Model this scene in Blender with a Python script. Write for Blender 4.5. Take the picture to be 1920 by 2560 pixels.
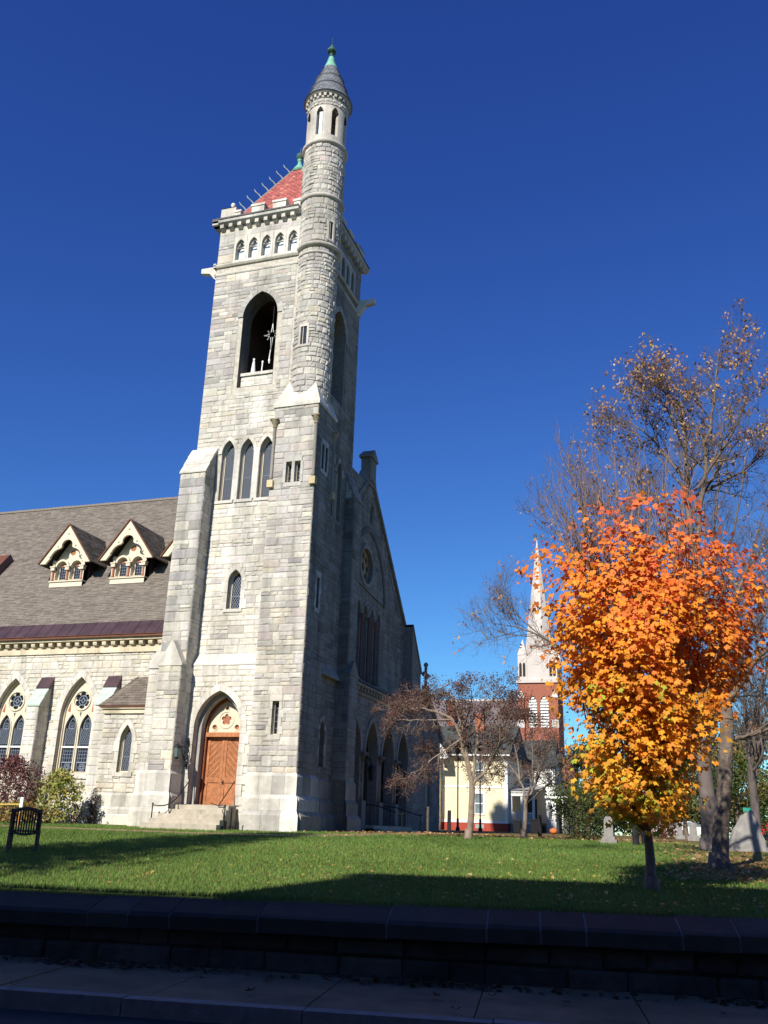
import bpy, math, random
import numpy as np
from mathutils import Vector, Matrix
from mathutils.geometry import tessellate_polygon

for o in list(bpy.data.objects):
    bpy.data.objects.remove(o)
SC = bpy.context.scene
COL = SC.collection
RND = random.Random(11)
R = math.radians

# ---------------------------------------------------------------- camera
EYE = 0.2
PITCH, ROLL, HEAD = R(19.29), R(1.92), R(71.55)
F_PX = 2255.0
def cam_axes():
    fwd = Vector((0, math.cos(PITCH), math.sin(PITCH))); up = Vector((0, -math.sin(PITCH), math.cos(PITCH))); rt = Vector((1, 0, 0))
    r2 = math.cos(ROLL) * rt + math.sin(ROLL) * up
    u2 = -math.sin(ROLL) * rt + math.cos(ROLL) * up
    B = Matrix(((math.sin(HEAD), -math.cos(HEAD), 0), (math.cos(HEAD), math.sin(HEAD), 0), (0, 0, 1)))
    return B @ r2, B @ u2, B @ fwd
CR, CU, CF = cam_axes()
CAM = Vector((0, 0, EYE))
cd = bpy.data.cameras.new('camera')
cam = bpy.data.objects.new('camera', cd)
COL.objects.link(cam)
cam.matrix_world = Matrix(((CR.x, CU.x, -CF.x, 0), (CR.y, CU.y, -CF.y, 0), (CR.z, CU.z, -CF.z, EYE), (0, 0, 0, 1)))
cd.sensor_fit = 'VERTICAL'; cd.sensor_height = 36.0; cd.lens = F_PX / 2560 * 36.0
cd.clip_start = 0.05; cd.clip_end = 3000
SC.camera = cam

# ---------------------------------------------------------------- sky, sun, exposure
SUN_AZ, SUN_EL = R(8.0), R(36.0)
w = bpy.data.worlds.new('World'); SC.world = w; w.use_nodes = True
nt = w.node_tree; nt.nodes.clear()
sky = nt.nodes.new('ShaderNodeTexSky'); sky.sky_type = 'NISHITA'; sky.sun_disc = False
sky.sun_elevation = SUN_EL; sky.sun_rotation = math.pi + SUN_AZ
sky.altitude = 0; sky.air_density = 1.0; sky.dust_density = 0.0; sky.ozone_density = 8.0
# the camera's contrast curve on the clear autumn sky, one curve per channel
sep = nt.nodes.new('ShaderNodeSeparateColor'); com = nt.nodes.new('ShaderNodeCombineColor'); nt.links.new(sky.outputs[0], sep.inputs[0])
for ch, pw, kk in ((0, 1.33, 1.15), (1, 1.37, 1.47), (2, .97, 1.23)):
    m1 = nt.nodes.new('ShaderNodeMath'); m1.operation = 'MULTIPLY'; m1.inputs[1].default_value = .1038
    m2 = nt.nodes.new('ShaderNodeMath'); m2.operation = 'POWER'; m2.inputs[1].default_value = pw
    m3 = nt.nodes.new('ShaderNodeMath'); m3.operation = 'MULTIPLY'; m3.inputs[1].default_value = 9.63 * kk
    nt.links.new(sep.outputs[ch], m1.inputs[0]); nt.links.new(m1.outputs[0], m2.inputs[0]); nt.links.new(m2.outputs[0], m3.inputs[0]); nt.links.new(m3.outputs[0], com.inputs[ch])
bg = nt.nodes.new('ShaderNodeBackground'); bg.inputs['Strength'].default_value = 0.076
wo = nt.nodes.new('ShaderNodeOutputWorld')
nt.links.new(com.outputs[0], bg.inputs[0]); nt.links.new(bg.outputs[0], wo.inputs[0])
sl = bpy.data.lights.new('sun', 'SUN'); sl.energy = 5.0; sl.angle = R(0.55); sl.color = (1.0, 0.93, 0.82)
sun = bpy.data.objects.new('sun', sl); COL.objects.link(sun)
SUNDIR = Vector((math.sin(SUN_AZ) * math.cos(SUN_EL), math.cos(SUN_AZ) * math.cos(SUN_EL), -math.sin(SUN_EL)))
sun.rotation_euler = SUNDIR.to_track_quat('-Z', 'Y').to_euler(); sun.location = (-30, -60, 60)
SC.view_settings.view_transform = 'Standard'; SC.view_settings.look = 'None'
SC.view_settings.exposure = 0.45; SC.view_settings.gamma = 1.0; SC.view_settings.use_curve_mapping = False
SC.render.engine = 'CYCLES'
SC.cycles.max_bounces = 6; SC.cycles.transparent_max_bounces = 8

# ---------------------------------------------------------------- projection helpers
def depth_px(p):
    d = Vector(p) - CAM
    return F_PX / max(d.dot(CF), 0.1)
def pix(p):
    d = Vector(p) - CAM; z = d.dot(CF)
    if z < .1: return None
    return 960 + F_PX * d.dot(CR) / z, 1280 - F_PX * d.dot(CU) / z
LY = [-100, 10.8, 15, 20, 25, 30, 34, 40, 60, 75, 150, 900]
LZ = [-.67, -.67, -.56, -.46, -.32, -.18, -.05, 0, .12, .22, .25, .25]
def gz(y): return float(np.interp(y, LY, LZ))
ST = Vector((math.cos(R(8.8)), math.sin(R(8.8)), 0)); SN = Vector((-math.sin(R(8.8)), math.cos(R(8.8)), 0))
def street(t, n, z): 
    v = ST * t + SN * n
    return (v.x, v.y, z)

# ---------------------------------------------------------------- mesh builder
class MB:
    def __init__(s, col=None): s.v = []; s.f = []; s.c = []; s.col = col or (1, 1, 1)
    def add(s, vs, fs, col=None):
        b = len(s.v); s.v.extend(tuple(p) for p in vs); s.f.extend(tuple(i + b for i in f) for f in fs)
        s.c.extend([col or s.col] * len(vs)); return b
    def hexa(s, p, col=None):           # 8 points: bottom 4 ccw, top 4 ccw
        s.add(p, [(3, 2, 1, 0), (4, 5, 6, 7), (0, 1, 5, 4), (1, 2, 6, 5), (2, 3, 7, 6), (3, 0, 4, 7)], col)
    def box(s, x0, x1, y0, y1, z0, z1, col=None):
        s.hexa([(x0, y0, z0), (x1, y0, z0), (x1, y1, z0), (x0, y1, z0), (x0, y0, z1), (x1, y0, z1), (x1, y1, z1), (x0, y1, z1)], col)
    def fbox(s, fr, s0, s1, t0, t1, d0, d1, col=None):   # box in a frame
        s.hexa([fr(s0, t0, d1), fr(s1, t0, d1), fr(s1, t0, d0), fr(s0, t0, d0), fr(s0, t1, d1), fr(s1, t1, d1), fr(s1, t1, d0), fr(s0, t1, d0)], col)
    def prism(s, fr, poly, d0, d1, col=None, back=True):    # convex or simple polygon (s,t) extruded from d0 (back) to d1 (front)
        n = len(poly); vs = [fr(a, b, d1) for a, b in poly] + [fr(a, b, d0) for a, b in poly]
        fs = [tuple(range(n))] + ([tuple(range(2 * n - 1, n - 1, -1))] if back else [])
        fs += [(i, n + i, n + (i + 1) % n, (i + 1) % n) for i in range(n)]
        s.add(vs, fs, col)
    def tube(s, pts, rad, n=6, col=None, cap=True):
        pts = [Vector(p) for p in pts]
        if not hasattr(rad, '__len__'): rad = [rad] * len(pts)
        vs = []; fs = []; u = None
        for i, p in enumerate(pts):
            d = (pts[min(i + 1, len(pts) - 1)] - pts[max(i - 1, 0)])
            if d.length < 1e-9: d = Vector((0, 0, 1))
            d.normalize()
            if u is None:
                u = d.orthogonal().normalized()
            else:
                u = (u - d * u.dot(d)); u = u.normalized() if u.length > 1e-6 else d.orthogonal().normalized()
            v = d.cross(u)
            for k in range(n):
                a = 2 * math.pi * k / n; vs.append(p + (u * math.cos(a) + v * math.sin(a)) * rad[i])
            if i:
                for k in range(n):
                    a0 = (i - 1) * n + k; a1 = (i - 1) * n + (k + 1) % n
                    fs.append((a0, a1, a1 + n, a0 + n))
        if cap: fs.append(tuple(range(n - 1, -1, -1))); fs.append(tuple(range(len(vs) - n, len(vs))))
        s.add(vs, fs, col)
    def lathe(s, c, prof, n=24, col=None, a0=0):
        vs = []; fs = []
        for r, z in prof:
            for k in range(n):
                a = a0 + 2 * math.pi * k / n; vs.append((c[0] + r * math.cos(a), c[1] + r * math.sin(a), z))
        for i in range(len(prof) - 1):
            for k in range(n):
                fs.append((i * n + k, i * n + (k + 1) % n, (i + 1) * n + (k + 1) % n, (i + 1) * n + k))
        fs.append(tuple(range(n - 1, -1, -1))); fs.append(tuple(range(len(vs) - n, len(vs))))
        s.add(vs, fs, col)
    def sheet(s, fr, outer, holes, d=0.0, rd=None, col=None):
        """planar sheet with holes; rd = reveal depth list (one per hole) going inwards"""
        loops = [outer] + [h for h in holes]
        tris = tessellate_polygon([[Vector((a, b, 0)) for a, b in l] for l in loops])
        flat = [p for l in loops for p in l]
        fs = []
        for a, b, c_ in tris:
            A, B, C_ = flat[a], flat[b], flat[c_]
            cr = (B[0] - A[0]) * (C_[1] - A[1]) - (B[1] - A[1]) * (C_[0] - A[0])
            if abs(cr) < 1e-10: continue
            fs.append((a, b, c_) if cr > 0 else (a, c_, b))
        s.add([fr(a, b, d) for a, b in flat], fs, col)
        if rd:
            for h, q in zip(holes, rd):
                if not q: continue
                n = len(h); s.add([fr(a, b, d) for a, b in h] + [fr(a, b, d - q) for a, b in h], [(i, (i + 1) % n, n + (i + 1) % n, n + i) for i in range(n)], col)
    def plate(s, fr, outer, holes, d0, d1, col=None):     # thick plate with holes
        s.sheet(fr, outer, holes, d1, [d1 - d0] * len(holes), col)
        n = len(outer); s.add([fr(a, b, d1) for a, b in outer] + [fr(a, b, d0) for a, b in outer], [((i + 1) % n, i, n + i, n + (i + 1) % n) for i in range(n)], col)
    def build(s, name, mat, parent=None, smooth=False, **props):
        me = bpy.data.meshes.new(name)
        me.from_pydata(s.v, [], s.f)
        if any(c != (1, 1, 1) for c in s.c[:1]) or len(set(s.c)) > 1:
            at = me.attributes.new('col', 'FLOAT_COLOR', 'POINT')
            at.data.foreach_set('color', np.array([(c[0], c[1], c[2], 1) for c in s.c], dtype=np.float32).ravel())
        if smooth: me.polygons.foreach_set('use_smooth', [True] * len(me.polygons))
        me.update()
        o = bpy.data.objects.new(name, me); COL.objects.link(o)
        if mat: me.materials.append(mat)
        if parent: o.parent = parent
        for k, v in props.items(): o[k] = v
        return o

def thing(name, label, cat, group=None, loc=(0, 0, 0)):
    o = bpy.data.objects.new(name, None); COL.objects.link(o); o.location = loc
    o.empty_display_size = .3
    o['label'] = label; o['category'] = cat
    if group: o['group'] = group
    return o
def tag(o, label, cat, group=None):
    o['label'] = label; o['category'] = cat
    if group: o['group'] = group
    return o
def rebase(root, loc):
    """put an Empty at its thing's base while its world-built parts stay where they are"""
    root.location = loc
    m = Matrix.Translation(-Vector(loc))
    for ch in root.children: ch.matrix_parent_inverse = m

# frames: fr(s, t, d) with d outwards
def FA(Y): return lambda s, t, d: (s, Y - d, t)          # faces -Y
def FB(X): return lambda s, t, d: (X + d, s, t)          # faces +X
def FL(X): return lambda s, t, d: (X - d, -s, t)         # faces -X
def FK(Y): return lambda s, t, d: (-s, Y + d, t)         # faces +Y
def FC(cx, cy, r):                                       # round: s = arc length, 0 faces -Y, grows towards +X
    return lambda s, t, d: (cx + (r + d) * math.sin(s / r), cy - (r + d) * math.cos(s / r), t)
def FT(o, ang):                                          # faces direction: local +s = (cos ang, sin ang)
    c, n = math.cos(ang), math.sin(ang)
    return lambda s, t, d: (o[0] + s * c + d * n, o[1] + s * n - d * c, o[2] + t)

def arch(cx, z0, w_, zs, h, n=7):
    Rr = (w_ * w_ + h * h) / (2 * w_); am = math.asin(min(1, h / Rr))
    right = [(cx + (w_ - Rr) + Rr * math.cos(am * i / n), zs + Rr * math.sin(am * i / n)) for i in range(n + 1)]
    left = [(2 * cx - a, b) for a, b in right[:-1]][::-1]
    return [(cx - w_, z0), (cx + w_, z0)] + right + left
def arch_ring_h(w_, h, r):
    Rr = (w_ * w_ + h * h) / (2 * w_); return math.sqrt(max((Rr + r) ** 2 - (Rr - w_) ** 2, 0))
def circle(cx, cz, r, n=20, a0=0): return [(cx + r * math.cos(a0 + 2 * math.pi * i / n), cz + r * math.sin(a0 + 2 * math.pi * i / n)) for i in range(n)]
def foil(cx, cz, r, k, n=6, a0=math.pi / 2, dep=.62):
    """k-lobed foil outline"""
    out = []; rc = r * dep; rl = r - rc + .0
    for i in range(k):
        a = a0 + 2 * math.pi * i / k
        for j in range(n):
            b = a + (-1 + 2 * j / (n - 1)) * (math.pi / 2 + math.pi / k * .35)
            out.append((cx + rc * math.cos(a) + rl * math.cos(b), cz + rc * math.sin(a) + rl * math.sin(b)))
    return out
def inside(p, poly):
    x, y = p; c = False; n = len(poly); j = n - 1
    for i in range(n):
        if (poly[i][1] > y) != (poly[j][1] > y) and x < (poly[j][0] - poly[i][0]) * (y - poly[i][1]) / (poly[j][1] - poly[i][1]) + poly[i][0]: c = not c
        j = i
    return c
# ---------------------------------------------------------------- materials
MATS = {}
def mat(name, color=(.5, .5, .5), rough=.8, attr=False, var=.12, scale=3.0, bump=0.0, bscale=20.0, metal=0.0, spec=.3, trans=0.0, detail=4, var2=0.0, scale2=.4, dark=None, bdist=.02, streak=0.0):
    m = bpy.data.materials.new(name); m.use_nodes = True; t = m.node_tree; b = t.nodes['Principled BSDF']
    b.inputs['Roughness'].default_value = rough; b.inputs['Metallic'].default_value = metal
    b.inputs['Specular IOR Level'].default_value = spec
    tc = t.nodes.new('ShaderNodeTexCoord')
    def noise(sc, det=4):
        n = t.nodes.new('ShaderNodeTexNoise'); n.inputs['Scale'].default_value = sc; n.inputs['Detail'].default_value = det
        t.links.new(tc.outputs['Object'], n.inputs['Vector']); return n
    if attr:
        a = t.nodes.new('ShaderNodeAttribute'); a.attribute_name = 'col'; base = a.outputs['Color']
    else:
        r = t.nodes.new('ShaderNodeRGB'); r.outputs[0].default_value = (*color, 1); base = r.outputs[0]
    def vary(base, amt, sc, det):
        n = noise(sc, det); mr = t.nodes.new('ShaderNodeMapRange')
        mr.inputs['From Min'].default_value = .3; mr.inputs['From Max'].default_value = .7
        mr.inputs['To Min'].default_value = 1 - amt; mr.inputs['To Max'].default_value = 1 + amt
        t.links.new(n.outputs['Fac'], mr.inputs['Value'])
        mx = t.nodes.new('ShaderNodeMixRGB'); mx.blend_type = 'MULTIPLY'; mx.inputs[0].default_value = 1
        t.links.new(base, mx.inputs[1]); t.links.new(mr.outputs[0], mx.inputs[2]); return mx.outputs[0]
    if var: base = vary(base, var, scale, detail)
    if var2: base = vary(base, var2, scale2, 6)
    if streak:      # rain streaks and soot: noise stretched down the wall, patchy on a larger scale
        mpn = t.nodes.new('ShaderNodeMapping'); mpn.inputs['Scale'].default_value = (1.5, 1.5, .16); t.links.new(tc.outputs['Object'], mpn.inputs[0])
        ns_ = t.nodes.new('ShaderNodeTexNoise'); ns_.inputs['Scale'].default_value = 1.0; ns_.inputs['Detail'].default_value = 7; t.links.new(mpn.outputs[0], ns_.inputs['Vector'])
        mr = t.nodes.new('ShaderNodeMapRange'); mr.inputs['From Min'].default_value = .46; mr.inputs['From Max'].default_value = .68; mr.inputs['To Min'].default_value = 1.04; mr.inputs['To Max'].default_value = 1 - streak
        t.links.new(ns_.outputs['Fac'], mr.inputs['Value']); mx = t.nodes.new('ShaderNodeMixRGB'); mx.blend_type = 'MULTIPLY'; mx.inputs[0].default_value = 1
        t.links.new(base, mx.inputs[1]); t.links.new(mr.outputs[0], mx.inputs[2]); base = mx.outputs[0]
    t.links.new(base, b.inputs['Base Color'])
    if bump:
        n = noise(bscale, 6); bp = t.nodes.new('ShaderNodeBump'); bp.inputs['Strength'].default_value = bump; bp.inputs['Distance'].default_value = bdist
        t.links.new(n.outputs['Fac'], bp.inputs['Height']); t.links.new(bp.outputs[0], b.inputs['Normal'])
    if trans:
        out = t.nodes['Material Output']; tr = t.nodes.new('ShaderNodeBsdfTranslucent'); t.links.new(base, tr.inputs['Color'])
        ms = t.nodes.new('ShaderNodeMixShader'); ms.inputs[0].default_value = trans
        t.links.new(b.outputs[0], ms.inputs[1]); t.links.new(tr.outputs[0], ms.inputs[2]); t.links.new(ms.outputs[0], out.inputs['Surface'])
    MATS[name] = m; return m
STONE = mat('rock_faced_stone', attr=True, rough=.92, var=.10, scale=5, bump=.75, bscale=7, var2=.12, scale2=.7, spec=.15, bdist=.03, streak=.30)
DRESSED = mat('dressed_limestone', attr=True, rough=.88, var=.10, scale=6, bump=.35, bscale=24, var2=.16, scale2=.9, spec=.15, streak=.30)
MORTAR = mat('mortar', (.30, .27, .22), .95, var=.15, scale=8, bump=.5, bscale=30, spec=.1)
CREAM = mat('cream_paint', (.62, .555, .425), .6, var=.06, scale=4, bump=.06, bscale=30)
GLASS = mat('leaded_glass', (.012, .018, .032), .3, var=.5, scale=6, spec=.2, bump=.25, bscale=7)
LEAD = mat('pale_lead', (.24, .27, .33), .5, var=.1)
IRON = mat('black_iron', (.012, .012, .013), .5, var=.2, scale=12)
WOODB2 = mat('plank_wood_dark', (.30, .115, .046), .55, var=.25, scale=9, spec=.35)
WOODDOOR = mat('oiled_door_wood', (.40, .160, .066), .5, var=.22, scale=7, bump=.12, bscale=30, spec=.35, var2=.15, scale2=1.2)
WOODDK = mat('dark_door_wood', (.20, .060, .022), .55, var=.2, scale=8)
TERRA = mat('terracotta_paint', (.33, .125, .07), .65, var=.1)
COPPER = mat('aged_copper', (.075, .045, .050), .42, var=.25, scale=1.6, metal=.25, spec=.5)
COPPERRED = mat('copper_edge', (.16, .065, .035), .5, var=.2, scale=3, metal=.2)
VERD = mat('verdigris_copper', (.17, .40, .29), .7, var=.2, scale=3)
VERDDK = mat('dark_verdigris', (.045, .11, .085), .7, var=.3, scale=6)
PALEGREEN = mat('pale_green_slate', (.42, .50, .44), .8, var=.12, scale=3)
SHINGLE = mat('roof_shingle', attr=True, rough=.9, var=.12, scale=14, bump=.3, bscale=60, spec=.15)
SLATE = mat('grey_slate', attr=True, rough=.7, var=.14, scale=10, bump=.2, bscale=30, spec=.3)
REDTILE = mat('red_roof_tile', attr=True, rough=.8, var=.15, scale=6, bump=.2, bscale=30, spec=.2)
CONC = mat('worn_granite_step', (.40, .36, .285), .9, var=.14, scale=4, bump=.25, bscale=40, var2=.15, scale2=1.5)
WHITE = mat('white_paint', (.78, .78, .75), .6, var=.04)
PALEPANEL = mat('pale_louvre_panel', (.55, .62, .68), .7, var=.22, scale=4)
DARKIN = mat('dark_interior', (.035, .028, .024), .95, var=.2)

S_CREAM = (.56, .532, .462); S_WHITE = (.60, .575, .515); S_GREY = (.36, .343, .315); S_DARK = (.225, .22, .217); S_BUFF = (.55, .485, .375); S_MID = (.425, .408, .37); S_ROSE = (.44, .375, .33); S_SH1 = (.255, .238, .208); S_SH2 = (.205, .192, .168); S_SH3 = (.138, .130, .116)  # S_SH tones: same stone tinted darker, shade put into the colour
# ---------------------------------------------------------------- ground, road, pavement
def ground_mat():
    m = bpy.data.materials.new('lawn_ground'); m.use_nodes = True; t = m.node_tree; b = t.nodes['Principled BSDF']
    b.inputs['Roughness'].default_value = .95; b.inputs['Specular IOR Level'].default_value = .1
    tc = t.nodes.new('ShaderNodeTexCoord')
    def noise(s, d=5):
        n = t.nodes.new('ShaderNodeTexNoise'); n.inputs['Scale'].default_value = s; n.inputs['Detail'].default_value = d
        t.links.new(tc.outputs['Object'], n.inputs['Vector']); return n
    n1 = noise(2.2); cr = t.nodes.new('ShaderNodeValToRGB')
    e = cr.color_ramp.elements; e[0].position = .3; e[0].color = (.07, .105, .022, 1); e[1].position = .72; e[1].color = (.15, .185, .045, 1)
    t.links.new(n1.outputs['Fac'], cr.inputs[0])
    # far ground turns to dry leaf-strewn turf: patches grow with distance along Y and to +X under the trees
    sx = t.nodes.new('ShaderNodeSeparateXYZ'); t.links.new(tc.outputs['Object'], sx.inputs[0])
    far = t.nodes.new('ShaderNodeMapRange'); far.inputs['From Min'].default_value = 27; far.inputs['From Max'].default_value = 40; far.inputs['To Min'].default_value = -.3; far.inputs['To Max'].default_value = .22
    t.links.new(sx.outputs['Y'], far.inputs['Value'])
    n2 = noise(.5); ad = t.nodes.new('ShaderNodeMath'); ad.operation = 'ADD'; t.links.new(n2.outputs['Fac'], ad.inputs[0]); t.links.new(far.outputs[0], ad.inputs[1])
    st = t.nodes.new('ShaderNodeMapRange'); st.inputs['From Min'].default_value = .5; st.inputs['From Max'].default_value = .68; t.links.new(ad.outputs[0], st.inputs['Value'])
    n3 = noise(14); cr2 = t.nodes.new('ShaderNodeValToRGB'); e = cr2.color_ramp.elements
    e[0].position = .35; e[0].color = (.10, .075, .03, 1); e[1].position = .7; e[1].color = (.24, .16, .07, 1); t.links.new(n3.outputs['Fac'], cr2.inputs[0])
    mx = t.nodes.new('ShaderNodeMixRGB'); t.links.new(st.outputs[0], mx.inputs[0]); t.links.new(cr.outputs[0], mx.inputs[1]); t.links.new(cr2.outputs[0], mx.inputs[2])
    t.links.new(mx.outputs[0], b.inputs['Base Color'])
    n4 = noise(40); bp = t.nodes.new('ShaderNodeBump'); bp.inputs['Strength'].default_value = .8; bp.inputs['Distance'].default_value = .03
    t.links.new(n4.outputs['Fac'], bp.inputs['Height']); t.links.new(bp.outputs[0], b.inputs['Normal'])
    return m
GRASSG = ground_mat()
m = MB()
ns = [11.62, 11.9, 12.5, 13.2, 14, 15, 16, 17, 18, 19, 20, 21, 22, 23, 24, 25, 26, 27, 28, 29, 30, 32, 34, 36, 38, 40, 43, 46, 50, 55, 60, 66, 75, 90, 120, 160, 250, 400, 900]
ts = [-600, -300, -150, -90, -60, -45] + list(range(-36, 25, 3)) + [30, 40, 60, 90, 150, 300, 600]
vs = []; fs = []
def ctop(t_): return max(-.1, min(.1, .0108 * (t_ + 1.8)))      # the wall top follows the gentle fall of the street
for n in ns:
    for t_ in ts:
        x, y, _ = street(t_, n, 0); vs.append((x, y, (-.75 + ctop(t_)) if n == ns[0] else gz(y)))
W_ = len(ts)
for i in range(len(ns) - 1):
    for j in range(W_ - 1): fs.append((i * W_ + j, i * W_ + j + 1, (i + 1) * W_ + j + 1, (i + 1) * W_ + j))
m.add(vs, fs); m.build('ground', GRASSG, kind='structure')

ROADM = mat('asphalt', (.045, .045, .048), .9, var=.2, scale=3, bump=.5, bscale=90)
m = MB(); m.add([street(-600, -160, -1.55), street(600, -160, -1.55), street(600, 9.1, -1.55), street(-600, 9.1, -1.55)], [(0, 1, 2, 3)]); m.build('road', ROADM, kind='structure')
PAVM = mat('pavement_concrete', (.215, .158, .09), .93, var=.2, scale=2.5, bump=.5, bscale=45, var2=.25, scale2=.7)
KERBM = mat('granite_kerb', (.24, .215, .20), .85, var=.18, scale=9, bump=.3, bscale=40)
m = MB(); m.add([street(-60, 9.2, -1.45), street(40, 9.2, -1.45), street(40, 11.3, -1.45), street(-60, 11.3, -1.45)], [(0, 1, 2, 3)])
pav = m.build('pavement', MORTAR, kind='structure')
def street_box(mb, t0, t1, n0, n1, z0, z1, col=None):
    mb.hexa([street(t0, n0, z0), street(t1, n0, z0), street(t1, n1, z0), street(t0, n1, z0), street(t0, n0, z1), street(t1, n0, z1), street(t1, n1, z1), street(t0, n1, z1)], col)
k = 0
t_ = -21.0
while t_ < 12:
    m = MB(); street_box(m, t_ + .006, t_ + 1.56, 9.24, 11.32, -1.449, -1.40 + RND.uniform(-.006, .006)); m.build('paving_slab', PAVM, pav); t_ += 1.57
m = MB()
street_box(m, -60, -21.02, 9.24, 11.32, -1.449, -1.4); street_box(m, 12.0, 40, 9.24, 11.32, -1.449, -1.4); m.build('paving_far', PAVM, pav)
t_ = -21.0
while t_ < 12:
    L = RND.uniform(1.5, 2.3); m = MB(); street_box(m, t_ + .008, t_ + L - .004, 9.06, 9.236, -1.7, -1.392 + RND.uniform(-.008, .006)); m.build('kerb_stone', KERBM, pav); t_ += L
# dirt and brick path to the church steps and round to the porch
PATHM = mat('path_dirt', (.27, .17, .10), .95, var=.25, scale=5, bump=.4, bscale=50)
m = MB()
cl = [(-44, 30.1), (-34, 29.9), (-26, 29.6), (-20, 29.6), (-16.5, 29.6), (-13.5, 30.3), (-11.9, 32.0), (-11.3, 35), (-11.2, 40), (-11.4, 47)]
vs = []; fs = []
for i, (x, y) in enumerate(cl):
    a = Vector(cl[max(i - 1, 0)]); b_ = Vector(cl[min(i + 1, len(cl) - 1)]); d = (b_ - a).normalized(); nrm = Vector((-d.y, d.x))
    for k_ in (-.75, .75):
        q = Vector((x, y)) + nrm * k_; vs.append((q.x, q.y, gz(q.y) + .012))
for i in range(len(cl) - 1): fs.append((2 * i, 2 * i + 1, 2 * i + 3, 2 * i + 2))
m.add(vs, fs); m.build('path', PATHM, kind='structure')

# ---------------------------------------------------------------- retaining wall at the pavement
COPE = mat('bluestone_coping', attr=True, rough=.85, var=.15, scale=4, bump=.4, bscale=20)
rw = thing('retaining_wall', 'low dark stone retaining wall with sloped coping along the pavement', 'wall')
core = MB(); street_box(core, -22, 14, 11.28, 11.64, -1.6, -.895); core.build('wall_core', mat('dark_mortar', (.06, .055, .05), .95, var=.2), rw)
WALLDK = mat('dark_wall_stone', attr=True, rough=.92, var=.25, scale=4, bump=.9, bscale=12, var2=.2, scale2=1)
t_ = -21.5; joints = MB()
while t_ < 13.5:
    L = RND.choice([.55, .8, 1.1, 1.3, 1.5]) * RND.uniform(.9, 1.1); a, b_ = t_ + .012, t_ + L - .012
    zo = ctop(t_ + L / 2); zt = -.675 + RND.uniform(-.008, .008); g = RND.uniform(.65, 1.3); m = MB((.062 * g, .052 * g, .042 * g))
    sec = [(11.12, -.985), (11.12, -.835 + RND.uniform(-.012, .012)), (11.17, -.80), (11.62, zt), (11.68, -.985)]
    vs = [street(a, n, z + zo) for n, z in sec] + [street(b_, n, z + zo) for n, z in sec]
    m.add(vs, [(0, 1, 2, 3, 4), (9, 8, 7, 6, 5)] + [(i, i + 5, (i + 1) % 5 + 5, (i + 1) % 5) for i in range(5)]); m.build('coping_stone', COPE, rw)
    t_ += L
    sec = [(11.13, -.98), (11.13, -.84), (11.18, -.806), (11.61, -.685), (11.66, -.98)]
    vs = [street(t_ - .013, n, z + zo) for n, z in sec] + [street(t_ + .013, n, z + zo) for n, z in sec]
    joints.add(vs, [(0, 1, 2, 3, 4), (9, 8, 7, 6, 5)] + [(i, i + 5, (i + 1) % 5 + 5, (i + 1) % 5) for i in range(5)])
joints.build('mortar_joint', mat('pale_joint', (.22, .21, .20), .9), rw)
# ---------------------------------------------------------------- ashlar
def hw_at(op, t, ring):
    """half width blocked at height t by opening op=(cx,w,z0,zs,h)"""
    cx, w_, z0, zs, h = op
    if t < z0: return 0
    if t <= zs: return w_ + ring
    if h <= 0: return 0
    Rr = (w_ * w_ + h * h) / (2 * w_); q = (Rr + ring) ** 2 - (t - zs) ** 2
    if q <= 0: return 0
    return max(0, (w_ - Rr) + math.sqrt(q))
def ashlar(rng, s0, s1, t0, t1, ops=(), ring=.12, h=(.22, .44), wd=(.32, .85), gap=.011, lim=None):
    """random ashlar layout: list of (s0,s1,t0,t1); ops = arched openings; lim(t)->(s0,s1) trims sloping sides"""
    out = []; t = t0
    while t < t1 - .08:
        az = any(o[3] - .05 < t < o[3] + o[4] + ring for o in ops if o[4] > 0)
        hh = rng.uniform(*h)
        if az: hh = min(hh, .2)
        if t + hh > t1 - .12: hh = t1 - t
        a, b = t, t + hh
        cuts = []
        for o in ops:
            if b <= o[2] or a >= o[3] + max(o[4], 0) + ring: continue
            q = max(hw_at(o, max(a, o[2]), ring), hw_at(o, min(b, o[3]), ring) if a < o[3] else 0)
            if q > 0: cuts.append((o[0] - q, o[0] + q))
        l0, l1 = (s0, s1) if lim is None else lim((a + b) / 2)
        s = l0; 
        while s < l1 - .02:
            ww = rng.uniform(*wd) * (1.25 if hh > .36 else 1)
            if s + ww > l1 - .2: ww = l1 - s
            segs = [(s, s + ww)]
            for c0, c1 in cuts:
                ns_ = []
                for x0, x1 in segs:
                    if c1 <= x0 or c0 >= x1: ns_.append((x0, x1))
                    else:
                        if c0 - x0 > .07: ns_.append((x0, c0))
                        if x1 - c1 > .07: ns_.append((c1, x1))
                segs = ns_
            for x0, x1 in segs:
                if hh > .3 and rng.random() < .3:
                    q = a + hh * rng.uniform(.4, .6)
                    if x1 - x0 > .55 and rng.random() < .7:
                        xm = x0 + (x1 - x0) * rng.uniform(.35, .65); out.append((x0, xm, a, q)); out.append((xm, x1, a, q)); out.append((x0, x1, q, b))
                    else: out.append((x0, x1, a, q)); out.append((x0, x1, q, b))
                else: out.append((x0, x1, a, b))
            s += ww
        t = b
    g = gap / 2
    return [(a + g, b - g, c + g, d - g) for a, b, c, d in out if b - a > .05 and d - c > .05]
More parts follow.
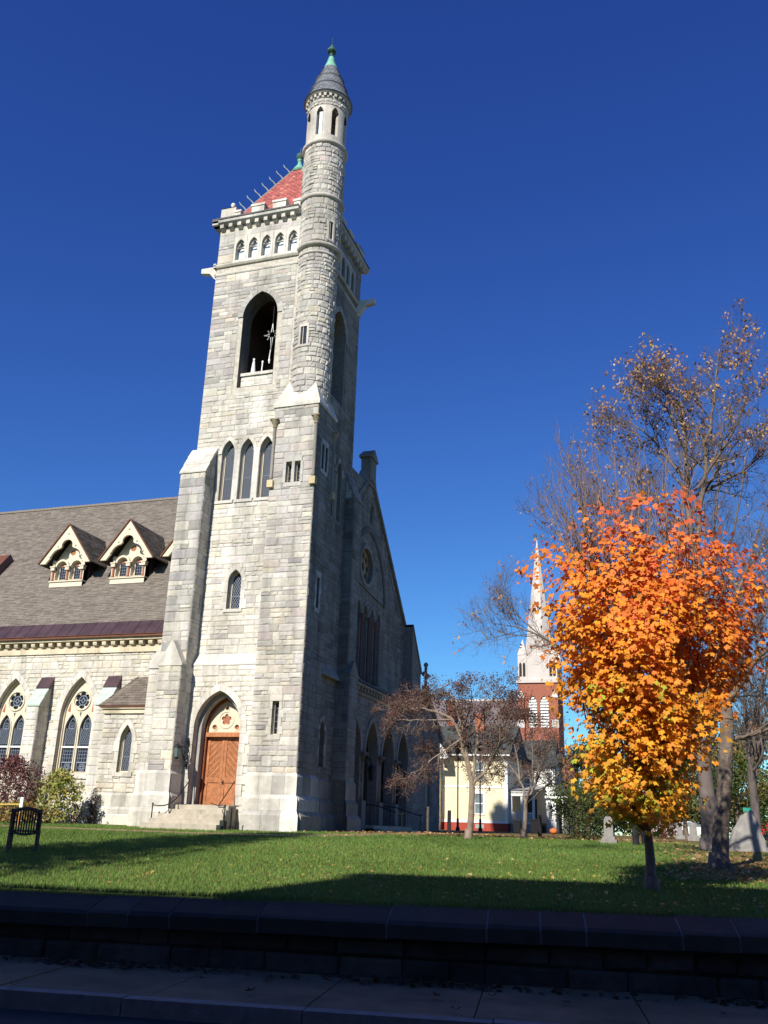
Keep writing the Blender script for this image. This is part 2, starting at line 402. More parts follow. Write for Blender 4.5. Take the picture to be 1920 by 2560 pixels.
def stone_geo(fr, r, rng, relief=.05, base=.012):
    s0, s1, t0, t1 = r; ws, ht = s1 - s0, t1 - t0
    ms = min(.05, ws * .16); mt = min(.045, ht * .18)
    xs = [s0, s0 + ms, s0 + ws * rng.uniform(.35, .65), s1 - ms, s1]; ys = [t0, t0 + mt, t1 - mt, t1]
    # front grid 5 x 4
    vs = []; k = rng.uniform(.35, 1.0) * relief
    for j, y in enumerate(ys):
        for i, x in enumerate(xs):
            edge = i in (0, 4) or j in (0, 3)
            d = base + (rng.uniform(0, .006) if edge else k * rng.uniform(.45, 1.15))
            jx = 0 if i in (0, 4) else rng.uniform(-.3, .3) * ms; jy = 0 if j in (0, 3) else rng.uniform(-.3, .3) * mt
            vs.append(fr(x + jx, y + jy, d))
    fs = [(j * 5 + i, j * 5 + i + 1, (j + 1) * 5 + i + 1, (j + 1) * 5 + i) for j in range(3) for i in range(4)]
    b = len(vs)
    vs += [fr(s0, t0, -.02), fr(s1, t0, -.02), fr(s1, t1, -.02), fr(s0, t1, -.02)]
    fs += [(b, b + 1, 4, 3, 2, 1, 0), (b + 1, b + 2, 19, 14, 9, 4), (b + 2, b + 3, 15, 16, 17, 18, 19), (b + 3, b, 0, 5, 10, 15)]
    return vs, fs
PAL = {
 'bay': [(S_WHITE, .50), (S_CREAM, .40), (S_BUFF, .06), (S_MID, .04)],
 'upper': [(S_MID, .46), (S_GREY, .26), (S_CREAM, .16), (S_ROSE, .06), (S_DARK, .02), (S_BUFF, .04)],
 'mixed': [(S_CREAM, .40), (S_MID, .36), (S_GREY, .08), (S_BUFF, .1), (S_ROSE, .06)],
 'butt': [(S_CREAM, .34), (S_MID, .30), (S_GREY, .20), (S_DARK, .17), (S_BUFF, .02)],
 'nave': [(S_CREAM, .48), (S_BUFF, .24), (S_WHITE, .18), (S_MID, .10)],
 'soot': [(S_GREY, .45), (S_MID, .30), (S_DARK, .14), (S_ROSE, .11)],
 'white': [(S_WHITE, .75), (S_CREAM, .25)],
 'shade': [(S_SH1, .52), (S_SH2, .36), (S_SH3, .12)],  # walls turned from the sun: their shade is in the tint
}
PMEAN = {k: tuple(sum(c[i] * p for c, p in v) for i in range(3)) for k, v in PAL.items()}
def pick(rng, pal):
    u = rng.random(); 
    for c, p in PAL[pal]:
        u -= p
        if u <= 0: break
    g = rng.uniform(.92, 1.08); mm = PMEAN[pal]; q_ = .62 if pal in ('bay', 'nave', 'white', 'mixed') else .45; c = tuple(c[i] + (mm[i] - c[i]) * q_ for i in range(3))
    return (c[0] * g, c[1] * g * rng.uniform(.98, 1.02), c[2] * g * rng.uniform(.95, 1.04))
STONES = []          # (wall object, verts, faces, colour, projected area)
def lay(wall, fr, rects, pal, rng, relief=.034, base=.012, palf=None):
    for r in rects:
        vs, fs = stone_geo(fr, r, rng, relief, base)
        c = fr((r[0] + r[1]) / 2, (r[2] + r[3]) / 2, 0)
        p = palf((r[0] + r[1]) / 2, (r[2] + r[3]) / 2, rng) if palf else pal
        # projected area
        q = [pix(fr(r[i], r[j], 0)) for i, j in ((0, 2), (1, 2), (1, 3), (0, 3))]
        ar = 0
        if all(q):
            ar = abs(sum(q[i][0] * q[(i + 1) % 4][1] - q[(i + 1) % 4][0] * q[i][1] for i in range(4))) / 2
            cx = sum(a[0] for a in q) / 4; cy = sum(a[1] for a in q) / 4
            if not (0 < cx < 1920 and 0 < cy < 2560): ar = 0
        STONES.append((wall, vs, fs, pick(rng, p), ar))
def flush_stones(limit=300):
    STONES.sort(key=lambda s: -s[4])
    rest = {}
    for i, (wl, vs, fs, col, ar) in enumerate(STONES):
        if i < limit:
            m = MB(); m.add(vs, fs, col); m.build('stone', STONE, wl)
        else:
            rest.setdefault(wl.name, (wl, MB()))[1].add(vs, fs, col)
    for wl, m in rest.values(): m.build('stonework', STONE, wl, kind='stuff')
    STONES.clear()
def voussoirs(parent, fr, cx, w_, zs, h, r, n, d0, d1, rng, jamb=None, cols=(S_WHITE, S_CREAM), mat_=None):
    """n wedge stones per side round a pointed arch; jamb=z0 adds jamb quoins"""
    Rr = (w_ * w_ + h * h) / (2 * w_); am = math.asin(min(1, h / Rr)); Ro = Rr + r; c0 = w_ - Rr
    amo = math.acos(max(-1, min(1, -c0 / Ro)))
    for sgn in (1, -1):
        for i in range(n):
            f0, f1 = i / n, (i + 1) / n; g = .012 / Rr
            poly = []
            for f in (f0, (f0 + f1) / 2, f1): poly.append((c0 + Rr * math.cos(am * f + (g if f == f0 else 0)), zs + Rr * math.sin(am * f)))
            for f in (f1, (f0 + f1) / 2, f0): poly.append((c0 + Ro * math.cos(amo * f), zs + Ro * math.sin(amo * f)))
            poly = [(max(0.0, a), b) for a, b in poly]
            # shrink slightly for the joint
            mx_ = sum(p[0] for p in poly) / 6; my_ = sum(p[1] for p in poly) / 6
            poly = [(mx_ + (a - mx_) * .975, my_ + (b - my_) * .975) for a, b in poly]
            if sgn > 0: poly = [(cx + a, b) for a, b in poly][::1]
            else: poly = [(cx - a, b) for a, b in poly][::-1]
            # orientation ccw
            A = sum(poly[k][0] * poly[(k + 1) % 6][1] - poly[(k + 1) % 6][0] * poly[k][1] for k in range(6))
            if A < 0: poly = poly[::-1]
            c = rng.choice(cols); q = rng.uniform(.9, 1.08)
            m = MB((c[0] * q, c[1] * q, c[2] * q)); m.prism(fr, poly, d0, d1 + rng.uniform(-.004, .006)); m.build('voussoir', mat_ or DRESSED, parent)
    if jamb is not None:
        for sgn in (1, -1):
            z = jamb; k = 0
            while z < zs - .05:
                hh = min(rng.uniform(.32, .5), zs - z); 
                if zs - z - hh < .15: hh = zs - z
                ww = r * (1.0 if k % 2 else 1.55); c = rng.choice(cols); q = rng.uniform(.9, 1.08); m = MB((c[0] * q, c[1] * q, c[2] * q))
                a, b = (cx + w_, cx + w_ + ww) if sgn > 0 else (cx - w_ - ww, cx - w_)
                m.fbox(fr, a, b, z + .005, z + hh - .006, d0, d1 + rng.uniform(-.004, .005)); m.build('jamb_stone', DRESSED, parent); z += hh; k += 1
def lattice(mb, fr, poly, dx, dz, d, wd=.015, diag=True, zr=None):
    """lead cames over a glazed outline: diagonal lozenges or a square grid"""
    xs = [p[0] for p in poly]; zs = [p[1] for p in poly]; x0, x1, z0, z1 = min(xs), max(xs), min(zs), max(zs)
    if zr: z0, z1 = zr
    def seg(p, q):
        ln = math.hypot(q[0] - p[0], q[1] - p[1]); n = max(2, int(ln / .03)); run = None
        for i in range(n + 1):
            f = i / n; pt = (p[0] + (q[0] - p[0]) * f, p[1] + (q[1] - p[1]) * f); ok = inside(pt, poly) and z0 <= pt[1] <= z1
            if ok and run is None: run = pt
            if ok: last = pt
            if (not ok or i == n) and run is not None:
                if math.hypot(last[0] - run[0], last[1] - run[1]) > .02:
                    ux, uz = (last[0] - run[0]), (last[1] - run[1]); l = math.hypot(ux, uz); nx, nz = -uz / l * wd / 2, ux / l * wd / 2
                    pl = [(run[0] + nx, run[1] + nz), (run[0] - nx, run[1] - nz), (last[0] - nx, last[1] - nz), (last[0] + nx, last[1] + nz)]
                    mb.prism(fr, pl, d, d + .012, back=False)
                run = None
    if diag:
        k = -int((z1 - z0) / dz) - 2; kk = int((x1 - x0) / dx) + 2
        for i in range(k, kk + 1):
            L = (z1 - z0); seg((x0 + i * dx, z0), (x0 + i * dx + L * dx / dz, z1)); seg((x1 - i * dx, z0), (x1 - i * dx - L * dx / dz, z1))
    else:
        x = x0 + dx
        while x < x1 - .02: seg((x, z0), (x, z1)); x += dx
        z = z0 + dz
        while z < z1 - .02: seg((x0, z), (x1, z)); z += dz
def ring_strip(mb, fr, outer, inner, d0, d1, col=None):
    n = len(outer); vs = [fr(a, b, d1) for a, b in outer] + [fr(a, b, d1) for a, b in inner] + [fr(a, b, d0) for a, b in outer] + [fr(a, b, d0) for a, b in inner]
    fs = []
    for i in range(n):
        j = (i + 1) % n
        fs += [(i, j, n + j, n + i), (n + i, n + j, 3 * n + j, 3 * n + i), (j, i, 2 * n + i, 2 * n + j)]
    mb.add(vs, fs, col)
def lancet(parent, fr, cx, z0, w_, zs, h, d=.30, name='lancet_window', diag=(.115, .175), fw=.075, n=7):
    """glazed pointed light: cream frame, glass, lead lattice"""
    o = arch(cx, z0, w_, zs, h, n); i = arch(cx, z0 + fw, w_ - fw, zs, h - fw * 1.2, n)
    m = MB(); ring_strip(m, fr, o, i, -d - .06, -d + .02); wnd = m.build(name, CREAM, parent)
    i2 = arch(cx, z0 + fw * .55, w_ - fw * .45, zs, h - fw * .5, n); m = MB(); ring_strip(m, fr, o, i2, -d, -d + .09); m.build('outer_moulding', CREAM, wnd)
    m = MB(); m.add([fr(a, b, -d - .03) for a, b in i], [tuple(range(len(i)))]); m.build('pane', GLASS, wnd)
    m = MB(); lattice(m, fr, i, diag[0], diag[1], -d - .028); 
    zz = z0 + (zs - z0) * .5; m.fbox(fr, cx - w_ + fw, cx + w_ - fw, zz, zz + .02, -d - .03, -d - .005)
    m.build('lead_lattice', LEAD, wnd)
    return wnd

# stones of the retaining wall face
frw = lambda s, t, d: street(s, 11.28 - d, t)
rq_ = random.Random(17); cnt_ = 0; rest_ = MB()
for r_ in ashlar(rq_, -21, 13.4, -1.45, -.995, h=(.2, .3), wd=(.35, .95)):
    vs, fs = stone_geo(frw, r_, rq_, .06, .02); g_ = rq_.uniform(.6, 1.2); c_ = (.075 * g_, .068 * g_, .062 * g_)
    q = pix(frw(r_[0], r_[2], 0)); seen = q and -60 < q[0] < 1980
    if seen: m = MB(); m.add(vs, fs, c_); m.build('wall_stone', WALLDK, rw)
    else: rest_.add(vs, fs, c_)
rest_.build('wall_stonework', WALLDK, rw, kind='stuff')
rebase(rw, street(-4, 11.3, -1.4))
# ================================================================ THE STONE CHURCH
church = thing('stone_church', 'grey limestone church with tall square tower, round corner turret and dormered roof', 'church')
rs = random.Random(5)
YB, YBL, YP = 34.4, 34.15, 34.0            # tower wall, lower bay, stair pier fronts
XL, XR, YK = -20.85, -15.1, 39.9           # tower left, right, back
PX0, PX1, PY1 = -16.75, -14.62, 36.1       # stair pier
TAX, TAY = -15.6, 35.1                     # turret axis
MST = mat('mortar_church', (.46, .425, .36), .95, var=.2, scale=6, bump=.4, bscale=30, spec=.1)
MSH = mat('mortar_shade_side', (.205, .192, .165), .95, var=.2, scale=6, bump=.4, bscale=30, spec=.1)  # church mortar with shade put into its colour, for walls facing off the sun
def upper_pal(s, t, rng):
    if t < 14.1: return 'bay' if rng.random() < .9 else 'mixed'
    if t < 17.2: return 'mixed'
    if t < 19.7: return 'white' if -19.1 < s < -17.1 and rng.random() < .8 else 'mixed'
    return 'soot' if (s < -19.5 and rng.random() < .5) or rng.random() < .1 else 'upper'
# -- lit wall
ops = []
DOOR = (-18.33, 1.07, .85, 3.9, 1.5)
SMW = (-18.24, .32, 8.95, 10.2, .52)
LAN = [(x, .33, 14.02, 16.35, .67) for x in (-19.17, -18.20, -17.22)]
BEL = (-18.16, .92, 19.75, 23.6, 1.3)
NIC = [(-19.62 + .724 * i, .255, 27.0, 27.8, .44) for i in range(5)]
holes = [arch(o[0], o[2], o[1], o[3], o[4]) for o in [SMW] + LAN + [BEL] + NIC]
m = MB(); m.sheet(FA(YB), [(XL, 6.3), (XR, 6.3), (XR, 29.2), (XL, 29.2)], holes, 0, [.4] + [.4] * 3 + [.0] + [.3] * 5)
tw = m.build('tower_wall', MST, church)
rects = ashlar(rs, XL, PX0 + .05, 7.0, 18.3, [SMW] + LAN, ring=.16)
rects += ashlar(rs, XL, PX0 + .35, 18.3, 26.2, [BEL], ring=.24)
rects += ashlar(rs, XL, NIC[0][0] - .38, 26.95, 28.85, h=(.3, .5), wd=(.4, .9))
lay(tw, FA(YB), rects, 'upper', rs, palf=upper_pal)
# dressed band with the row of niches, in slabs between the lights
band = MB(S_CREAM); s_ = NIC[0][0] - .375
for i, o in enumerate(NIC):
    g = rs.uniform(.95, 1.08); c = (S_CREAM[0] * g, S_CREAM[1] * g, S_CREAM[2] * g)
    band.plate(FA(YB), [(o[0] - .355, 26.9), (o[0] + .355, 26.9), (o[0] + .355, 28.42), (o[0] - .355, 28.42)], [foil_arch for foil_arch in [arch(o[0], 27.0, o[1] - .01, 27.8, .43)]], -.05, .03, c)
band.build('arcade_slab', DRESSED, tw)
lay(tw, FA(YB), ashlar(rs, NIC[0][0] - .38, PX0 + .45, 28.43, 28.86, h=(.4, .45), wd=(.7, 1.1)), 'upper', rs, relief=.02)
for i, o in enumerate(NIC):
    m = MB(); a = arch(o[0], 27.0, o[1], 27.8, .44); m.add([FA(YB)(p, q, -.28) for p, q in a], [tuple(range(len(a)))]); nw = m.build('arcade_light', PALEPANEL, church)
    m = MB(S_CREAM); k0 = arch(o[0], 27.78, .255, 27.8, .44); m.plate(FA(YB), k0, [foil(o[0], 27.92, .215, 3, 7)], -.2, -.1); m.build('trefoil_head', DRESSED, nw)
for o in LAN + [SMW]:
    wn = lancet(church, FA(YB), o[0], o[2], o[1], o[3], o[4], d=.27)
    voussoirs(wn, FA(YB), o[0], o[1], o[3], o[4], .2 if o is SMW else .17, 5, -.02, .05, rs, jamb=o[2] if o is SMW else None)
    m = MB(S_WHITE); m.prism(FA(YB), [(o[0] - o[1] - .12, o[2] - .14), (o[0] + o[1] + .12, o[2] - .14), (o[0] + o[1] + .12, o[2]), (o[0] - o[1] - .12, o[2])], -.3, .07); m.build('sill', DRESSED, wn)
# smooth white mullions between the three lancets
m = MB(S_WHITE)
for x in (-18.685, -17.71): m.fbox(FA(YB), x - .145, x + .145, 14.03, 16.5, -.03, .045)
m.build('mullion_pier', DRESSED, tw)
# belfry opening
m = MB(S_SH3); bh = arch(BEL[0], BEL[2], BEL[1], BEL[3], BEL[4], 9); n_ = len(bh); m.add([FA(YB)(a, b, d) for d in (.02, -.9) for a, b in bh], [(i, (i + 1) % n_, n_ + (i + 1) % n_, n_ + i) for i in range(n_)]); m.build('belfry_reveal', STONE, church)  # reveal tinted dark so the recess looks shaded
voussoirs(tw, FA(YB), BEL[0], BEL[1], BEL[3], BEL[4], .3, 7, -.02, .05, rs, cols=(S_MID, S_GREY))
wi = MB(); wi.sheet(FA(YB), [(BEL[0] - .92, 19.75), (BEL[0] + .92, 19.75), (BEL[0] + .92, 20.5), (BEL[0] - .92, 20.5)], [], -.3); wi.box(BEL[0] - .92, BEL[0] + .92, YB + .3, YB + .9, 20.35, 20.5)
bi = wi.build('belfry_infill', MST, church)
lay(bi, FA(YB + .3), ashlar(rs, BEL[0] - .91, BEL[0] + .91, 19.76, 20.45, h=(.2, .3)), 'white', rs, relief=.02)
m = MB(S_CREAM); m.fbox(FA(YB + .3), BEL[0] - .92, BEL[0] + .92, 20.45, 20.6, -.5, .1); m.build('belfry_sill', DRESSED, church)
# -- right wall of the tower (facing the porch side)
BELR = (37.15, .92, 20.0, 23.6, 1.3); LANR = [(x, .33, 14.02, 16.35, .67) for x in (37.15, 38.12)]
SMR = (37.6, .3, 2.6, 4.0, .6)
NICR = [(35.75 + .72 * i, .255, 27.0, 27.8, .44) for i in range(5)]
holes = [arch(o[0], o[2], o[1], o[3], o[4]) for o in LANR + [BELR, SMR] + NICR]
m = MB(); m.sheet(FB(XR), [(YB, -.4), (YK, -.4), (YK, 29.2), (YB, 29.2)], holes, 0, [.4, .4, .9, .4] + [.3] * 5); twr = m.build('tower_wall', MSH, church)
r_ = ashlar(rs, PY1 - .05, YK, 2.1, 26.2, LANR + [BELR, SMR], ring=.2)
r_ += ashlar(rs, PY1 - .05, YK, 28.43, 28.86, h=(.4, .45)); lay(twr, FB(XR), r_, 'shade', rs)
band = MB(S_MID)
for o in NICR: band.plate(FB(XR), [(o[0] - .355, 26.9), (o[0] + .355, 26.9), (o[0] + .355, 28.42), (o[0] - .355, 28.42)], [arch(o[0], 27.0, o[1] - .01, 27.8, .43)], -.05, .03)
band.build('arcade_slab', DRESSED, twr)
for o in NICR:
    m = MB(); a = arch(o[0], 27.0, o[1], 27.8, .44); m.add([FB(XR)(p, q, -.28) for p, q in a], [tuple(range(len(a)))]); m.build('arcade_light', PALEPANEL, church)
for o in LANR + [SMR]:
    wn = lancet(church, FB(XR), o[0], o[2], o[1], o[3], o[4], d=.27); voussoirs(wn, FB(XR), o[0], o[1], o[3], o[4], .2, 5, -.02, .05, rs, cols=(S_SH1, S_MID), jamb=o[2] if o is SMR else None)
voussoirs(twr, FB(XR), BELR[0], BELR[1], BELR[3], BELR[4], .3, 7, -.02, .05, rs, cols=(S_MID, S_GREY))
# hidden sides and inner faces
BRK = mat('plain_tower_stone', (.36, .33, .28), .92, var=.2, scale=2, bump=.6, bscale=6)
m = MB(); m.sheet(FL(XL), [(-YK, -.4), (-YB, -.4), (-YB, 29.2), (-YK, 29.2)], []); m.sheet(FK(YK), [(-XR, -.4), (-XL, -.4), (-XL, 29.2), (-XR, 29.2)], [arch(18.0, 20, .92, 23.6, 1.3)], 0, [.9])
m.build('tower_rear_wall', BRK, church)
m = MB(); m.box(XL + .9, XR - .9, YB + .9, YK - .9, 26.0, 26.2); m.box(XL + .9, XR - .9, YB + .9, YK - .9, 19.6, 19.75)
fi = FL(XL + .9); m.add([fi(-YK + .9, 19.7, 0), fi(-YB - .9, 19.7, 0), fi(-YB - .9, 26, 0), fi(-YK + .9, 26, 0)], [(3, 2, 1, 0)])
m.sheet(lambda s, t, d: (s, YB + .9 + d, t), [(XL + .9, 19.7), (XR - .9, 19.7), (XR - .9, 26), (XL + .9, 26)], [arch(BEL[0], 19.75, .92, 23.6, 1.3)])
m.sheet(lambda s, t, d: (s, YK - .9, t), [(XL + .9, 19.7), (XR - .9, 19.7), (XR - .9, 26), (XL + .9, 26)], [])
m.sheet(lambda s, t, d: (XR - .9, s, t), [(YB + .9, 19.7), (YK - .9, 19.7), (YK - .9, 26), (YB + .9, 26)], [arch(37.15, 20.0, .92, 23.6, 1.3)])
m.build('belfry_chamber', mat('belfry_brick', (.10, .065, .05), .95, var=.3, scale=5), church)
# string courses
def course(mb, z0, z1, out, x0=XL, y1=YK, slope=.0, col=None, jw=1.1):
    """moulded band round the two seen sides, cut into stones"""
    x = x0 - out
    while x < PX0 + .3:
        L = jw * rs.uniform(.8, 1.2); x2 = min(x + L, PX0 + .4); g = rs.uniform(.92, 1.06); c = col or (.51, .48, .42); c = (c[0] * g, c[1] * g, c[2] * g)
        mb.add([FA(YB)(a, b, d) for a in (x + .004, x2 - .004) for b, d in ((z0, 0), (z0, out * .6), (z0 + (z1 - z0) * .35, out), (z1 - slope, out), (z1, 0))], [(4, 3, 2, 1, 0), (5, 6, 7, 8, 9)] + [(i, i + 1, i + 6, i + 5) for i in range(4)] , c); x = x2
    mb.add([FB(XR)(a, b, d) for a in (PY1 - .2, y1 + out) for b, d in ((z0, 0), (z0, out * .6), (z0 + (z1 - z0) * .35, out), (z1 - slope, out), (z1, 0))], [(4, 3, 2, 1, 0), (5, 6, 7, 8, 9)] + [(i, i + 1, i + 6, i + 5) for i in range(4)], S_MID)
    mb.box(x0 - out, x0, YB - out, y1 + out, z0, z1, S_MID)
m = MB(); course(m, 26.68, 26.92, .14, slope=.1); course(m, 26.2, 26.36, .07, slope=.05); m.build('string_course', DRESSED, church)
m = MB(); course(m, 29.14, 29.42, .34, slope=.04, col=S_MID); m.box(XL - .36, -16.4, YB - .36, YK + .36, 29.42, 29.5, (.12, .12, .12)); m.box(-16.4, XR + .36, 35.6, YK + .36, 29.42, 29.5, (.12, .12, .12)); m.build('cornice', DRESSED, church)
x = XL + .08
while x < PX0 + .3:
    m = MB((.51, .48, .42)); m.fbox(FA(YB), x, x + .2, 28.95, 29.15, 0, .26); m.prism(lambda s, t, d, X=x: (X + .2 - d, YB - s, t), [(0, 28.8), (.14, 28.86), (.24, 28.96), (0, 28.96)], 0, .2); m.build('corbel', DRESSED, church); x += .49
y = PY1
while y < YK:
    m = MB(S_MID); m.fbox(FB(XR), y, y + .2, 28.85, 29.15, 0, .26); m.build('corbel', DRESSED, church); y += .49
# parapet: merlons, corner pinnacles
def merlon(x0, x1, y0, y1, z0, z1):
    m = MB(S_CREAM); m.box(x0, x1, y0, y1, z0, z1 - .12); m.box(x0 - .04, x1 + .04, y0 - .04, y1 + .04, z1 - .12, z1, S_WHITE); m.build('merlon', DRESSED, church)
for x0, x1 in ((-20.02, -19.72), (-19.1, -18.4), (-17.92, -17.2), (-16.75, -16.4)): merlon(x0, x1, YB - .16, YB + .24, 29.5, 30.12 if x1 - x0 > .4 else 29.95)
for y0, y1 in ((36.2, 36.9), (37.4, 38.1), (38.55, 38.95)): merlon(XR - .24, XR + .16, y0, y1, 29.5, 30.1)
m = MB(S_MID); m.box(XL + .1, XR, YK - .2, YK + .1, 29.5, 29.9); m.box(XL - .1, XL + .2, YB + .4, YK - .4, 29.5, 29.9); m.build('parapet', DRESSED, church)
for cx, cy in ((XL + .36, YB + .36), (XR - .3, YK - .36), (XL + .36, YK - .36)):
    m = MB(S_CREAM); m.box(cx - .42, cx + .42, cy - .42, cy + .42, 29.5, 30.28, (.52, .49, .425))
    m.add([(cx - .45, cy - .45, 30.28), (cx + .45, cy - .45, 30.28), (cx + .45, cy + .45, 30.28), (cx - .45, cy + .45, 30.28), (cx, cy, 30.62)], [(0, 1, 4), (1, 2, 4), (2, 3, 4), (3, 0, 4)], S_CREAM)
    pn = m.build('corner_pinnacle', DRESSED, church)
    m = MB(S_WHITE); m.lathe((cx, cy), [(.05, 30.55), (.07, 30.62), (.125, 30.72), (.125, 30.79), (.07, 30.87), (.01, 30.89)], 12); m.build('ball', DRESSED, pn, smooth=True)
# gargoyles
for fr, s, sg in ((FL(XL), -YB - .32, 1), (FB(XR), YK - .32, 1), (FL(XL), -YK + .3, 1)):
    m = MB(S_WHITE); prof = [(0, 26.1), (.25, 26.3), (.5, 26.62), (1.0, 26.72), (1.0, 26.98), (.3, 26.98), (0, 26.95)]
    n = len(prof); vs = [fr(s - .13, z, d) for d, z in prof] + [fr(s + .13, z, d) for d, z in prof]
    m.add(vs, [tuple(range(n)), tuple(range(2 * n - 1, n - 1, -1))] + [(i, n + i, n + (i + 1) % n, (i + 1) % n) for i in range(n)]); m.build('gargoyle', DRESSED, church)
# red pyramid roof with crocketed hips
apex = Vector((-18.0, 37.15, 34.75)); bz = 29.52
cs = [Vector((XL + .3, YB + .3, bz)), Vector((XR - .3, YB + .3, bz)), Vector((XR - .3, YK - .3, bz)), Vector((XL + .3, YK - .3, bz))]
m = MB((.42, .125, .112)); m.add(cs + [apex], [(0, 1, 4), (1, 2, 4), (2, 3, 4), (3, 0, 4)])
rr = m.build('red_roof', REDTILE, church)
tl = MB()
for k in range(4):
    a, b = cs[k], cs[(k + 1) % 4]; nrm = (b - a).cross(apex - a).normalized(); rows = 34
    for i in range(rows):
        f0, f1 = i / rows, (i + 1.25) / rows
        if f1 > .985: break
        p0, p1 = a.lerp(apex, f0), b.lerp(apex, f0); q0, q1 = a.lerp(apex, f1), b.lerp(apex, f1); L = (p1 - p0).length; nn = max(1, int(L / .22)); off = (i % 2) * .5
        for j in range(-1, nn + 1):
            u0, u1 = max(0, (j + off) / nn), min(1, (j + off + .96) / nn)
            if u1 - u0 < .01: continue
            g = rs.uniform(.75, 1.2); c = (.43 * g, .135 * g, .12 * g)
            if rs.random() < .05: c = (.55, .26, .2)
            A, B = p0.lerp(p1, u0) + nrm * .035, p0.lerp(p1, u1) + nrm * .035; C_, D = q0.lerp(q1, u1) + nrm * .006, q0.lerp(q1, u0) + nrm * .006
            A2, B2 = p0.lerp(p1, u0) + nrm * .005, p0.lerp(p1, u1) + nrm * .005
            tl.add([A, B, C_, D, A2, B2], [(0, 1, 2, 3), (4, 5, 1, 0)], c)
tl.build('roof_tile', REDTILE, rr, kind='stuff')
for k in range(4):
    a = cs[k]; m = MB((.26, .27, .24)); m.tube([a, a.lerp(apex, .97)], .05, 6); hp = m.build('hip_capping', SLATE, rr)
    outw = Vector((a.x - apex.x, a.y - apex.y, 0)).normalized()
    for i in range(8):
        p = a.lerp(apex, .12 + i * .105); m = MB((.45, .52, .46)); m.tube([p, p + outw * .16 + Vector((0, 0, .16)), p + outw * .34 + Vector((0, 0, .26)), p + outw * .42 + Vector((0, 0, .40))], [.035, .03, .026, .012], 5); m.build('crocket', SLATE, hp)
m = MB(); m.lathe((apex.x, apex.y), [(.45, 34.2), (.3, 34.45), (.12, 34.75), (.11, 35.0), (.16, 35.05)], 12); m.build('roof_apex_cap', VERD, rr, smooth=True)
m = MB(); m.lathe((apex.x, apex.y), [(.08, 35.0), (.18, 35.1), (.235, 35.25), (.2, 35.42), (.08, 35.5), (.02, 35.62), (.012, 35.95)], 14); m.build('roof_finial', VERDDK, rr, smooth=True)
# star and poles in the belfry
st_o = thing('star_decoration', 'white outlined eight pointed star hanging in the belfry arch', 'star')
c = (-17.62, YB + .35, 22.6); m = MB()
pts = []
for i in range(16):
    a = math.pi / 2 + i * math.pi / 8; L = (.62 if i == 0 else .95 if i == 8 else .46 if i % 4 == 0 else .36) if i % 2 == 0 else .15
    pts.append((c[0] + L * math.cos(a) * .95, c[1], c[2] + L * math.sin(a)))
m.tube(pts + [pts[0]], .016, 5)
m.build('star_outline', WHITE, st_o)
m = MB(); m.tube([(c[0], c[1], c[2] + .6), (c[0], c[1], 24.2)], .008, 4); m.build('hanging_wire', IRON, st_o)
m = MB(); m.tube([(c[0] - .02, c[1], c[2] - .8), (c[0] - .05, c[1], c[2] - 1.3), (c[0] - .03, c[1], c[2] - 1.55)], [.015, .03, .03], 6); m.lathe((c[0] - .04, c[1]), [(.02, 21.1), (.05, 21.15), (.05, 21.25), (.02, 21.3)], 8); m.build('tassel', WHITE, st_o)
rebase(st_o, (c[0], c[1], 21.1))
fl = thing('floodlight_mast', 'pale metal horn shaped fitting standing on the belfry sill', 'fitting')
m = MB(); m.lathe((-18.55, YB + .5), [(.1, 20.6), (.12, 20.65), (.09, 21.0), (.06, 21.3), (.03, 21.38)], 10); m.tube([(-18.75, YB + .45, 20.6), (-18.68, YB + .45, 20.68), (-18.6, YB + .48, 20.7)], .025, 5); m.build('mast_body', WHITE, fl)
m = MB(); m.lathe((-18.55, YB + .5), [(.03, 21.36), (.055, 21.4), (.055, 21.48), (.02, 21.52)], 8); m.build('mast_knob', WHITE, fl); rebase(fl, (-18.55, YB + .5, 20.6))
fp = MB(); fp.tube([(-18.1, YB + .5, 20.6), (-18.08, YB + .5, 21.2)], .03, 6); fp.lathe((-18.08, YB + .5), [(.02, 21.18), (.05, 21.22), (.05, 21.28), (.02, 21.33)], 8)
tag(fp.build('short_post', WHITE), 'short white post with ball top on the belfry sill', 'post')

# ---------------- lower bay with the door
m = MB(); dh = arch(DOOR[0], DOOR[2], DOOR[1], DOOR[3], DOOR[4], 9)
m.sheet(FA(YBL), [(-19.95, -.4), (PX0 + .05, -.4), (PX0 + .05, 6.5), (-19.95, 6.5)], [dh], 0, [.32]); bay = m.build('bay_wall', MST, church)
lay(bay, FA(YBL), ashlar(rs, -19.85, PX0 + .02, .2, 6.5, [DOOR], ring=.2, h=(.24, .46), wd=(.35, .8)), 'bay', rs)
# three sloping weathering courses
for i, (za, zb, oa, ob) in enumerate(((6.5, 6.68, .30, .21), (6.68, 6.84, .19, .10), (6.84, 7.02, .08, -.0))):
    x = -19.86
    while x < PX0 - .05:
        L = rs.uniform(.7, 1.2); x2 = min(x + L, PX0 + .02)
        if PX0 - x2 < .3: x2 = PX0 + .02
        g = rs.uniform(.93, 1.06); m = MB((S_WHITE[0] * g, S_WHITE[1] * g, S_WHITE[2] * g))
        m.add([FA(YB)(a, b, d) for a in (x + .004, x2 - .004) for b, d in ((za - .03, -.05), (za - .03, oa), (za + .03, oa), (zb, ob), (zb, -.05))], [(4, 3, 2, 1, 0), (5, 6, 7, 8, 9)] + [(j, j + 1, j + 6, j + 5) for j in range(4)]); m.build('weathering_stone', DRESSED, bay); x = x2
door = MB(S_GREY); dfr = FA(YBL)
o2 = arch(DOOR[0], DOOR[2], 1.07, 3.9, 1.5, 9); i2 = arch(DOOR[0], DOOR[2], .9, 3.9, 1.3, 9)
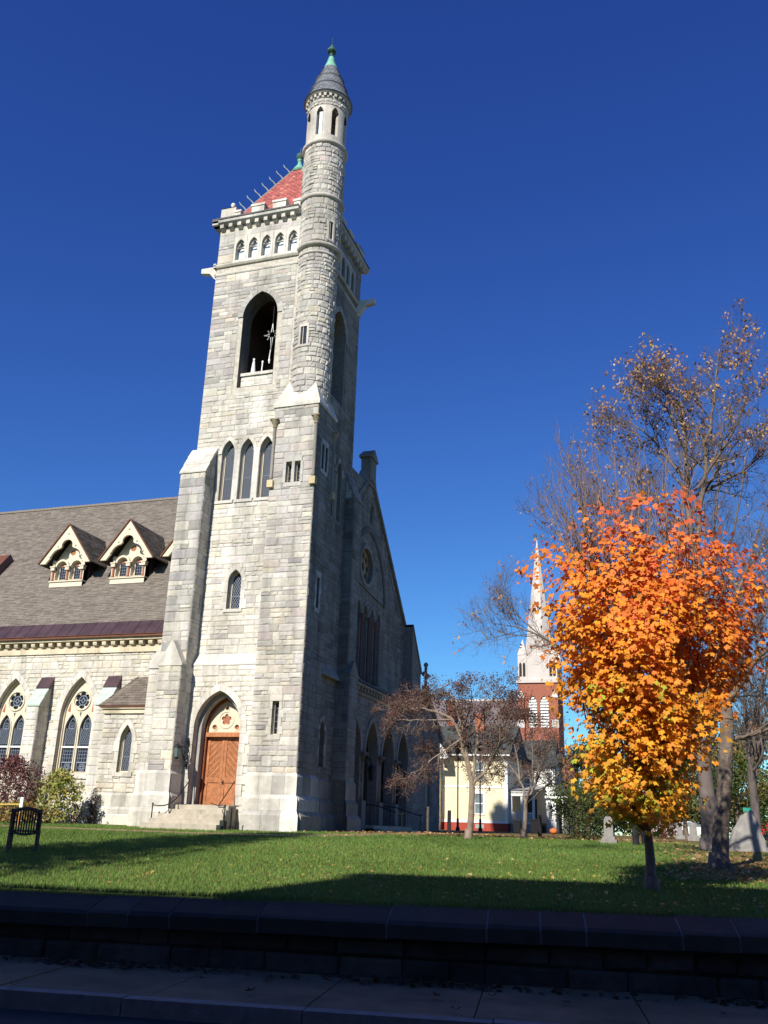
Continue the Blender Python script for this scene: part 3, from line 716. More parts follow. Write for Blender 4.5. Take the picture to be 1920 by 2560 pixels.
ring_strip(door, dfr, o2, i2, -.7, -.3); dr = door.build('church_door', DRESSED, church)
voussoirs(dr, dfr, DOOR[0], 1.07, 3.9, 1.5, .27, 8, -.02, .06, rs, jamb=DOOR[2])
i3 = arch(DOOR[0], DOOR[2], .8, 3.9, 1.18, 9); m = MB(); ring_strip(m, dfr, i2, i3, -.85, -.62); m.build('timber_frame', WOODDK, dr)
m = MB(); m.fbox(dfr, DOOR[0] - .82, DOOR[0] + .82, 3.58, 3.76, -.85, -.58); m.build('transom', WOODDOOR, dr)
# tympanum
ty = [p for p in arch(DOOR[0], 3.76, .8, 3.9, 1.18, 9)]
rose = foil(DOOR[0], 4.3, .24, 5, 6); m = MB(); m.plate(dfr, ty, [rose, circle(DOOR[0] - .52, 3.98, .1, 12), circle(DOOR[0] + .52, 3.98, .1, 12), circle(DOOR[0], 4.78, .085, 12)], -.82, -.74); tym = m.build('tympanum', CREAM, dr)
m = MB(); m.fbox(dfr, DOOR[0] - .75, DOOR[0] + .75, 3.8, 5.0, -.83, -.80); m.build('tympanum_backing', TERRA, tym)
m = MB()
for cx_, cz_, r1, r0 in ((DOOR[0], 4.3, .37, .31), (DOOR[0] - .52, 3.98, .15, .11), (DOOR[0] + .52, 3.98, .15, .11), (DOOR[0], 4.78, .125, .09)): ring_strip(m, dfr, circle(cx_, cz_, r1, 22), circle(cx_, cz_, r0, 22), -.76, -.715)
m.build('tympanum_moulding', CREAM, tym)
def clip_rect(poly, x0, x1, z0, z1):
    for ax, lim, sg in ((0, x0, 1), (0, x1, -1), (1, z0, 1), (1, z1, -1)):
        out = []
        for i in range(len(poly)):
            a, b = poly[i], poly[(i + 1) % len(poly)]; ia = sg * (a[ax] - lim) >= 0; ib = sg * (b[ax] - lim) >= 0
            if ia: out.append(a)
            if ia != ib:
                f = (lim - a[ax]) / (b[ax] - a[ax]); out.append((a[0] + (b[0] - a[0]) * f, a[1] + (b[1] - a[1]) * f))
        poly = out
        if len(poly) < 3: return []
    return poly
for sg in (-1, 1):
    xa, xb = (DOOR[0] - .79, DOOR[0] - .006) if sg < 0 else (DOOR[0] + .006, DOOR[0] + .79)
    m = MB(); m.plate(dfr, [(xa, .87), (xb, .87), (xb, 3.58), (xa, 3.58)], [[(xa + .12, 1.02), (xb - .12, 1.02), (xb - .12, 1.75), (xa + .12, 1.75)], [(xa + .12, 1.95), (xb - .12, 1.95), (xb - .12, 3.44), (xa + .12, 3.44)]], -.84, -.77); lf = m.build('door_leaf', WOODDOOR, dr)
    m = MB(); m.fbox(dfr, xa + .1, xb - .1, 1.0, 1.77, -.84, -.805); m.build('lower_panel', WOODDOOR, lf)
    z = .9; pk_ = 0
    while z < 4.6:
        w2 = .095; x0, x1 = xa + .1, xb - .1; dz = (x1 - x0)
        pl = [(x0, z), (x1, z + dz * -sg), (x1, z + dz * -sg + .12), (x0, z + .12)]
        pl = clip_rect(pl, x0 + .02, x1 - .02, 1.93, 3.46)
        if len(pl) >= 3:
            A = sum(pl[k][0] * pl[(k + 1) % len(pl)][1] - pl[(k + 1) % len(pl)][0] * pl[k][1] for k in range(len(pl)))
            if abs(A) > .004:
                m = MB(); m.prism(dfr, pl if A > 0 else pl[::-1], -.83, -.80 + rs.uniform(-.006, .006)); pk_ += 1; m.build('plank', WOODB2 if pk_ % 2 else WOODDOOR, lf)
        z += .135
m = MB(); m.lathe((DOOR[0] + .07, YBL + .72), [(.03, 1.72), (.035, 1.75), (.03, 1.79)], 8); m.fbox(dfr, DOOR[0] + .045, DOOR[0] + .095, 1.66, 1.85, -.775, -.765); m.build('knob', IRON, dr)
m = MB(S_CREAM); m.box(DOOR[0] - 1.07, DOOR[0] + 1.07, YBL - .02, YBL + .9, .6, .85); m.build('threshold', CONC, dr)

# ---------------- stair pier
P1 = (-15.86, .14, 14.47, 15.46, 0); P2 = (-15.44, .14, 14.47, 15.46, 0); P3 = (-15.68, .15, 3.6, 4.93, 0)
def rect(o): return [(o[0] - o[1], o[2]), (o[0] + o[1], o[2]), (o[0] + o[1], o[3]), (o[0] - o[1], o[3])]
m = MB(); m.sheet(FA(YP), [(PX0, -.4), (PX1, -.4), (PX1, 18.25), (PX0, 18.25)], [rect(P1), rect(P2), rect(P3)], 0, [.35] * 3)
m.sheet(FL(PX0), [(-YB - .1, -.4), (-YP, -.4), (-YP, 18.25), (-YB - .1, 18.25)], []); pier = m.build('stair_pier', MST, church)
def pier_pal(s, t, rng): return ('soot' if rng.random() < .55 else 'upper') if t > 13.2 and rng.random() < .85 else ('upper' if rng.random() < (.5 if t > 7 else .25) else 'mixed')
lay(pier, FA(YP), ashlar(rs, PX0, PX1, 2.12, 18.2, [P1, P2, P3], ring=.13), 'mixed', rs, palf=pier_pal)
Q1 = (34.75, .14, 15.3, 16.5, 0); Q2 = (35.17, .14, 15.3, 16.5, 0); Q3 = (35.05, .15, 9.0, 10.35, 0)
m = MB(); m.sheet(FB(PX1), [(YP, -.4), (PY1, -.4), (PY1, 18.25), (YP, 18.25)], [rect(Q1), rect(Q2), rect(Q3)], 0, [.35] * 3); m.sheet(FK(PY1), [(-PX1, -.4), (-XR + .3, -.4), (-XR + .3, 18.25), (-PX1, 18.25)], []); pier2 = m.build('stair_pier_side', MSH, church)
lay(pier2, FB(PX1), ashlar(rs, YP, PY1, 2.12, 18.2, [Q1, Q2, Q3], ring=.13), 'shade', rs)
for fr, o, cc in ((FA(YP), P1, S_MID), (FA(YP), P2, S_MID), (FA(YP), P3, S_CREAM), (FB(PX1), Q1, S_MID), (FB(PX1), Q2, S_MID), (FB(PX1), Q3, S_MID)):
    c_, w_, z0, z1, _ = o
    m = MB(); ring_strip(m, fr, rect(o), rect((c_, w_ - .04, z0 + .04, z1 - .04)), -.3, -.16); wn = m.build('slit_window', CREAM, church)
    m = MB(); m.fbox(fr, c_ - w_ + .03, c_ + w_ - .03, z0 + .03, z1 - .03, -.32, -.28); m.build('pane', GLASS, wn)
    m = MB(); m.fbox(fr, c_ - .012, c_ + .012, z0 + .03, z1 - .03, -.28, -.262)
    for q in range(1, 5): zz = z0 + (z1 - z0) * q / 5; m.fbox(fr, c_ - w_ + .03, c_ + w_ - .03, zz, zz + .015, -.28, -.265)
    m.build('lead_lattice', LEAD, wn)
    for sg in (-1, 1):
        z = z0; k = 0
        while z < z1 - .02:
            hh = min(.33, z1 - z); ww = .13 if k % 2 else .22
            if o in (P1, P2, Q1, Q2): ww = .13 if (sg * (1 if o in (P1, Q1) else -1)) < 0 else .07
            g = rs.uniform(.92, 1.06); m = MB((cc[0] * g, cc[1] * g, cc[2] * g)); a, b = (c_ + w_, c_ + w_ + ww) if sg > 0 else (c_ - w_ - ww, c_ - w_)
            m.fbox(fr, a, b, z + .004, z + hh - .004, -.03, .045); m.build('jamb_stone', DRESSED, wn); z += hh; k += 1
    for z_a, z_b in ((z1, z1 + .26), (z0 - .2, z0)):
        ee = .069 if o in (P1, P2, Q1, Q2) else .13; m = MB(cc); m.fbox(fr, c_ - w_ - ee, c_ + w_ + ee, z_a + .003, z_b - .003, -.04, .05); m.build('lintel' if z_a == z1 else 'sill', DRESSED, wn)
# corner shafts of the pier
for cx_, cy_ in ((PX0 + .07, YP - .05), (PX1 - .04, YP - .05), (PX1 + .03, PY1 - .1)):
    m = MB((.27, .25, .22)); m.lathe((cx_, cy_), [(.085, 14.62), (.075, 14.8), (.075, 17.2), (.085, 17.22)], 10); sh = m.build('corner_shaft', DRESSED, church, smooth=True)
    m = MB((.30, .25, .17)); m.lathe((cx_, cy_), [(.08, 17.18), (.11, 17.22), (.09, 17.27), (.13, 17.36), (.2, 17.5), (.19, 17.53)], 10); m.box(cx_ - .2, cx_ + .2, cy_ - .2, cy_ + .2, 17.53, 17.6); m.build('capital', DRESSED, sh)
    m = MB((.56, .46, .28)); m.box(cx_ - .14, cx_ + .14, cy_ - .12, cy_ + .14, 14.28, 14.62); m.build('shaft_base', DRESSED, sh)
# broach over the pier
c1, c2 = (PX0 + PX1) / 2, (YP + PY1) / 2; hx, hy = (PX1 - PX0) / 2 + .08, (PY1 - YP) / 2 + .08
m = MB((.55, .52, .455)); m.box(c1 - hx, c1 + hx, c2 - hy, c2 + hy, 18.2, 18.36)
f = .36; zt = 19.55; m.add([(c1 - hx, c2 - hy, 18.36), (c1 + hx, c2 - hy, 18.36), (c1 + hx, c2 + hy, 18.36), (c1 - hx, c2 + hy, 18.36), (c1 - hx * f, c2 - hy * f, zt + .8), (c1 + hx * f, c2 - hy * f, zt + .8), (c1 + hx * f, c2 + hy * f, zt + .8), (c1 - hx * f, c2 + hy * f, zt + .8)], [(0, 1, 5, 4), (1, 2, 6, 5), (2, 3, 7, 6), (3, 0, 4, 7)])
m.build('broach', DRESSED, church)
# ---------------- round turret
prof = [(.96, 18.4), (.96, 26.6)]
m = MB(S_MID); m.lathe((TAX, TAY), [(.955, 18.3), (.955, 26.9), (1.03, 26.9), (1.03, 33.1)], 40); tur = m.build('turret_shaft', MST, church, smooth=False)
T1 = (-.05, .15, 21.45, 22.4, 0); T2 = (1.03 * .93, .11, 27.35, 28.35, 0)
lay(tur, FC(TAX, TAY, .955), ashlar(rs, -1.1, 2.35, 18.5, 26.85, [T1], ring=.02, h=(.2, .38), wd=(.25, .55)), 'upper', rs, relief=.06)
lay(tur, FC(TAX, TAY, 1.03), ashlar(rs, -3.2, 3.2, 27.15, 29.75, [T2], ring=.02, h=(.2, .38), wd=(.25, .55)), 'upper', rs, relief=.06)
lay(tur, FC(TAX, TAY, 1.03), ashlar(rs, -3.2, 3.2, 29.95, 33.05, h=(.2, .36), wd=(.25, .55)), 'upper', rs, relief=.06)
for o, r_ in ((T1, .955), (T2, 1.03)):
    fr = FC(TAX, TAY, r_); m = MB((.50, .465, .41)); ring_strip(m, fr, rect((o[0], o[1] + .09, o[2] - .1, o[3] + .14)), rect(o), -.02, .07); sw = m.build('turret_slit', DRESSED, church)
    m = MB(); m.fbox(fr, o[0] - o[1], o[0] + o[1], o[2], o[3], .0, .014); m.build('pane', GLASS, sw)
    m = MB(); m.fbox(fr, o[0] - o[1] * .35, o[0] - o[1] * .2, o[2], o[3], .014, .03); m.build('frame_bar', CREAM, sw)
for z, r0, r1 in ((27.0, .97, 1.16), (26.55, .97, 1.05), (29.85, 1.04, 1.17), (33.15, 1.04, 1.19)):
    m = MB((.50, .465, .41)); hgt = .1 if r1 > 1.1 else .06; m.lathe((TAX, TAY), [(r0, z - hgt * 1.4), (r0 + (r1 - r0) * .75, z - hgt), (r1, z - hgt * .2), (r1, z + hgt * .4), (r1 - (r1 - r0) * .4, z + hgt), (r0, z + hgt * 1.5)], 40); m.build('turret_ring', DRESSED, church, smooth=True)
# open lantern stage
fr = FC(TAX, TAY, 1.04); n8 = 8; sp = 2 * math.pi * 1.04 / n8; off0 = .02; lw, lz0, lzs, lh = .185, 33.62, 35.0, .42; N = 160
lm = MB((.50, .465, .41)); circ = 2 * math.pi * 1.04
def lan_top(s):
    u = (s - off0 + sp / 2) % sp - sp / 2
    if abs(u) >= lw: return None
    op = (0, lw, lz0, lzs, lh); lo, hi = lzs, lzs + lh
    for _ in range(20):
        mid = (lo + hi) / 2
        if hw_at(op, mid, 0) > abs(u): lo = mid
        else: hi = mid
    return lo
for i in range(N):
    s0, s1 = circ * i / N, circ * (i + 1) / N; tp = lan_top((s0 + s1) / 2); g = 1.0
    for d in (0, -.22):
        for za, zb in ([(33.2, 36.15)] if tp is None else [(33.2, lz0), (tp, 36.15)]):
            q = [fr(s0, za, d), fr(s1, za, d), fr(s1, zb, d), fr(s0, zb, d)]; lm.add(q, [(0, 1, 2, 3)])
    if tp is not None: 
        lm.add([fr(s0, tp, 0), fr(s1, tp, 0), fr(s1, tp, -.22), fr(s0, tp, -.22)], [(0, 1, 2, 3)]); lm.add([fr(s0, lz0, 0), fr(s1, lz0, 0), fr(s1, lz0, -.22), fr(s0, lz0, -.22)], [(3, 2, 1, 0)])
for k in range(n8):
    for sg in (-1, 1):
        s = off0 + k * sp + sg * lw; lm.add([fr(s, lz0, 0), fr(s, lzs, 0), fr(s, lzs, -.22), fr(s, lz0, -.22)], [(0, 1, 2, 3)])
lst = lm.build('turret_lantern', DRESSED, church)
lay(lst, FC(TAX, TAY, 1.04), ashlar(rs, -3.2, 3.2, 35.5, 36.1, h=(.18, .26), wd=(.25, .5)), 'upper', rs, relief=.06)
for k in range(n8):
    s = off0 + k * sp
    if k % 3 == 0:
        m = MB(); m.fbox(fr, s - .1, s + .12, 33.65, 35.2, -.18, -.16); m.build('lantern_panel', PALEPANEL, lst)
nb = 26
for k in range(nb):
    s = circ * k / nb; m = MB((.50, .465, .41)); m.fbox(fr, s - .06, s + .06, 36.0, 36.2, -.02, .13); m.build('turret_corbel', DRESSED, lst)
m = MB((.50, .465, .41)); m.lathe((TAX, TAY), [(1.1, 36.18), (1.2, 36.2), (1.22, 36.3), (1.1, 36.34)], 40); m.build('turret_cornice', DRESSED, lst, smooth=True)
# slate cone
cone = [(1.27, 36.3), (1.05, 36.85), (.9, 37.3), (.74, 37.85), (.36, 38.85)]
m = MB((.16, .17, .19)); m.lathe((TAX, TAY), [(1.27, 36.28)] + cone + [(.33, 38.87)], 40); cn = m.build('cone_roof', SLATE, church, smooth=True)
sm = MB(); 
for i in range(22):
    f0, f1 = i / 22, (i + 1.15) / 22
    def rz(f):
        z = 36.3 + f * 2.55; r = np.interp(z, [c[1] for c in cone], [c[0] for c in cone]); return r, z
    r0, z0 = rz(f0); r1, z1 = rz(min(1, f1)); nn = max(10, int(2 * math.pi * r0 / .17))
    for k in range(nn):
        a0 = 2 * math.pi * (k + (i % 2) * .5 + .03) / nn; a1 = 2 * math.pi * (k + (i % 2) * .5 + .97) / nn; g = rs.uniform(.8, 1.25); c = (.20 * g, .215 * g, .24 * g)
        P = lambda r, a, z: (TAX + r * math.cos(a), TAY + r * math.sin(a), z)
        sm.add([P(r0 + .03, a0, z0), P(r0 + .03, a1, z0), P(r1 + .006, a1, z1), P(r1 + .006, a0, z1), P(r0, a0, z0), P(r0, a1, z0)], [(0, 1, 2, 3), (4, 5, 1, 0)], c)
sm.build('slate', SLATE, cn, kind='stuff')
for f in (.33, .62):
    r0, z0 = rz(f); m = MB((.07, .075, .085)); m.lathe((TAX, TAY), [(r0 + .05, z0 - .05), (r0 + .06, z0), (r0 + .02, z0 + .03)], 40); m.build('cone_band', SLATE, cn)
m = MB(); m.lathe((TAX, TAY), [(.40, 38.78), (.38, 38.86), (.2, 39.35), (.21, 39.4), (.12, 39.72)], 20); m.build('copper_tip', VERD, cn, smooth=True)
m = MB(); m.lathe((TAX, TAY), [(.11, 39.6), (.16, 39.72), (.09, 39.8), (.085, 39.95), (.17, 40.02), (.25, 40.1), (.24, 40.2), (.1, 40.28), (.12, 40.36), (.09, 40.48), (.03, 40.56), (.014, 40.6), (.01, 41.05)], 10)
for k in range(6): a = k * math.pi / 3; m.lathe((TAX + .2 * math.cos(a), TAY + .2 * math.sin(a)), [(.02, 40.02), (.07, 40.08), (.07, 40.16), (.02, 40.22)], 6)
m.build('turret_finial', VERDDK, cn)
# ---------------- buttresses of the tower
def slab_slope(name, parent, fr, s0, s1, pts, mat_, col, over=.05):
    """sloping cap stones: pts = [(d,z) bottom ... top] along the slope, each step a stone"""
    for i in range(len(pts) - 1):
        (d0, z0), (d1, z1) = pts[i], pts[i + 1]; g = rs.uniform(.94, 1.05)
        m = MB((col[0] * g, col[1] * g, col[2] * g))
        vs = [fr(s, z, d) for s in (s0 - over, s1 + over) for d, z in ((d0 + .06, z0 - .02), (d0 + .06, z0 + .06), (d1 + .03, z1 + .05), (d1 + .03, z1 - .05), (d0 - .1, z0 - .02))]
        m.add(vs, [(4, 3, 2, 1, 0), (5, 6, 7, 8, 9)] + [(j, (j + 1) % 5, (j + 1) % 5 + 5, j + 5) for j in range(5)]); m.build(name, mat_, parent)
def buttress(fr, frs_r, frs_l, s0, s1, proj, z1, pal, lo=-.4, name='buttress', stones_r=True, relief=.05):
    """box buttress standing proud of a wall by proj; fr = wall frame; side frames for the stones"""
    m = MB(); m.fbox(fr, s0, s1, lo, z1, -.05, proj); b = m.build(name, MST, church)
    return b
# left front buttress: upper and lower stage
b1 = buttress(FA(YB), None, None, -21.04, -19.78, .85, 15.2, 'butt')
def butt_pal(s, t, rng): return 'butt' if t > 7.2 and t < 15 else 'mixed' if rng.random() < .5 else 'nave'
lay(b1, FA(33.55), ashlar(rs, -21.04, -19.78, 7.0, 15.15, h=(.28, .46), wd=(.35, .7)), 'butt', rs, palf=butt_pal, relief=.035)
lay(b1, FB(-19.78), ashlar(rs, 33.55, 34.4, 7.0, 15.15, h=(.28, .46), wd=(.3, .6)), 'butt', rs, relief=.03)
m = MB(); m.add([FA(33.55)(s, z, d) for s in (-21.04, -19.78) for z, d in ((15.2, 0), (15.2, -.9), (16.65, -.9))], [(0, 1, 2), (5, 4, 3), (0, 3, 4, 1), (1, 4, 5, 2), (2, 5, 3, 0)]); m.build('buttress_head', MST, b1)
lay(b1, FB(-19.78), [(34.0, 34.38, 15.25, 15.7), (34.2, 34.38, 15.72, 16.1)], 'mixed', rs, relief=.02)
slab_slope('cap_stone', b1, FA(33.55), -21.04, -19.78, [(.0, 15.2), (-.28, 15.68), (-.57, 16.17), (-.86, 16.65)], DRESSED, (.56, .53, .465))
b2 = buttress(FA(YB), None, None, -20.78, -19.74, 1.25, 6.4, 'mixed', name='buttress_foot')
lay(b2, FA(33.15), ashlar(rs, -20.78, -19.74, 2.1, 6.35, h=(.3, .5), wd=(.35, .65)), 'mixed', rs, relief=.035, palf=lambda s, t, r: 'butt' if r.random() < .4 else 'nave')
lay(b2, FB(-19.74), ashlar(rs, 33.15, 34.15, 2.1, 6.35, h=(.3, .5), wd=(.3, .6)), 'mixed', rs, relief=.03)
def gablet(parent, fr, s0, s1, d, z0, z1, back, col):
    c_ = (s0 + s1) / 2; m = MB(col); m.fbox(fr, s0 - .06, s1 + .06, z0 - .08, z0 + .02, back - .02, d + .06)
    a = [(s0 - .04, z0 + .02), (s1 + .04, z0 + .02), (c_ + .05, z1), (c_ - .05, z1)]
    m.prism(fr, a, back, d + .03); m.build('gablet', DRESSED, parent)
gablet(b2, FA(33.15), -20.78, -19.74, 0, 6.4, 7.38, -.42, (.55, .52, .455))
# side buttress running left
b3 = MB(); b3.fbox(FA(YB), -21.52, XL, -.4, 6.35, -.6, .8); b3 = b3.build('buttress', MST, church)
lay(b3, FA(33.6), ashlar(rs, -21.52, -20.85, 2.1, 6.3, h=(.3, .5), wd=(.3, .6)), 'white', rs, relief=.02)
m = MB(S_WHITE); m.prism(FA(33.55), [(-21.58, 6.3), (-20.8, 6.3), (-20.8, 7.45), (-20.98, 7.45), (-21.58, 6.42)], -.9, .02); m.build('cap_stone', DRESSED, b3)
# far right buttress on the porch side
b4 = MB(); b4.fbox(FB(XR), 39.1, 40.2, -.4, 15.5, -.3, .5); b4 = b4.build('buttress', MSH, church)
lay(b4, FB(-14.6), ashlar(rs, 39.1, 40.2, 7.3, 15.45, h=(.28, .46), wd=(.35, .65)), 'shade', rs, relief=.035)
lay(b4, FA(39.1), ashlar(rs, XR, -14.6, 7.3, 15.45, h=(.28, .46), wd=(.3, .6)), 'shade', rs, relief=.03)
m = MB(); m.add([FB(-14.6)(s, z, d) for s in (39.1, 40.2) for z, d in ((15.5, 0), (15.5, -.55), (16.9, -.55))], [(0, 1, 2), (5, 4, 3), (0, 3, 4, 1), (1, 4, 5, 2), (2, 5, 3, 0)]); m.build('buttress_head', MST, b4)
slab_slope('cap_stone', b4, FB(-14.6), 39.1, 40.2, [(0, 15.5), (-.18, 15.97), (-.36, 16.43), (-.54, 16.9)], DRESSED, S_SH1)
b5 = MB(); b5.fbox(FB(XR), 39.0, 40.15, -.4, 6.9, -.3, .68); b5 = b5.build('buttress_foot', MSH, church)
lay(b5, FB(-14.42), ashlar(rs, 39.0, 40.15, 2.1, 6.8, h=(.3, .5), wd=(.35, .65)), 'shade', rs, relief=.035)
lay(b5, FA(39.0), ashlar(rs, XR, -14.42, 2.1, 6.8, h=(.3, .5), wd=(.3, .6)), 'shade', rs, relief=.03)
gablet(b5, FB(-14.42), 39.0, 40.15, 0, 6.85, 7.5, -.3, S_SH1)
# weathering courses on the side wall
for i, (za, zb, oa, ob) in enumerate(((6.5, 6.68, .28, .2), (6.68, 6.84, .18, .1), (6.84, 7.02, .08, 0))):
    m = MB(S_SH1); m.add([FB(XR)(a, b, d) for a in (PY1 + .002, 38.98) for b, d in ((za - .03, -.05), (za - .03, oa), (za + .03, oa), (zb, ob), (zb, -.05))], [(4, 3, 2, 1, 0), (5, 6, 7, 8, 9)] + [(j, j + 1, j + 6, j + 5) for j in range(4)]); m.build('weathering_stone', DRESSED, twr)
# ---------------- plinth blocks
PROF = [(0, 2.16), (.09, 2.0), (.09, 1.30), (.19, 1.14), (.19, .70), (.31, .52), (.31, -.4)]
def plinth(fr, s0, s1, cols, mitre0=False, mitre1=False, prof=PROF, off=0):
    tiers = [(0, 2), (2, 4), (4, 6)]
    for a, b in tiers:
        s = s0
        while s < s1 - .02:
            L = rs.uniform(.5, 1.0); s2 = min(s + L, s1)
            if s1 - s2 < .35: s2 = s1
            c = rs.choice(cols); g = rs.uniform(.9, 1.08); m = MB((c[0] * g, c[1] * g, c[2] * g)); pp = prof[a:b + 1]
            def ext(ss, d):
                if ss == s0 and mitre0: return ss - d
                if ss == s1 and mitre1: return ss + d
                return ss + (.004 if ss == s else -.004)
            pts = pp + [(off - .06, pp[-1][1]), (off - .06, pp[0][1])]; n = len(pts)
            zlift = .004
            vs = [fr(ext(ss, d), z - (zlift if k_ == 0 else 0), d) for ss in (s, s2) for k_, (d, z) in enumerate(pts)]
            m.add(vs, [tuple(range(n - 1, -1, -1)), tuple(range(n, 2 * n))] + [(i, (i + 1) % n, (i + 1) % n + n, i + n) for i in range(n)]); m.build('plinth_block', STONE if a else DRESSED, church); s = s2
plinth(FA(YP), PX0, PX1, (S_WHITE, S_CREAM, S_MID), mitre1=True)
plinth(FB(PX1), YP, PY1, (S_SH1, S_MID))
plinth(FB(XR), PY1, 39.0, (S_SH1, S_SH2))
plinth(FB(-14.42), 39.0, 40.15, (S_SH1, S_SH2), mitre0=True, mitre1=True)
plinth(FA(33.15), -20.78, -19.74, (S_WHITE, S_CREAM, S_MID), mitre1=True)
plinth(FB(-19.74), 33.15, 33.95, (S_MID, S_CREAM))
plinth(FA(33.6), -21.52, -20.8, (S_WHITE, S_CREAM))
# ---------------- door steps and rails
st = [(-19.45, -17.1, 33.35, .82), (-19.6, -17.02, 33.0, .645), (-19.78, -16.95, 32.66, .465), (-19.95, -16.9, 32.32, .285), (-20.1, -16.85, 31.98, .105)]
stp = thing('door_steps', 'worn granite steps below the arched wooden church door', 'steps')
for i, (x0, x1, y0, z) in enumerate(st):
    yb = 34.0 if i == 0 else st[i - 1][2] + .02
    m = MB(); zb_ = (st[i + 1][3] - .03) if i < 4 else -.3
    xs_ = [x0, (x0 + x1) / 2 + rs.uniform(-.4, .4), x1]
    for a, b in ((xs_[0], xs_[1] - .004), (xs_[1] + .004, xs_[2])):
        m = MB(); m.box(a, b, y0 + rs.uniform(-.01, .01), yb, zb_, z + rs.uniform(-.006, .006)); m.build('step', CONC, stp)
m = MB(); m.box(-19.4, -17.15, 33.4, 34.12, -.3, .62); m.build('step_core', CONC, stp); rebase(stp, (-18.4, 33, -.12))
def bez(p, q, r_, n=8): return [Vector(p).lerp(Vector(q), i / n).lerp(Vector(q).lerp(Vector(r_), i / n), i / n) for i in range(n + 1)]
for sg, lab in ((-1, 'black iron handrail beside the door steps, next to the projecting buttress'), (1, 'black iron handrail beside the door steps, next to the stair pier')):
    xr = DOOR[0] + sg * 1.02; hr = thing('handrail', lab, 'handrail')
    path = [(xr, 34.12, 1.78), (xr, 33.3, 1.12)] + bez((xr, 33.3, 1.12), (xr, 32.75, .72), (xr + sg * .3, 32.45, .74)) + [(xr + sg * .55, 32.4, .76)]
    m = MB(); m.tube(path, .022, 6); m.build('rail', IRON, hr)
    m = MB(); m.tube([(xr + sg * .55, 32.4, .8), (xr + sg * .55, 32.4, -.2)], .024, 6); m.lathe((xr + sg * .55, 32.4), [(.03, .78), (.04, .81), (.02, .85)], 8); m.build('post', IRON, hr)
    m = MB(); m.tube(bez((xr, 33.3, .1 + .75), (xr, 33.0, .75), (xr + sg * -.35, 32.9, .9)), .016, 5); m.build('scroll', IRON, hr); rebase(hr, (xr + sg * .55, 32.4, -.12))
mbx = MB(); mbx.tube([(-16.72, 32.9, -.15), (-16.72, 32.9, .62), (-16.7, 32.85, .72)], .025, 6); mbx.box(-16.8, -16.62, 32.82, 32.98, .0, .08)
tag(mbx.build('boot_scraper', IRON), 'short black iron post standing at the end of the door steps', 'post')
# wall lantern by the door
wl_ = thing('wall_lantern', 'ornate black wrought iron lantern bracket beside the arched door', 'lantern')
base = Vector((-19.56, 34.1, 2.72)); dv = Vector((.08, -1, 0)).normalized(); up = Vector((0, 0, 1))
def sp(c, r0, r1, a0, a1, n=16): return [c + dv * (math.cos(a0 + (a1 - a0) * i / n) * (r0 + (r1 - r0) * i / n)) + up * (math.sin(a0 + (a1 - a0) * i / n) * (r0 + (r1 - r0) * i / n)) for i in range(n + 1)]
m = MB(); m.tube([base + up * .75, base - up * .5], .028, 6); m.tube(sp(base + dv * .2 + up * .05, .2, .05, -2.6, 5.5), .022, 5); m.tube(sp(base + dv * .12 + up * .62, .13, .03, -1.8, 6.5), .02, 5); m.tube(sp(base + dv * .1 - up * .35, .12, .03, 2.2, -6), .02, 5)
m.tube([base + up * .36, base + dv * 1.0 + up * .36], .022, 6); m.tube(bez(base - up * .25, base + dv * .5 - up * .2, base + dv * .62 + up * .36), .02, 5); m.build('bracket', IRON, wl_)
lc = base + dv * 1.0; m = MB(); m.lathe((lc.x, lc.y), [(.03, 3.16), (.16, 3.02), (.17, 2.98)], 6); m.lathe((lc.x, lc.y), [(.1, 2.58), (.11, 2.62), (.05, 2.54)], 6); m.build('lantern_cap', IRON, wl_)
m = MB(); m.lathe((lc.x, lc.y), [(.10, 2.6), (.155, 2.98)], 6); m.build('lantern_glass', mat('lantern_glass', (.10, .14, .14), .15, spec=.5), wl_); rebase(wl_, tuple(base))

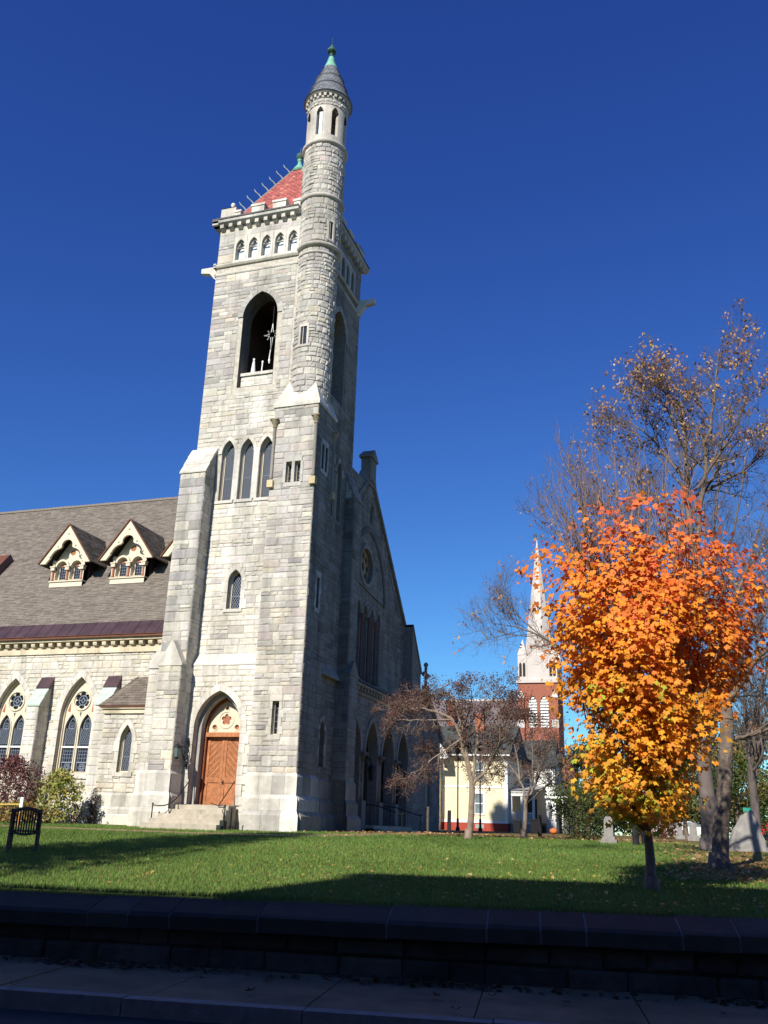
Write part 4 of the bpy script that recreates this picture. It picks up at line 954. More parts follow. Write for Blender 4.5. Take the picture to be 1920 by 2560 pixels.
# ================= NAVE
YN, YE, ZE_, YRD, ZRD = 37.0, 36.6, 8.5, 45.0, 18.7
NW = [(-27.36, .92, 2.1, 4.75, 1.85), (-31.17, .92, 2.1, 4.75, 1.85)]
m = MB(); m.sheet(FA(YN), [(-46, -.4), (XL, -.4), (XL, 8.5), (-46, 8.5)], [arch(o[0], o[2], o[1], o[3], o[4], 9) for o in NW], 0, [.45] * 2); nvw = m.build('nave_wall', MST, church)
lay(nvw, FA(YN), ashlar(rs, -35.5, XL, 1.0, 7.72, NW, ring=.2, h=(.22, .4), wd=(.28, .7)), 'nave', rs, relief=.04)
PROFN = [(0, 1.3), (.08, 1.18), (.08, .72), (.16, .6), (.16, .4), (.2, .35), (.2, -.4)]
plinth(FA(YN), -36, -25.8, (S_WHITE, S_CREAM, S_BUFF), prof=PROFN)
for o in NW:
    cx_, w_, z0, zs, h = o; fr = FA(YN); d = -.28
    m = MB(); ol = arch(cx_, z0, w_, zs, h, 9)
    lw_ = .335; lc_ = .415; lzs_, lh_ = 4.15, .72
    lts = [arch(cx_ + s * lc_, z0 + .12, lw_, lzs_, lh_, 6) for s in (-1, 1)]
    rosec = (cx_, 5.52); rs_ = foil(rosec[0], rosec[1], .42, 6, 5, dep=.6)
    tri = [[(cx_ - .07, 4.95), (cx_ + .07, 4.95), (cx_, 4.72)][::-1]]
    m.plate(fr, ol, lts + [rs_] + tri, d - .1, d); wn = m.build('nave_window', CREAM, church)
    m = MB()
    for s in (-1, 1): ring_strip(m, fr, arch(cx_ + s * lc_, z0 + .08, lw_ + .05, lzs_, lh_ + .06, 6), lts[0 if s < 0 else 1], d - .02, d + .05)
    ring_strip(m, fr, circle(*rosec, .49, 24), circle(*rosec, .43, 24), d - .02, d + .055); ring_strip(m, fr, ol, arch(cx_, z0 + .06, w_ - .07, zs, h - .09, 9), d - .02, d + .09); m.build('tracery_moulding', CREAM, wn)
    m = MB()
    for s in (-1, 1): m.prism(fr, [(cx_ + s * .60, 4.98), (cx_ + s * .74, 5.02), (cx_ + s * .62, 5.4)] if s > 0 else [(cx_ - .74, 5.02), (cx_ - .60, 4.98), (cx_ - .62, 5.4)], d - .03, d + .02)
    m.build('spandrel_inset', TERRA, wn)
    for k, L_ in enumerate(lts + [rs_]):
        xs = [p[0] for p in L_]; zs2 = [p[1] for p in L_]; m = MB()
        m.fbox(fr, min(xs) - .02, max(xs) + .02, min(zs2) - .02, max(zs2) + .02, d - .09, d - .07); m.build('pane', GLASS, wn)
    for L_ in lts:
        ml = MB()
        lattice(ml, fr, L_, .11, .16, d - .068, wd=.013, zr=(3.45, 4.2)); lattice(ml, fr, L_, .135, .16, d - .068, wd=.016, diag=False, zr=(2.68, 3.32))
        xs = [p[0] for p in L_]; a, b = min(xs), max(xs)
        for zz in (2.62, 3.34): ml.fbox(fr, a, b, zz, zz + .05, d - .07, d - .045)
        c_ = (a + b) / 2
        for zz, rr2 in ((4.32, .16), (4.32, .06), (2.42, .15), (2.42, .07)): ring_strip(ml, fr, circle(c_, zz, rr2, 14), circle(c_, zz, rr2 - .02, 14), d - .07, d - .05)
        for q in range(6): a_ = q * math.pi / 3; ring_strip(ml, fr, circle(c_ + .15 * math.cos(a_), 2.42 + .13 * math.sin(a_), .07, 8), circle(c_ + .15 * math.cos(a_), 2.42 + .13 * math.sin(a_), .055, 8), d - .07, d - .05)
        ring_strip(ml, fr, arch(c_, 4.2, .2, 4.3, .4, 5), arch(c_, 4.22, .18, 4.3, .37, 5), d - .07, d - .05)
        for ex in (a + .03, b - .05): ml.fbox(fr, ex, ex + .02, z0 + .14, 4.2, d - .07, d - .05)
        ml.build('lead_lattice', LEAD, wn)
    ml = MB()
    for rr2 in (.24, .1): ring_strip(ml, fr, circle(*rosec, rr2, 18), circle(*rosec, rr2 - .03, 18), d - .07, d - .045)
    for q in range(4): a_ = q * math.pi / 2; pl = [(rosec[0] + .07 * math.cos(a_), rosec[1] + .07 * math.sin(a_)), (rosec[0] + .24 * math.cos(a_), rosec[1] + .24 * math.sin(a_))]; n_ = (-math.sin(a_) * .012, math.cos(a_) * .012); ml.prism(fr, [(pl[0][0] - n_[0], pl[0][1] - n_[1]), (pl[1][0] - n_[0], pl[1][1] - n_[1]), (pl[1][0] + n_[0], pl[1][1] + n_[1]), (pl[0][0] + n_[0], pl[0][1] + n_[1])], d - .07, d - .05)
    ml.build('lead_lattice', LEAD, wn)
    m = MB(); m.fbox(fr, cx_ - w_ + .05, cx_ + w_ - .05, 3.3, 3.38, d - .06, d + .02); m.build('transom', WHITE, wn)
    voussoirs(wn, fr, cx_, w_, zs, h, .3, 7, -.02, .05, rs, jamb=z0, cols=(S_WHITE, S_WHITE, S_CREAM))
    m = MB(S_CREAM); m.prism(fr, [(cx_ - w_ - .1, z0 - .2), (cx_ + w_ + .1, z0 - .2), (cx_ + w_ + .1, z0), (cx_ - w_ - .1, z0)], -.4, .08); m.build('sill', DRESSED, wn)
# nave buttresses with copper and slate caps
for x0 in (-29.58, -25.80, -33.4):
    m = MB(); m.fbox(FA(YN), x0, x0 + .62, -.4, 5.15, -.05, .8); nb_ = m.build('nave_buttress', MST, church)
    lay(nb_, FA(36.2), ashlar(rs, x0, x0 + .62, 1.2, 5.1, h=(.3, .5), wd=(.3, .55)), 'white', rs, relief=.025)
    lay(nb_, FB(x0 + .62), ashlar(rs, 36.2, 37, 1.2, 5.1, h=(.3, .45), wd=(.3, .5)), 'nave', rs, relief=.025)
    m = MB(); m.add([FA(36.2)(s, z, d) for s in (x0, x0 + .62) for z, d in ((5.15, 0), (5.15, -.82), (6.5, -.82))], [(0, 1, 2), (5, 4, 3), (0, 3, 4, 1), (1, 4, 5, 2), (2, 5, 3, 0)]); m.build('buttress_head', MST, nb_)
    slab_slope('cap_slab', nb_, FA(36.2), x0, x0 + .62, [(0, 5.15), (-.27, 5.6), (-.5, 6.0)], PALEGREEN, (1, 1, 1), over=.07); slab_slope('cap_flashing', nb_, FA(36.2), x0, x0 + .62, [(-.5, 6.02), (-.82, 6.58)], COPPER, (1, 1, 1), over=.07)
    plinth(FA(36.2), x0, x0 + .62, (S_WHITE, S_CREAM), mitre1=True, prof=PROFN)
# annex in the corner
AY = 36.0; AW = (-23.82, .31, 2.15, 3.5, .72)
m = MB(); m.sheet(FA(AY), [(-25.12, -.4), (-20.9, -.4), (-20.9, 4.8), (-25.12, 4.8)], [arch(AW[0], AW[2], AW[1], AW[3], AW[4])], 0, [.35]); m.sheet(FL(-25.12), [(-37, -.4), (-36, -.4), (-36, 4.8), (-37, 4.8)], []); anx = m.build('annex_wall', MST, church)
lay(anx, FA(AY), ashlar(rs, -25.12, -21.3, 1.3, 4.7, [AW], ring=.2, h=(.24, .44), wd=(.3, .75)), 'nave', rs, relief=.04)
plinth(FA(AY), -25.12, -21.5, (S_WHITE, S_CREAM, S_MID), prof=PROFN)
wn = lancet(church, FA(AY), AW[0], AW[2], AW[1], AW[3], AW[4], d=.22); voussoirs(wn, FA(AY), AW[0], AW[1], AW[3], AW[4], .2, 5, -.02, .05, rs, jamb=AW[2], cols=(S_WHITE, S_CREAM))
m = MB(S_CREAM); m.fbox(FA(AY), AW[0] - .5, AW[0] + .5, AW[2] - .18, AW[2], -.3, .08); m.build('sill', DRESSED, wn)
m = MB((.60, .52, .38)); m.fbox(FA(AY), -25.2, -20.9, 4.72, 4.92, 0, .12); m.fbox(FA(AY), -25.26, -20.9, 4.92, 5.0, 0, .2); m.build('annex_cornice', DRESSED, anx)
m = MB(); m.fbox(FA(AY), -25.32, -20.9, 5.0, 5.05, -.02, .26); m.build('annex_gutter', COPPERRED, anx)
A0, A1 = Vector((-25.35, 35.76, 5.06)), Vector((-21.0, 35.76, 5.06)); B0, B1 = Vector((-24.28, 36.98, 6.55)), Vector((-21.0, 36.98, 6.55))
m = MB((.19, .155, .125)); m.add([A0, A1, B1, B0, (-25.35, 36.98, 5.06)], [(0, 1, 2, 3), (0, 3, 4), (0, 4, 2, 1)]); anr = m.build('annex_roof', SHINGLE, church)
nrm = (A1 - A0).cross(B0 - A0).normalized(); rows = 12
for i in range(rows):
    f0, f1 = i / rows, (i + 1.12) / rows; l0 = A0.lerp(B0, f0); x = A1.x - .0; 
    xx = A1.x + rs.uniform(-.2, 0); zf = lambda f: (A0.lerp(B0, f).y, A0.lerp(B0, f).z)
    while xx > l0.x + .05:
        L = rs.uniform(.22, .4); xa = max(xx - L, l0.x); q = nrm
        if f1 <= 1.01 or True:
            y0, z0 = zf(f0); y1, z1 = zf(min(f1, 1.0)); lt = rs.uniform(.014, .034); g = rs.uniform(.75, 1.22); m = MB((.165 * g, .138 * g, .115 * g))
            xb = xx - .006; xl1 = max(xa, A0.lerp(B0, min(f1, 1)).x)
            m.add([(xa, y0 + q.y * lt, z0 + q.z * lt), (xb, y0 + q.y * lt, z0 + q.z * lt), (max(xb, xl1), y1 + q.y * .006, z1 + q.z * .006), (xl1, y1 + q.y * .006, z1 + q.z * .006), (xa, y0, z0), (xb, y0, z0)], [(0, 1, 2, 3), (4, 5, 1, 0)]); m.build('shingle', SHINGLE, anr)
        xx = xa
# corbel table and eaves of the nave
m = MB((.60, .52, .38)); 
x = -46
while x < XL:
    L = rs.uniform(1.0, 1.6); g = rs.uniform(.95, 1.04); m.fbox(FA(YN), x + .003, min(x + L, XL) - .003, 7.72, 7.98, -.02, .1, (.60 * g, .52 * g, .375 * g)); m.fbox(FA(YN), x + .003, min(x + L, XL) - .003, 8.28, 8.42, -.02, .34, (.62 * g, .54 * g, .39 * g)); x += L
m.build('eaves_course', DRESSED, nvw)
m = MB((.42, .36, .27)); m.fbox(FA(YN), -46, XL, 7.96, 8.3, -.02, .04); m.build('corbel_backing', DRESSED, nvw)
x = -35.0
while x < XL - .1:
    m = MB((.56, .49, .36)); m.prism(lambda s, t, d, X=x: (X + .22 - d, YN - s, t), [(.03, 8.02), (.16, 8.02), (.24, 8.07), (.27, 8.16), (.27, 8.285), (.03, 8.285)], 0, .22); m.build('corbel', DRESSED, nvw); x += .51
# roof
def roofpt(y): return ZE_ + (ZRD - ZE_) * (y - YE) / (YRD - YE)
m = MB((.155, .134, .113)); m.add([(-46, YE, ZE_), (-15.85, YE, ZE_), (-15.85, YRD, ZRD), (-46, YRD, ZRD), (-46, 53.6, 9.4), (-15.85, 53.6, 9.4)], [(0, 1, 2, 3), (3, 2, 5, 4)]); roof = m.build('nave_roof', SHINGLE, church)
nrm = Vector((0, -(ZRD - ZE_), (YRD - YE))).normalized(); sm = MB(); rows = 84; y0s = 37.22; rv = random.Random(3)
for i in range(rows):
    f0 = i / rows; f1 = (i + 1.15) / rows; ya, yb = y0s + (YRD - y0s) * f0, min(YRD, y0s + (YRD - y0s) * f1); za, zb = roofpt(ya), roofpt(yb); x = -40 - rv.random() * .4
    while x < -15.9:
        if x > -20.6 and yb < 39.9: break
        L = rv.uniform(.2, .42); x2 = min(x + L, -15.9); g = rv.uniform(.82, 1.18); c = (.175 * g, .152 * g, .128 * g); lt = rv.choice((.012, .018, .028))
        sm.add([(x, ya + nrm.y * lt, za + nrm.z * lt), (x2 - .006, ya + nrm.y * lt, za + nrm.z * lt), (x2 - .006, yb + nrm.y * .005, zb + nrm.z * .005), (x, yb + nrm.y * .005, zb + nrm.z * .005), (x, ya, za), (x2 - .006, ya, za)], [(0, 1, 2, 3), (4, 5, 1, 0)], c); x = x2
sm.build('shingles', SHINGLE, roof, kind='stuff')
m = MB((.22, .19, .16))
x = -46
while x < -16: m.box(x, x + .29, YRD - .12, YRD + .12, ZRD - .06, ZRD + .06 + rv.uniform(0, .02)); x += .3
m.build('ridge_capping', SHINGLE, roof)
# copper eaves band in sheets
x = -37.0
while x < XL:
    L = .62; m = MB(); z0, z1 = roofpt(YE), roofpt(37.24); lt = .03
    m.add([(x, YE - .04 + nrm.y * lt, z0 + nrm.z * lt - .04), (x + L - .01, YE - .04 + nrm.y * lt, z0 + nrm.z * lt - .04), (x + L - .01, 37.24 + nrm.y * lt, z1 + nrm.z * lt), (x, 37.24 + nrm.y * lt, z1 + nrm.z * lt)], [(0, 1, 2, 3)])
    m.tube([(x, YE - .04 + nrm.y * .04, z0 + nrm.z * .04 - .04), (x, 37.24 + nrm.y * .04, z1 + nrm.z * .04)], .014, 4); m.build('copper_sheet', COPPER, roof); x += L
m = MB(); m.fbox(FA(YE), -46, XL, ZE_ - .1, ZE_ + .01, -.3, .06); m.fbox(FA(YE), -46, XL, ZE_ + .01, ZE_ + .03, -.1, .1); m.build('eaves_gutter', COPPERRED, roof)
# copper clad hatch lying on the slope at the left
ya, yb2 = 38.55, 41.25; m = MB(); P8 = [Vector((x, y, roofpt(y))) for x, y in ((-39, ya), (-36.35, ya), (-36.35, yb2), (-39, yb2))]
m.hexa(P8 + [p + nrm * .42 for p in P8]); vh = m.build('copper_hatch', COPPERRED, church)
m = MB(); e = [P8[1] + Vector((.004, 0, 0)), P8[2] + Vector((.004, 0, 0))]; m.hexa([e[0], e[0] + Vector((.05, 0, 0)), e[1] + Vector((.05, 0, 0)), e[1]] + [q + nrm * .46 for q in (e[0], e[0] + Vector((.05, 0, 0)), e[1] + Vector((.05, 0, 0)), e[1])]); m.build('hatch_flashing', COPPER, vh)
# ---------------- dormers
def dormer(cx):
    YF = 39.3; fr = FA(YF)
    dz0 = 11.83; ez = 13.22; az = 15.15; hw = 1.55; bw = 1.03
    slope = (az - ez) / hw
    m = MB(); m.fbox(fr, cx - bw, cx + bw, dz0, dz0 + .28, -.5, 0.02); m.fbox(fr, cx - bw - .04, cx + bw + .04, dz0 + .28, dz0 + .34, -.5, .08)
    m.fbox(fr, cx - bw, cx - bw + .14, dz0 + .34, ez + .12, -.35, .0); m.fbox(fr, cx + bw - .14, cx + bw, dz0 + .34, ez + .12, -.35, .0); dm = m.build('dormer', CREAM, church)
    # bargeboard gable with trefoil cut
    out = [(cx - hw - .06, ez - .14), (cx - hw + .22, ez - .14), (cx - hw + .3, ez + .02)]
    lob = []
    for i in range(10): a = math.pi * .95 - i * (math.pi * .62) / 9; lob.append((cx - .36 + .62 * math.cos(a), 13.28 + .62 * math.sin(a)))
    top = []
    for i in range(11): a = math.pi * 1.1 - i * (math.pi * 1.2) / 10; top.append((cx + .34 * math.cos(a), 14.08 + .3 * math.sin(a)))
    rl = [(2 * cx - a, b) for a, b in lob][::-1]
    arch_ = [p for p in lob if p[0] < cx - .30] + top + [p for p in rl if p[0] > cx + .30]
    poly = [(cx - hw - .06, ez - .16)] + [(cx - hw + .32, ez - .16)] + arch_ + [(cx + hw - .32, ez - .16), (cx + hw + .06, ez - .16), (cx, az + .04)]
    tris = tessellate_polygon([[Vector((a, b, 0)) for a, b in poly]]); m = MB(); n = len(poly)
    m.add([fr(a, b, .36) for a, b in poly] + [fr(a, b, .24) for a, b in poly], [tuple(t_) for t_ in tris] + [tuple(i + n for i in t_) for t_ in tris] + [(i, (i + 1) % n, n + (i + 1) % n, n + i) for i in range(n)]); m.build('bargeboard', CREAM, dm)
    m = MB()
    for bx, bz in ((cx, 14.72), (cx - .56, 14.02), (cx + .56, 14.02), (cx - .98, 13.46), (cx + .98, 13.46)): m.lathe((bx, YF - .37), [(.05, bz - .03), (.05, bz + .03)], 8)
    m.build('boss', CREAM, dm)
    # recessed face with two arched lights
    face = [(cx - bw, dz0 + .3), (cx + bw, dz0 + .3), (cx + bw, ez + .1), (cx, az - .35), (cx - bw, ez + .1)]
    hol = [arch(cx + s * .46, dz0 + .42, .3, 12.95, .3, 5) for s in (-1, 1)]
    m = MB(); m.plate(fr, face, [hol[0], hol[1], circle(cx, 13.82, .17, 14)], -.36, -.26); fc = m.build('window_face', CREAM, dm)
    m = MB()
    for s in (-1, 1): ring_strip(m, fr, arch(cx + s * .46, dz0 + .4, .44, 12.95, .46, 6), arch(cx + s * .46, dz0 + .42, .34, 12.95, .35, 6), -.26, -.05)
    m.build('arch_moulding', CREAM, fc)
    m = MB(); m.lathe((0, 0), [(.001, 0), (.17, 0)], 14); m = MB(); pts = circle(cx, 13.82, .18, 14); m.add([fr(a, b, -.3) for a, b in pts], [tuple(range(14))]); m.build('painted_inset', TERRA, fc)
    for s in (-1, 1): m = MB(); m.prism(fr, [(cx + s * .46 - .2, 13.02), (cx + s * .46 + .2, 13.02), (cx + s * .46 + .12, 13.2), (cx + s * .46 - .12, 13.2)], -.31, -.28); m.build('painted_inset', TERRA, fc)
    for s in (-1, 1):
        m = MB(); m.fbox(fr, cx + s * .46 - .31, cx + s * .46 + .31, dz0 + .4, 13.3, -.36, -.34); pn = m.build('pane', GLASS, dm)
        m = MB(); ring_strip(m, fr, hol[0 if s < 0 else 1], arch(cx + s * .46, dz0 + .48, .245, 12.95, .24, 5), -.36, -.29); m.build('sash', CREAM, pn)
        m = MB(); lattice(m, fr, [(cx + s * .46 - .24, dz0 + .5), (cx + s * .46 + .24, dz0 + .5), (cx + s * .46 + .24, 13.0), (cx + s * .46 - .24, 13.0)], .12, .16, -.338, wd=.014, diag=False); m.build('glazing_bars', LEAD, pn)
    m = MB(); ring_strip(m, fr, circle(cx + .46, 12.98, .075, 12), circle(cx + .46, 12.98, .01, 12), -.34, -.325); m.build('roundel', WHITE, dm)
    for s in (-.92, 0, .92):
        m = MB(); m.lathe((cx + s, YF + .02), [(.07, dz0 + .34), (.085, dz0 + .42), (.065, dz0 + .46), (.062, 12.72), (.085, 12.76)], 10); co = m.build('column', TERRA, dm, smooth=True)
        m = MB(); m.box(cx + s - .12, cx + s + .12, YF - .1, YF + .14, 12.76, 12.92); m.box(cx + s - .15, cx + s + .15, YF - .13, YF + .17, 12.92, 12.99); m.build('capital', CREAM, co)
    # roof and cheeks back into the slope
    yb_r = YE + (az - ZE_) * (YRD - YE) / (ZRD - ZE_); yb_e = YE + (ez - ZE_) * (YRD - YE) / (ZRD - ZE_); y_s = YE + (dz0 - ZE_) * (YRD - YE) / (ZRD - ZE_)
    m = MB()
    for s in (-1, 1):
        m = MB(); xx = cx + s * bw; m.add([(xx, YF - .0, dz0 - .1), (xx, YF, ez + .2), (xx, yb_e + .2, ez + .2), (xx, y_s + .1, dz0 - .1)], [(0, 1, 2, 3) if s < 0 else (3, 2, 1, 0)]); m.build('cheek', COPPER, dm)
    for s in (-1, 1):
        e0 = Vector((cx + s * (hw + .1), YF - .4, ez - .18)); r0 = Vector((cx, YF - .4, az + .06)); e1 = Vector((cx + s * (hw + .1), yb_e + .1, ez - .18)); r1 = Vector((cx, yb_r + .2, az + .06))
        m = MB((.10, .09, .08)); nn_ = (e1 - e0).cross(r0 - e0).normalized(); nn_ = nn_ if nn_.z > 0 else -nn_
        m.hexa([e0, e1, r1, r0, e0 + nn_ * .06, e1 + nn_ * .06, r1 + nn_ * .06, r0 + nn_ * .06]); rf = m.build('dormer_roof', SHINGLE, dm)
        sm = MB(); rows = 15
        for i in range(rows):
            f0, f1 = i / rows, min(1, (i + 1.1) / rows); a0, a1, b0, b1 = e0.lerp(r0, f0), e1.lerp(r1, f0), e0.lerp(r0, f1), e1.lerp(r1, f1); L = (a1 - a0).length; k = max(3, int(L / .3))
            for j in range(k):
                u0, u1 = j / k, (j + .96) / k; g = rv.uniform(.65, 1.3); c = (.125 * g, .11 * g, .095 * g); lt = rv.uniform(.075, .1)
                sm.add([a0.lerp(a1, u0) + nn_ * lt, a0.lerp(a1, u1) + nn_ * lt, b0.lerp(b1, u1) + nn_ * .066, b0.lerp(b1, u0) + nn_ * .066, a0.lerp(a1, u0) + nn_ * .06, a0.lerp(a1, u1) + nn_ * .06], [(0, 1, 2, 3), (4, 5, 1, 0)], c)
        sm.build('shingles', SHINGLE, rf, kind='stuff')
        m = MB(); m.hexa([e0 + Vector((0, -.03, -.03)), e0 + Vector((0, .02, -.03)), r0 + Vector((0, .02, 0)), r0 + Vector((0, -.03, 0)), e0 + Vector((0, -.03, .07)), e0 + Vector((0, .02, .07)), r0 + Vector((0, .02, .1)), r0 + Vector((0, -.03, .1))]); m.build('verge_flashing', COPPERRED, rf)
for cx_ in (-30.95, -27.16, -23.4): dormer(cx_)
# ---------------- gable front (facing +X), porch and low wing
XG = -15.9; fr = FB(XG); GS = (19.15 - 12.1) / (52.2 - 45.0)
GL = [(45.0 + 1.13 * i, .36, 7.5, 10.9, .68) for i in (-1, 0, 1, 2)]; GU = (45.45, .22, 16.3, 17.2, .4); ROSE = (44.95, 13.7, 1.0)
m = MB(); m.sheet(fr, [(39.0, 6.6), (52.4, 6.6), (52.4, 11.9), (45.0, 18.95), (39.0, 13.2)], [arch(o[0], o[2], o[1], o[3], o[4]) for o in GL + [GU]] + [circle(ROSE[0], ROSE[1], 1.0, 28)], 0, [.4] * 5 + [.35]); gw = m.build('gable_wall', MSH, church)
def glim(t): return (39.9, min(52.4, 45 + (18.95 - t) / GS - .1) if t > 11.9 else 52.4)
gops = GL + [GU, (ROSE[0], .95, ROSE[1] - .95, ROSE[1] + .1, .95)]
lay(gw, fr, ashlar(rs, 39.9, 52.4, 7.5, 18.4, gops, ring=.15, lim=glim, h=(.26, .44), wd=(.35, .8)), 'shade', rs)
for o in GL + [GU]:
    wn = lancet(church, fr, o[0], o[2], o[1], o[3], o[4], d=.3, fw=.06); voussoirs(wn, fr, o[0], o[1], o[3], o[4], .17, 4, -.02, .04, rs, cols=(S_SH1, S_SH2))
for s in (-.5, .5, 1.5):
    y = 45.0 + 1.13 * s; m = MB((.17, .085, .07)); m.lathe((XG + .02, y), [(.14, 7.5), (.14, 7.75), (.1, 7.85), (.1, 10.6), (.12, 10.65), (.19, 10.85), (.19, 10.95)], 10); m.build('window_shaft', DRESSED, gw, smooth=True)
m = MB(S_SH1); ring_strip(m, fr, circle(ROSE[0], ROSE[1], 1.2, 28), circle(ROSE[0], ROSE[1], .98, 28), -.05, .06); rw_ = m.build('rose_window', DRESSED, church)
m = MB((.36, .27, .15)); hol = [circle(ROSE[0], ROSE[1], .24, 14)] + [circle(ROSE[0] + .62 * math.cos(k * math.pi / 4), ROSE[1] + .62 * math.sin(k * math.pi / 4), .2, 12) for k in range(8)]
m.plate(fr, circle(ROSE[0], ROSE[1], .99, 28), hol, -.3, -.2); m.build('rose_tracery', DRESSED, rw_)
m = MB(); m.add([fr(a, b, -.28) for a, b in circle(ROSE[0], ROSE[1], .97, 20)], [tuple(range(20))]); m.build('pane', GLASS, rw_)
m = MB(S_SH3); ring_strip(m, fr, [(45.2 + (a - 45.2), b) for a, b in arch(45.2, 12.0, 3.1, 12.1, 3.95, 12)][2:-1], [(a, b) for a, b in arch(45.2, 12.0, 2.85, 12.1, 3.65, 12)][2:-1], -.02, .09); m.build('relieving_arch', DRESSED, gw)
# coping
k = 0; L0 = (45.0, 19.25); L1 = (52.55, 11.85); n = 9
for side in (1, -1):
    for i in range(n):
        f0, f1 = i / n + .003, (i + 1) / n - .003; a = (45 + side * (L1[0] - 45) * f0, L0[1] + (L1[1] - L0[1]) * f0); b = (45 + side * (L1[0] - 45) * f1, L0[1] + (L1[1] - L0[1]) * f1)
        if side < 0 and i > 5: break
        m = MB(S_SH2); pl = [(a[0], a[1] - .32), (b[0], b[1] - .32), b, a] if side > 0 else [(b[0], b[1] - .32), (a[0], a[1] - .32), a, b]
        m.prism(fr, pl, -.55, .14); m.build('coping_stone', DRESSED, gw)
m = MB(S_SH2); m.box(-16.3, -15.75, 44.5, 45.55, 18.7, 20.0); m.prism(fr, [(44.35, 20.0), (45.7, 20.0), (45.7, 20.12), (45.02, 20.62), (44.35, 20.12)], -.5, .22); m.prism(lambda s, t, d: (XG - .2 + d, s, t), [(44.1, 18.4), (45.95, 18.4), (45.6, 19.2), (44.45, 19.2)], -.25, .3); m.build('gable_pinnacle', DRESSED, church)
m = MB(); m.add([(-16.2, 42.4, 16.55), (-15.95, 43.4, 17.5), (-17.2, 43.6, 17.65), (-17.3, 42.9, 17.0)], [(0, 1, 2, 3)]); m.build('ridge_flashing', PALEPANEL, roof)
# right corner buttress of the gable
m = MB(); m.fbox(fr, 52.2, 54.1, -.3, 9.4, -.6, .6); m.add([fr(s, z, d) for d in (-.6, .6) for s, z in ((52.2, 9.4), (54.1, 9.4), (52.2, 12.0))], [(0, 1, 2), (5, 4, 3), (0, 3, 4, 1), (1, 4, 5, 2), (2, 5, 3, 0)]); gb = m.build('buttress', MSH, church)
lay(gb, FB(XG + .6), ashlar(rs, 52.2, 54.1, 1.2, 9.3, h=(.3, .5)), 'shade', rs)
m = MB(S_SH2); m.prism(FB(XG + .6), [(52.2, 12.0), (52.2, 11.85), (54.12, 9.3), (54.3, 9.3), (54.2, 9.55)][::-1], -1.25, .05); m.build('cap_stone', DRESSED, gb)
# porch
XP = -15.0; PA = [(41.5, 1.0, .3, 3.55, 1.7), (44.2, 1.0, .3, 3.55, 1.7), (46.9, 1.0, .3, 3.55, 1.7), (49.6, 1.0, .3, 3.55, 1.7)]; fp_ = FB(XP)
m = MB(); m.sheet(fp_, [(40.1, -.3), (52.2, -.3), (52.2, 6.7), (40.1, 6.7)], [arch(o[0], o[2], o[1], o[3], o[4], 8) for o in PA], 0, [.5] * 4); pw = m.build('porch_wall', MSH, church)
lay(pw, fp_, ashlar(rs, 40.15, 52.2, .5, 6.3, PA, ring=.2, h=(.26, .42)), 'shade', rs)
for o in PA: voussoirs(pw, fp_, o[0], o[1], o[3], o[4], .24, 7, -.03, .06, rs, cols=(S_SH1, S_SH1))
for y in (42.85, 45.55, 48.25):
    m = MB((.22, .11, .07)); m.lathe((XP - .1, y), [(.2, 1.4), (.2, 1.6), (.15, 1.7), (.145, 3.2), (.16, 3.22)], 12); pc = m.build('porch_column', DRESSED, church, smooth=True)
    m = MB(S_SH2); m.box(XP - .38, XP + .18, y - .3, y + .3, .2, 1.4); m.build('column_pedestal', DRESSED, pc)
    m = MB(S_SH3); m.lathe((XP - .1, y), [(.17, 3.2), (.22, 3.3), (.34, 3.52)], 10); m.box(XP - .42, XP + .22, y - .34, y + .34, 3.52, 3.66); m.build('capital', DRESSED, pc)
m = MB(); m.add([(-17.9, 40, -.2), (-17.9, 52.2, -.2), (-17.9, 52.2, 6.6), (-17.9, 40, 6.6), (-15.5, 40, 6.6), (-15.5, 52.2, 6.6)], [(0, 1, 2, 3), (3, 2, 5, 4)]); m.box(-17.9, -15.5, 40.0, 40.12, -.2, 6.6); m.box(-17.9, -15.5, 52.1, 52.2, -.2, 6.6); m.box(-17.9, -14.6, 40.2, 52.2, -.3, .3); m.build('porch_inner_wall', MSH, church)
for y in (44.2, 46.9, 41.5):
    m = MB(); m.prism(FB(-17.88), arch(y, .3, .8, 2.8, 1.0), 0, .08); pd = m.build('porch_door', WOODDK, church)
    m = MB(); m.prism(FB(-17.88), [(y - .02, .3), (y + .02, .3), (y + .02, 3.6), (y - .02, 3.6)], .08, .1); m.build('meeting_stile', WOODDOOR, pd)
m = MB(S_SH1); m.fbox(fp_, 40.0, 52.3, 6.3, 6.5, 0, .1); m.fbox(fp_, 40.0, 52.3, 6.66, 6.8, 0, .34); m.build('porch_cornice', DRESSED, pw)
y = 40.3
while y < 52: m = MB(S_SH1); m.fbox(fp_, y, y + .2, 6.46, 6.68, 0, .27); m.build('corbel', DRESSED, pw); y += .46
m = MB((.10, .10, .11)); m.add([(XP + .4, 40, 6.8), (XP + .4, 52.3, 6.8), (XG + .01, 52.3, 7.45), (XG + .01, 40, 7.45)], [(0, 1, 2, 3)]); m.add([(XP + .4, 40, 6.78), (XP + .4, 52.3, 6.78), (XG, 52.3, 6.78), (XG, 40, 6.78)], [(3, 2, 1, 0)]); m.build('porch_roof', SLATE, church)
pst = thing('porch_steps', 'broad dark stone steps in front of the arched porch', 'steps')
for i in range(3):
    m = MB(); m.box(-15.1, -14.2 + .35 * i, 42.6, 49.0, -.2, .28 - .13 * i); m.build('step', CONC, pst)
rebase(pst, (-14.4, 45.8, 0))
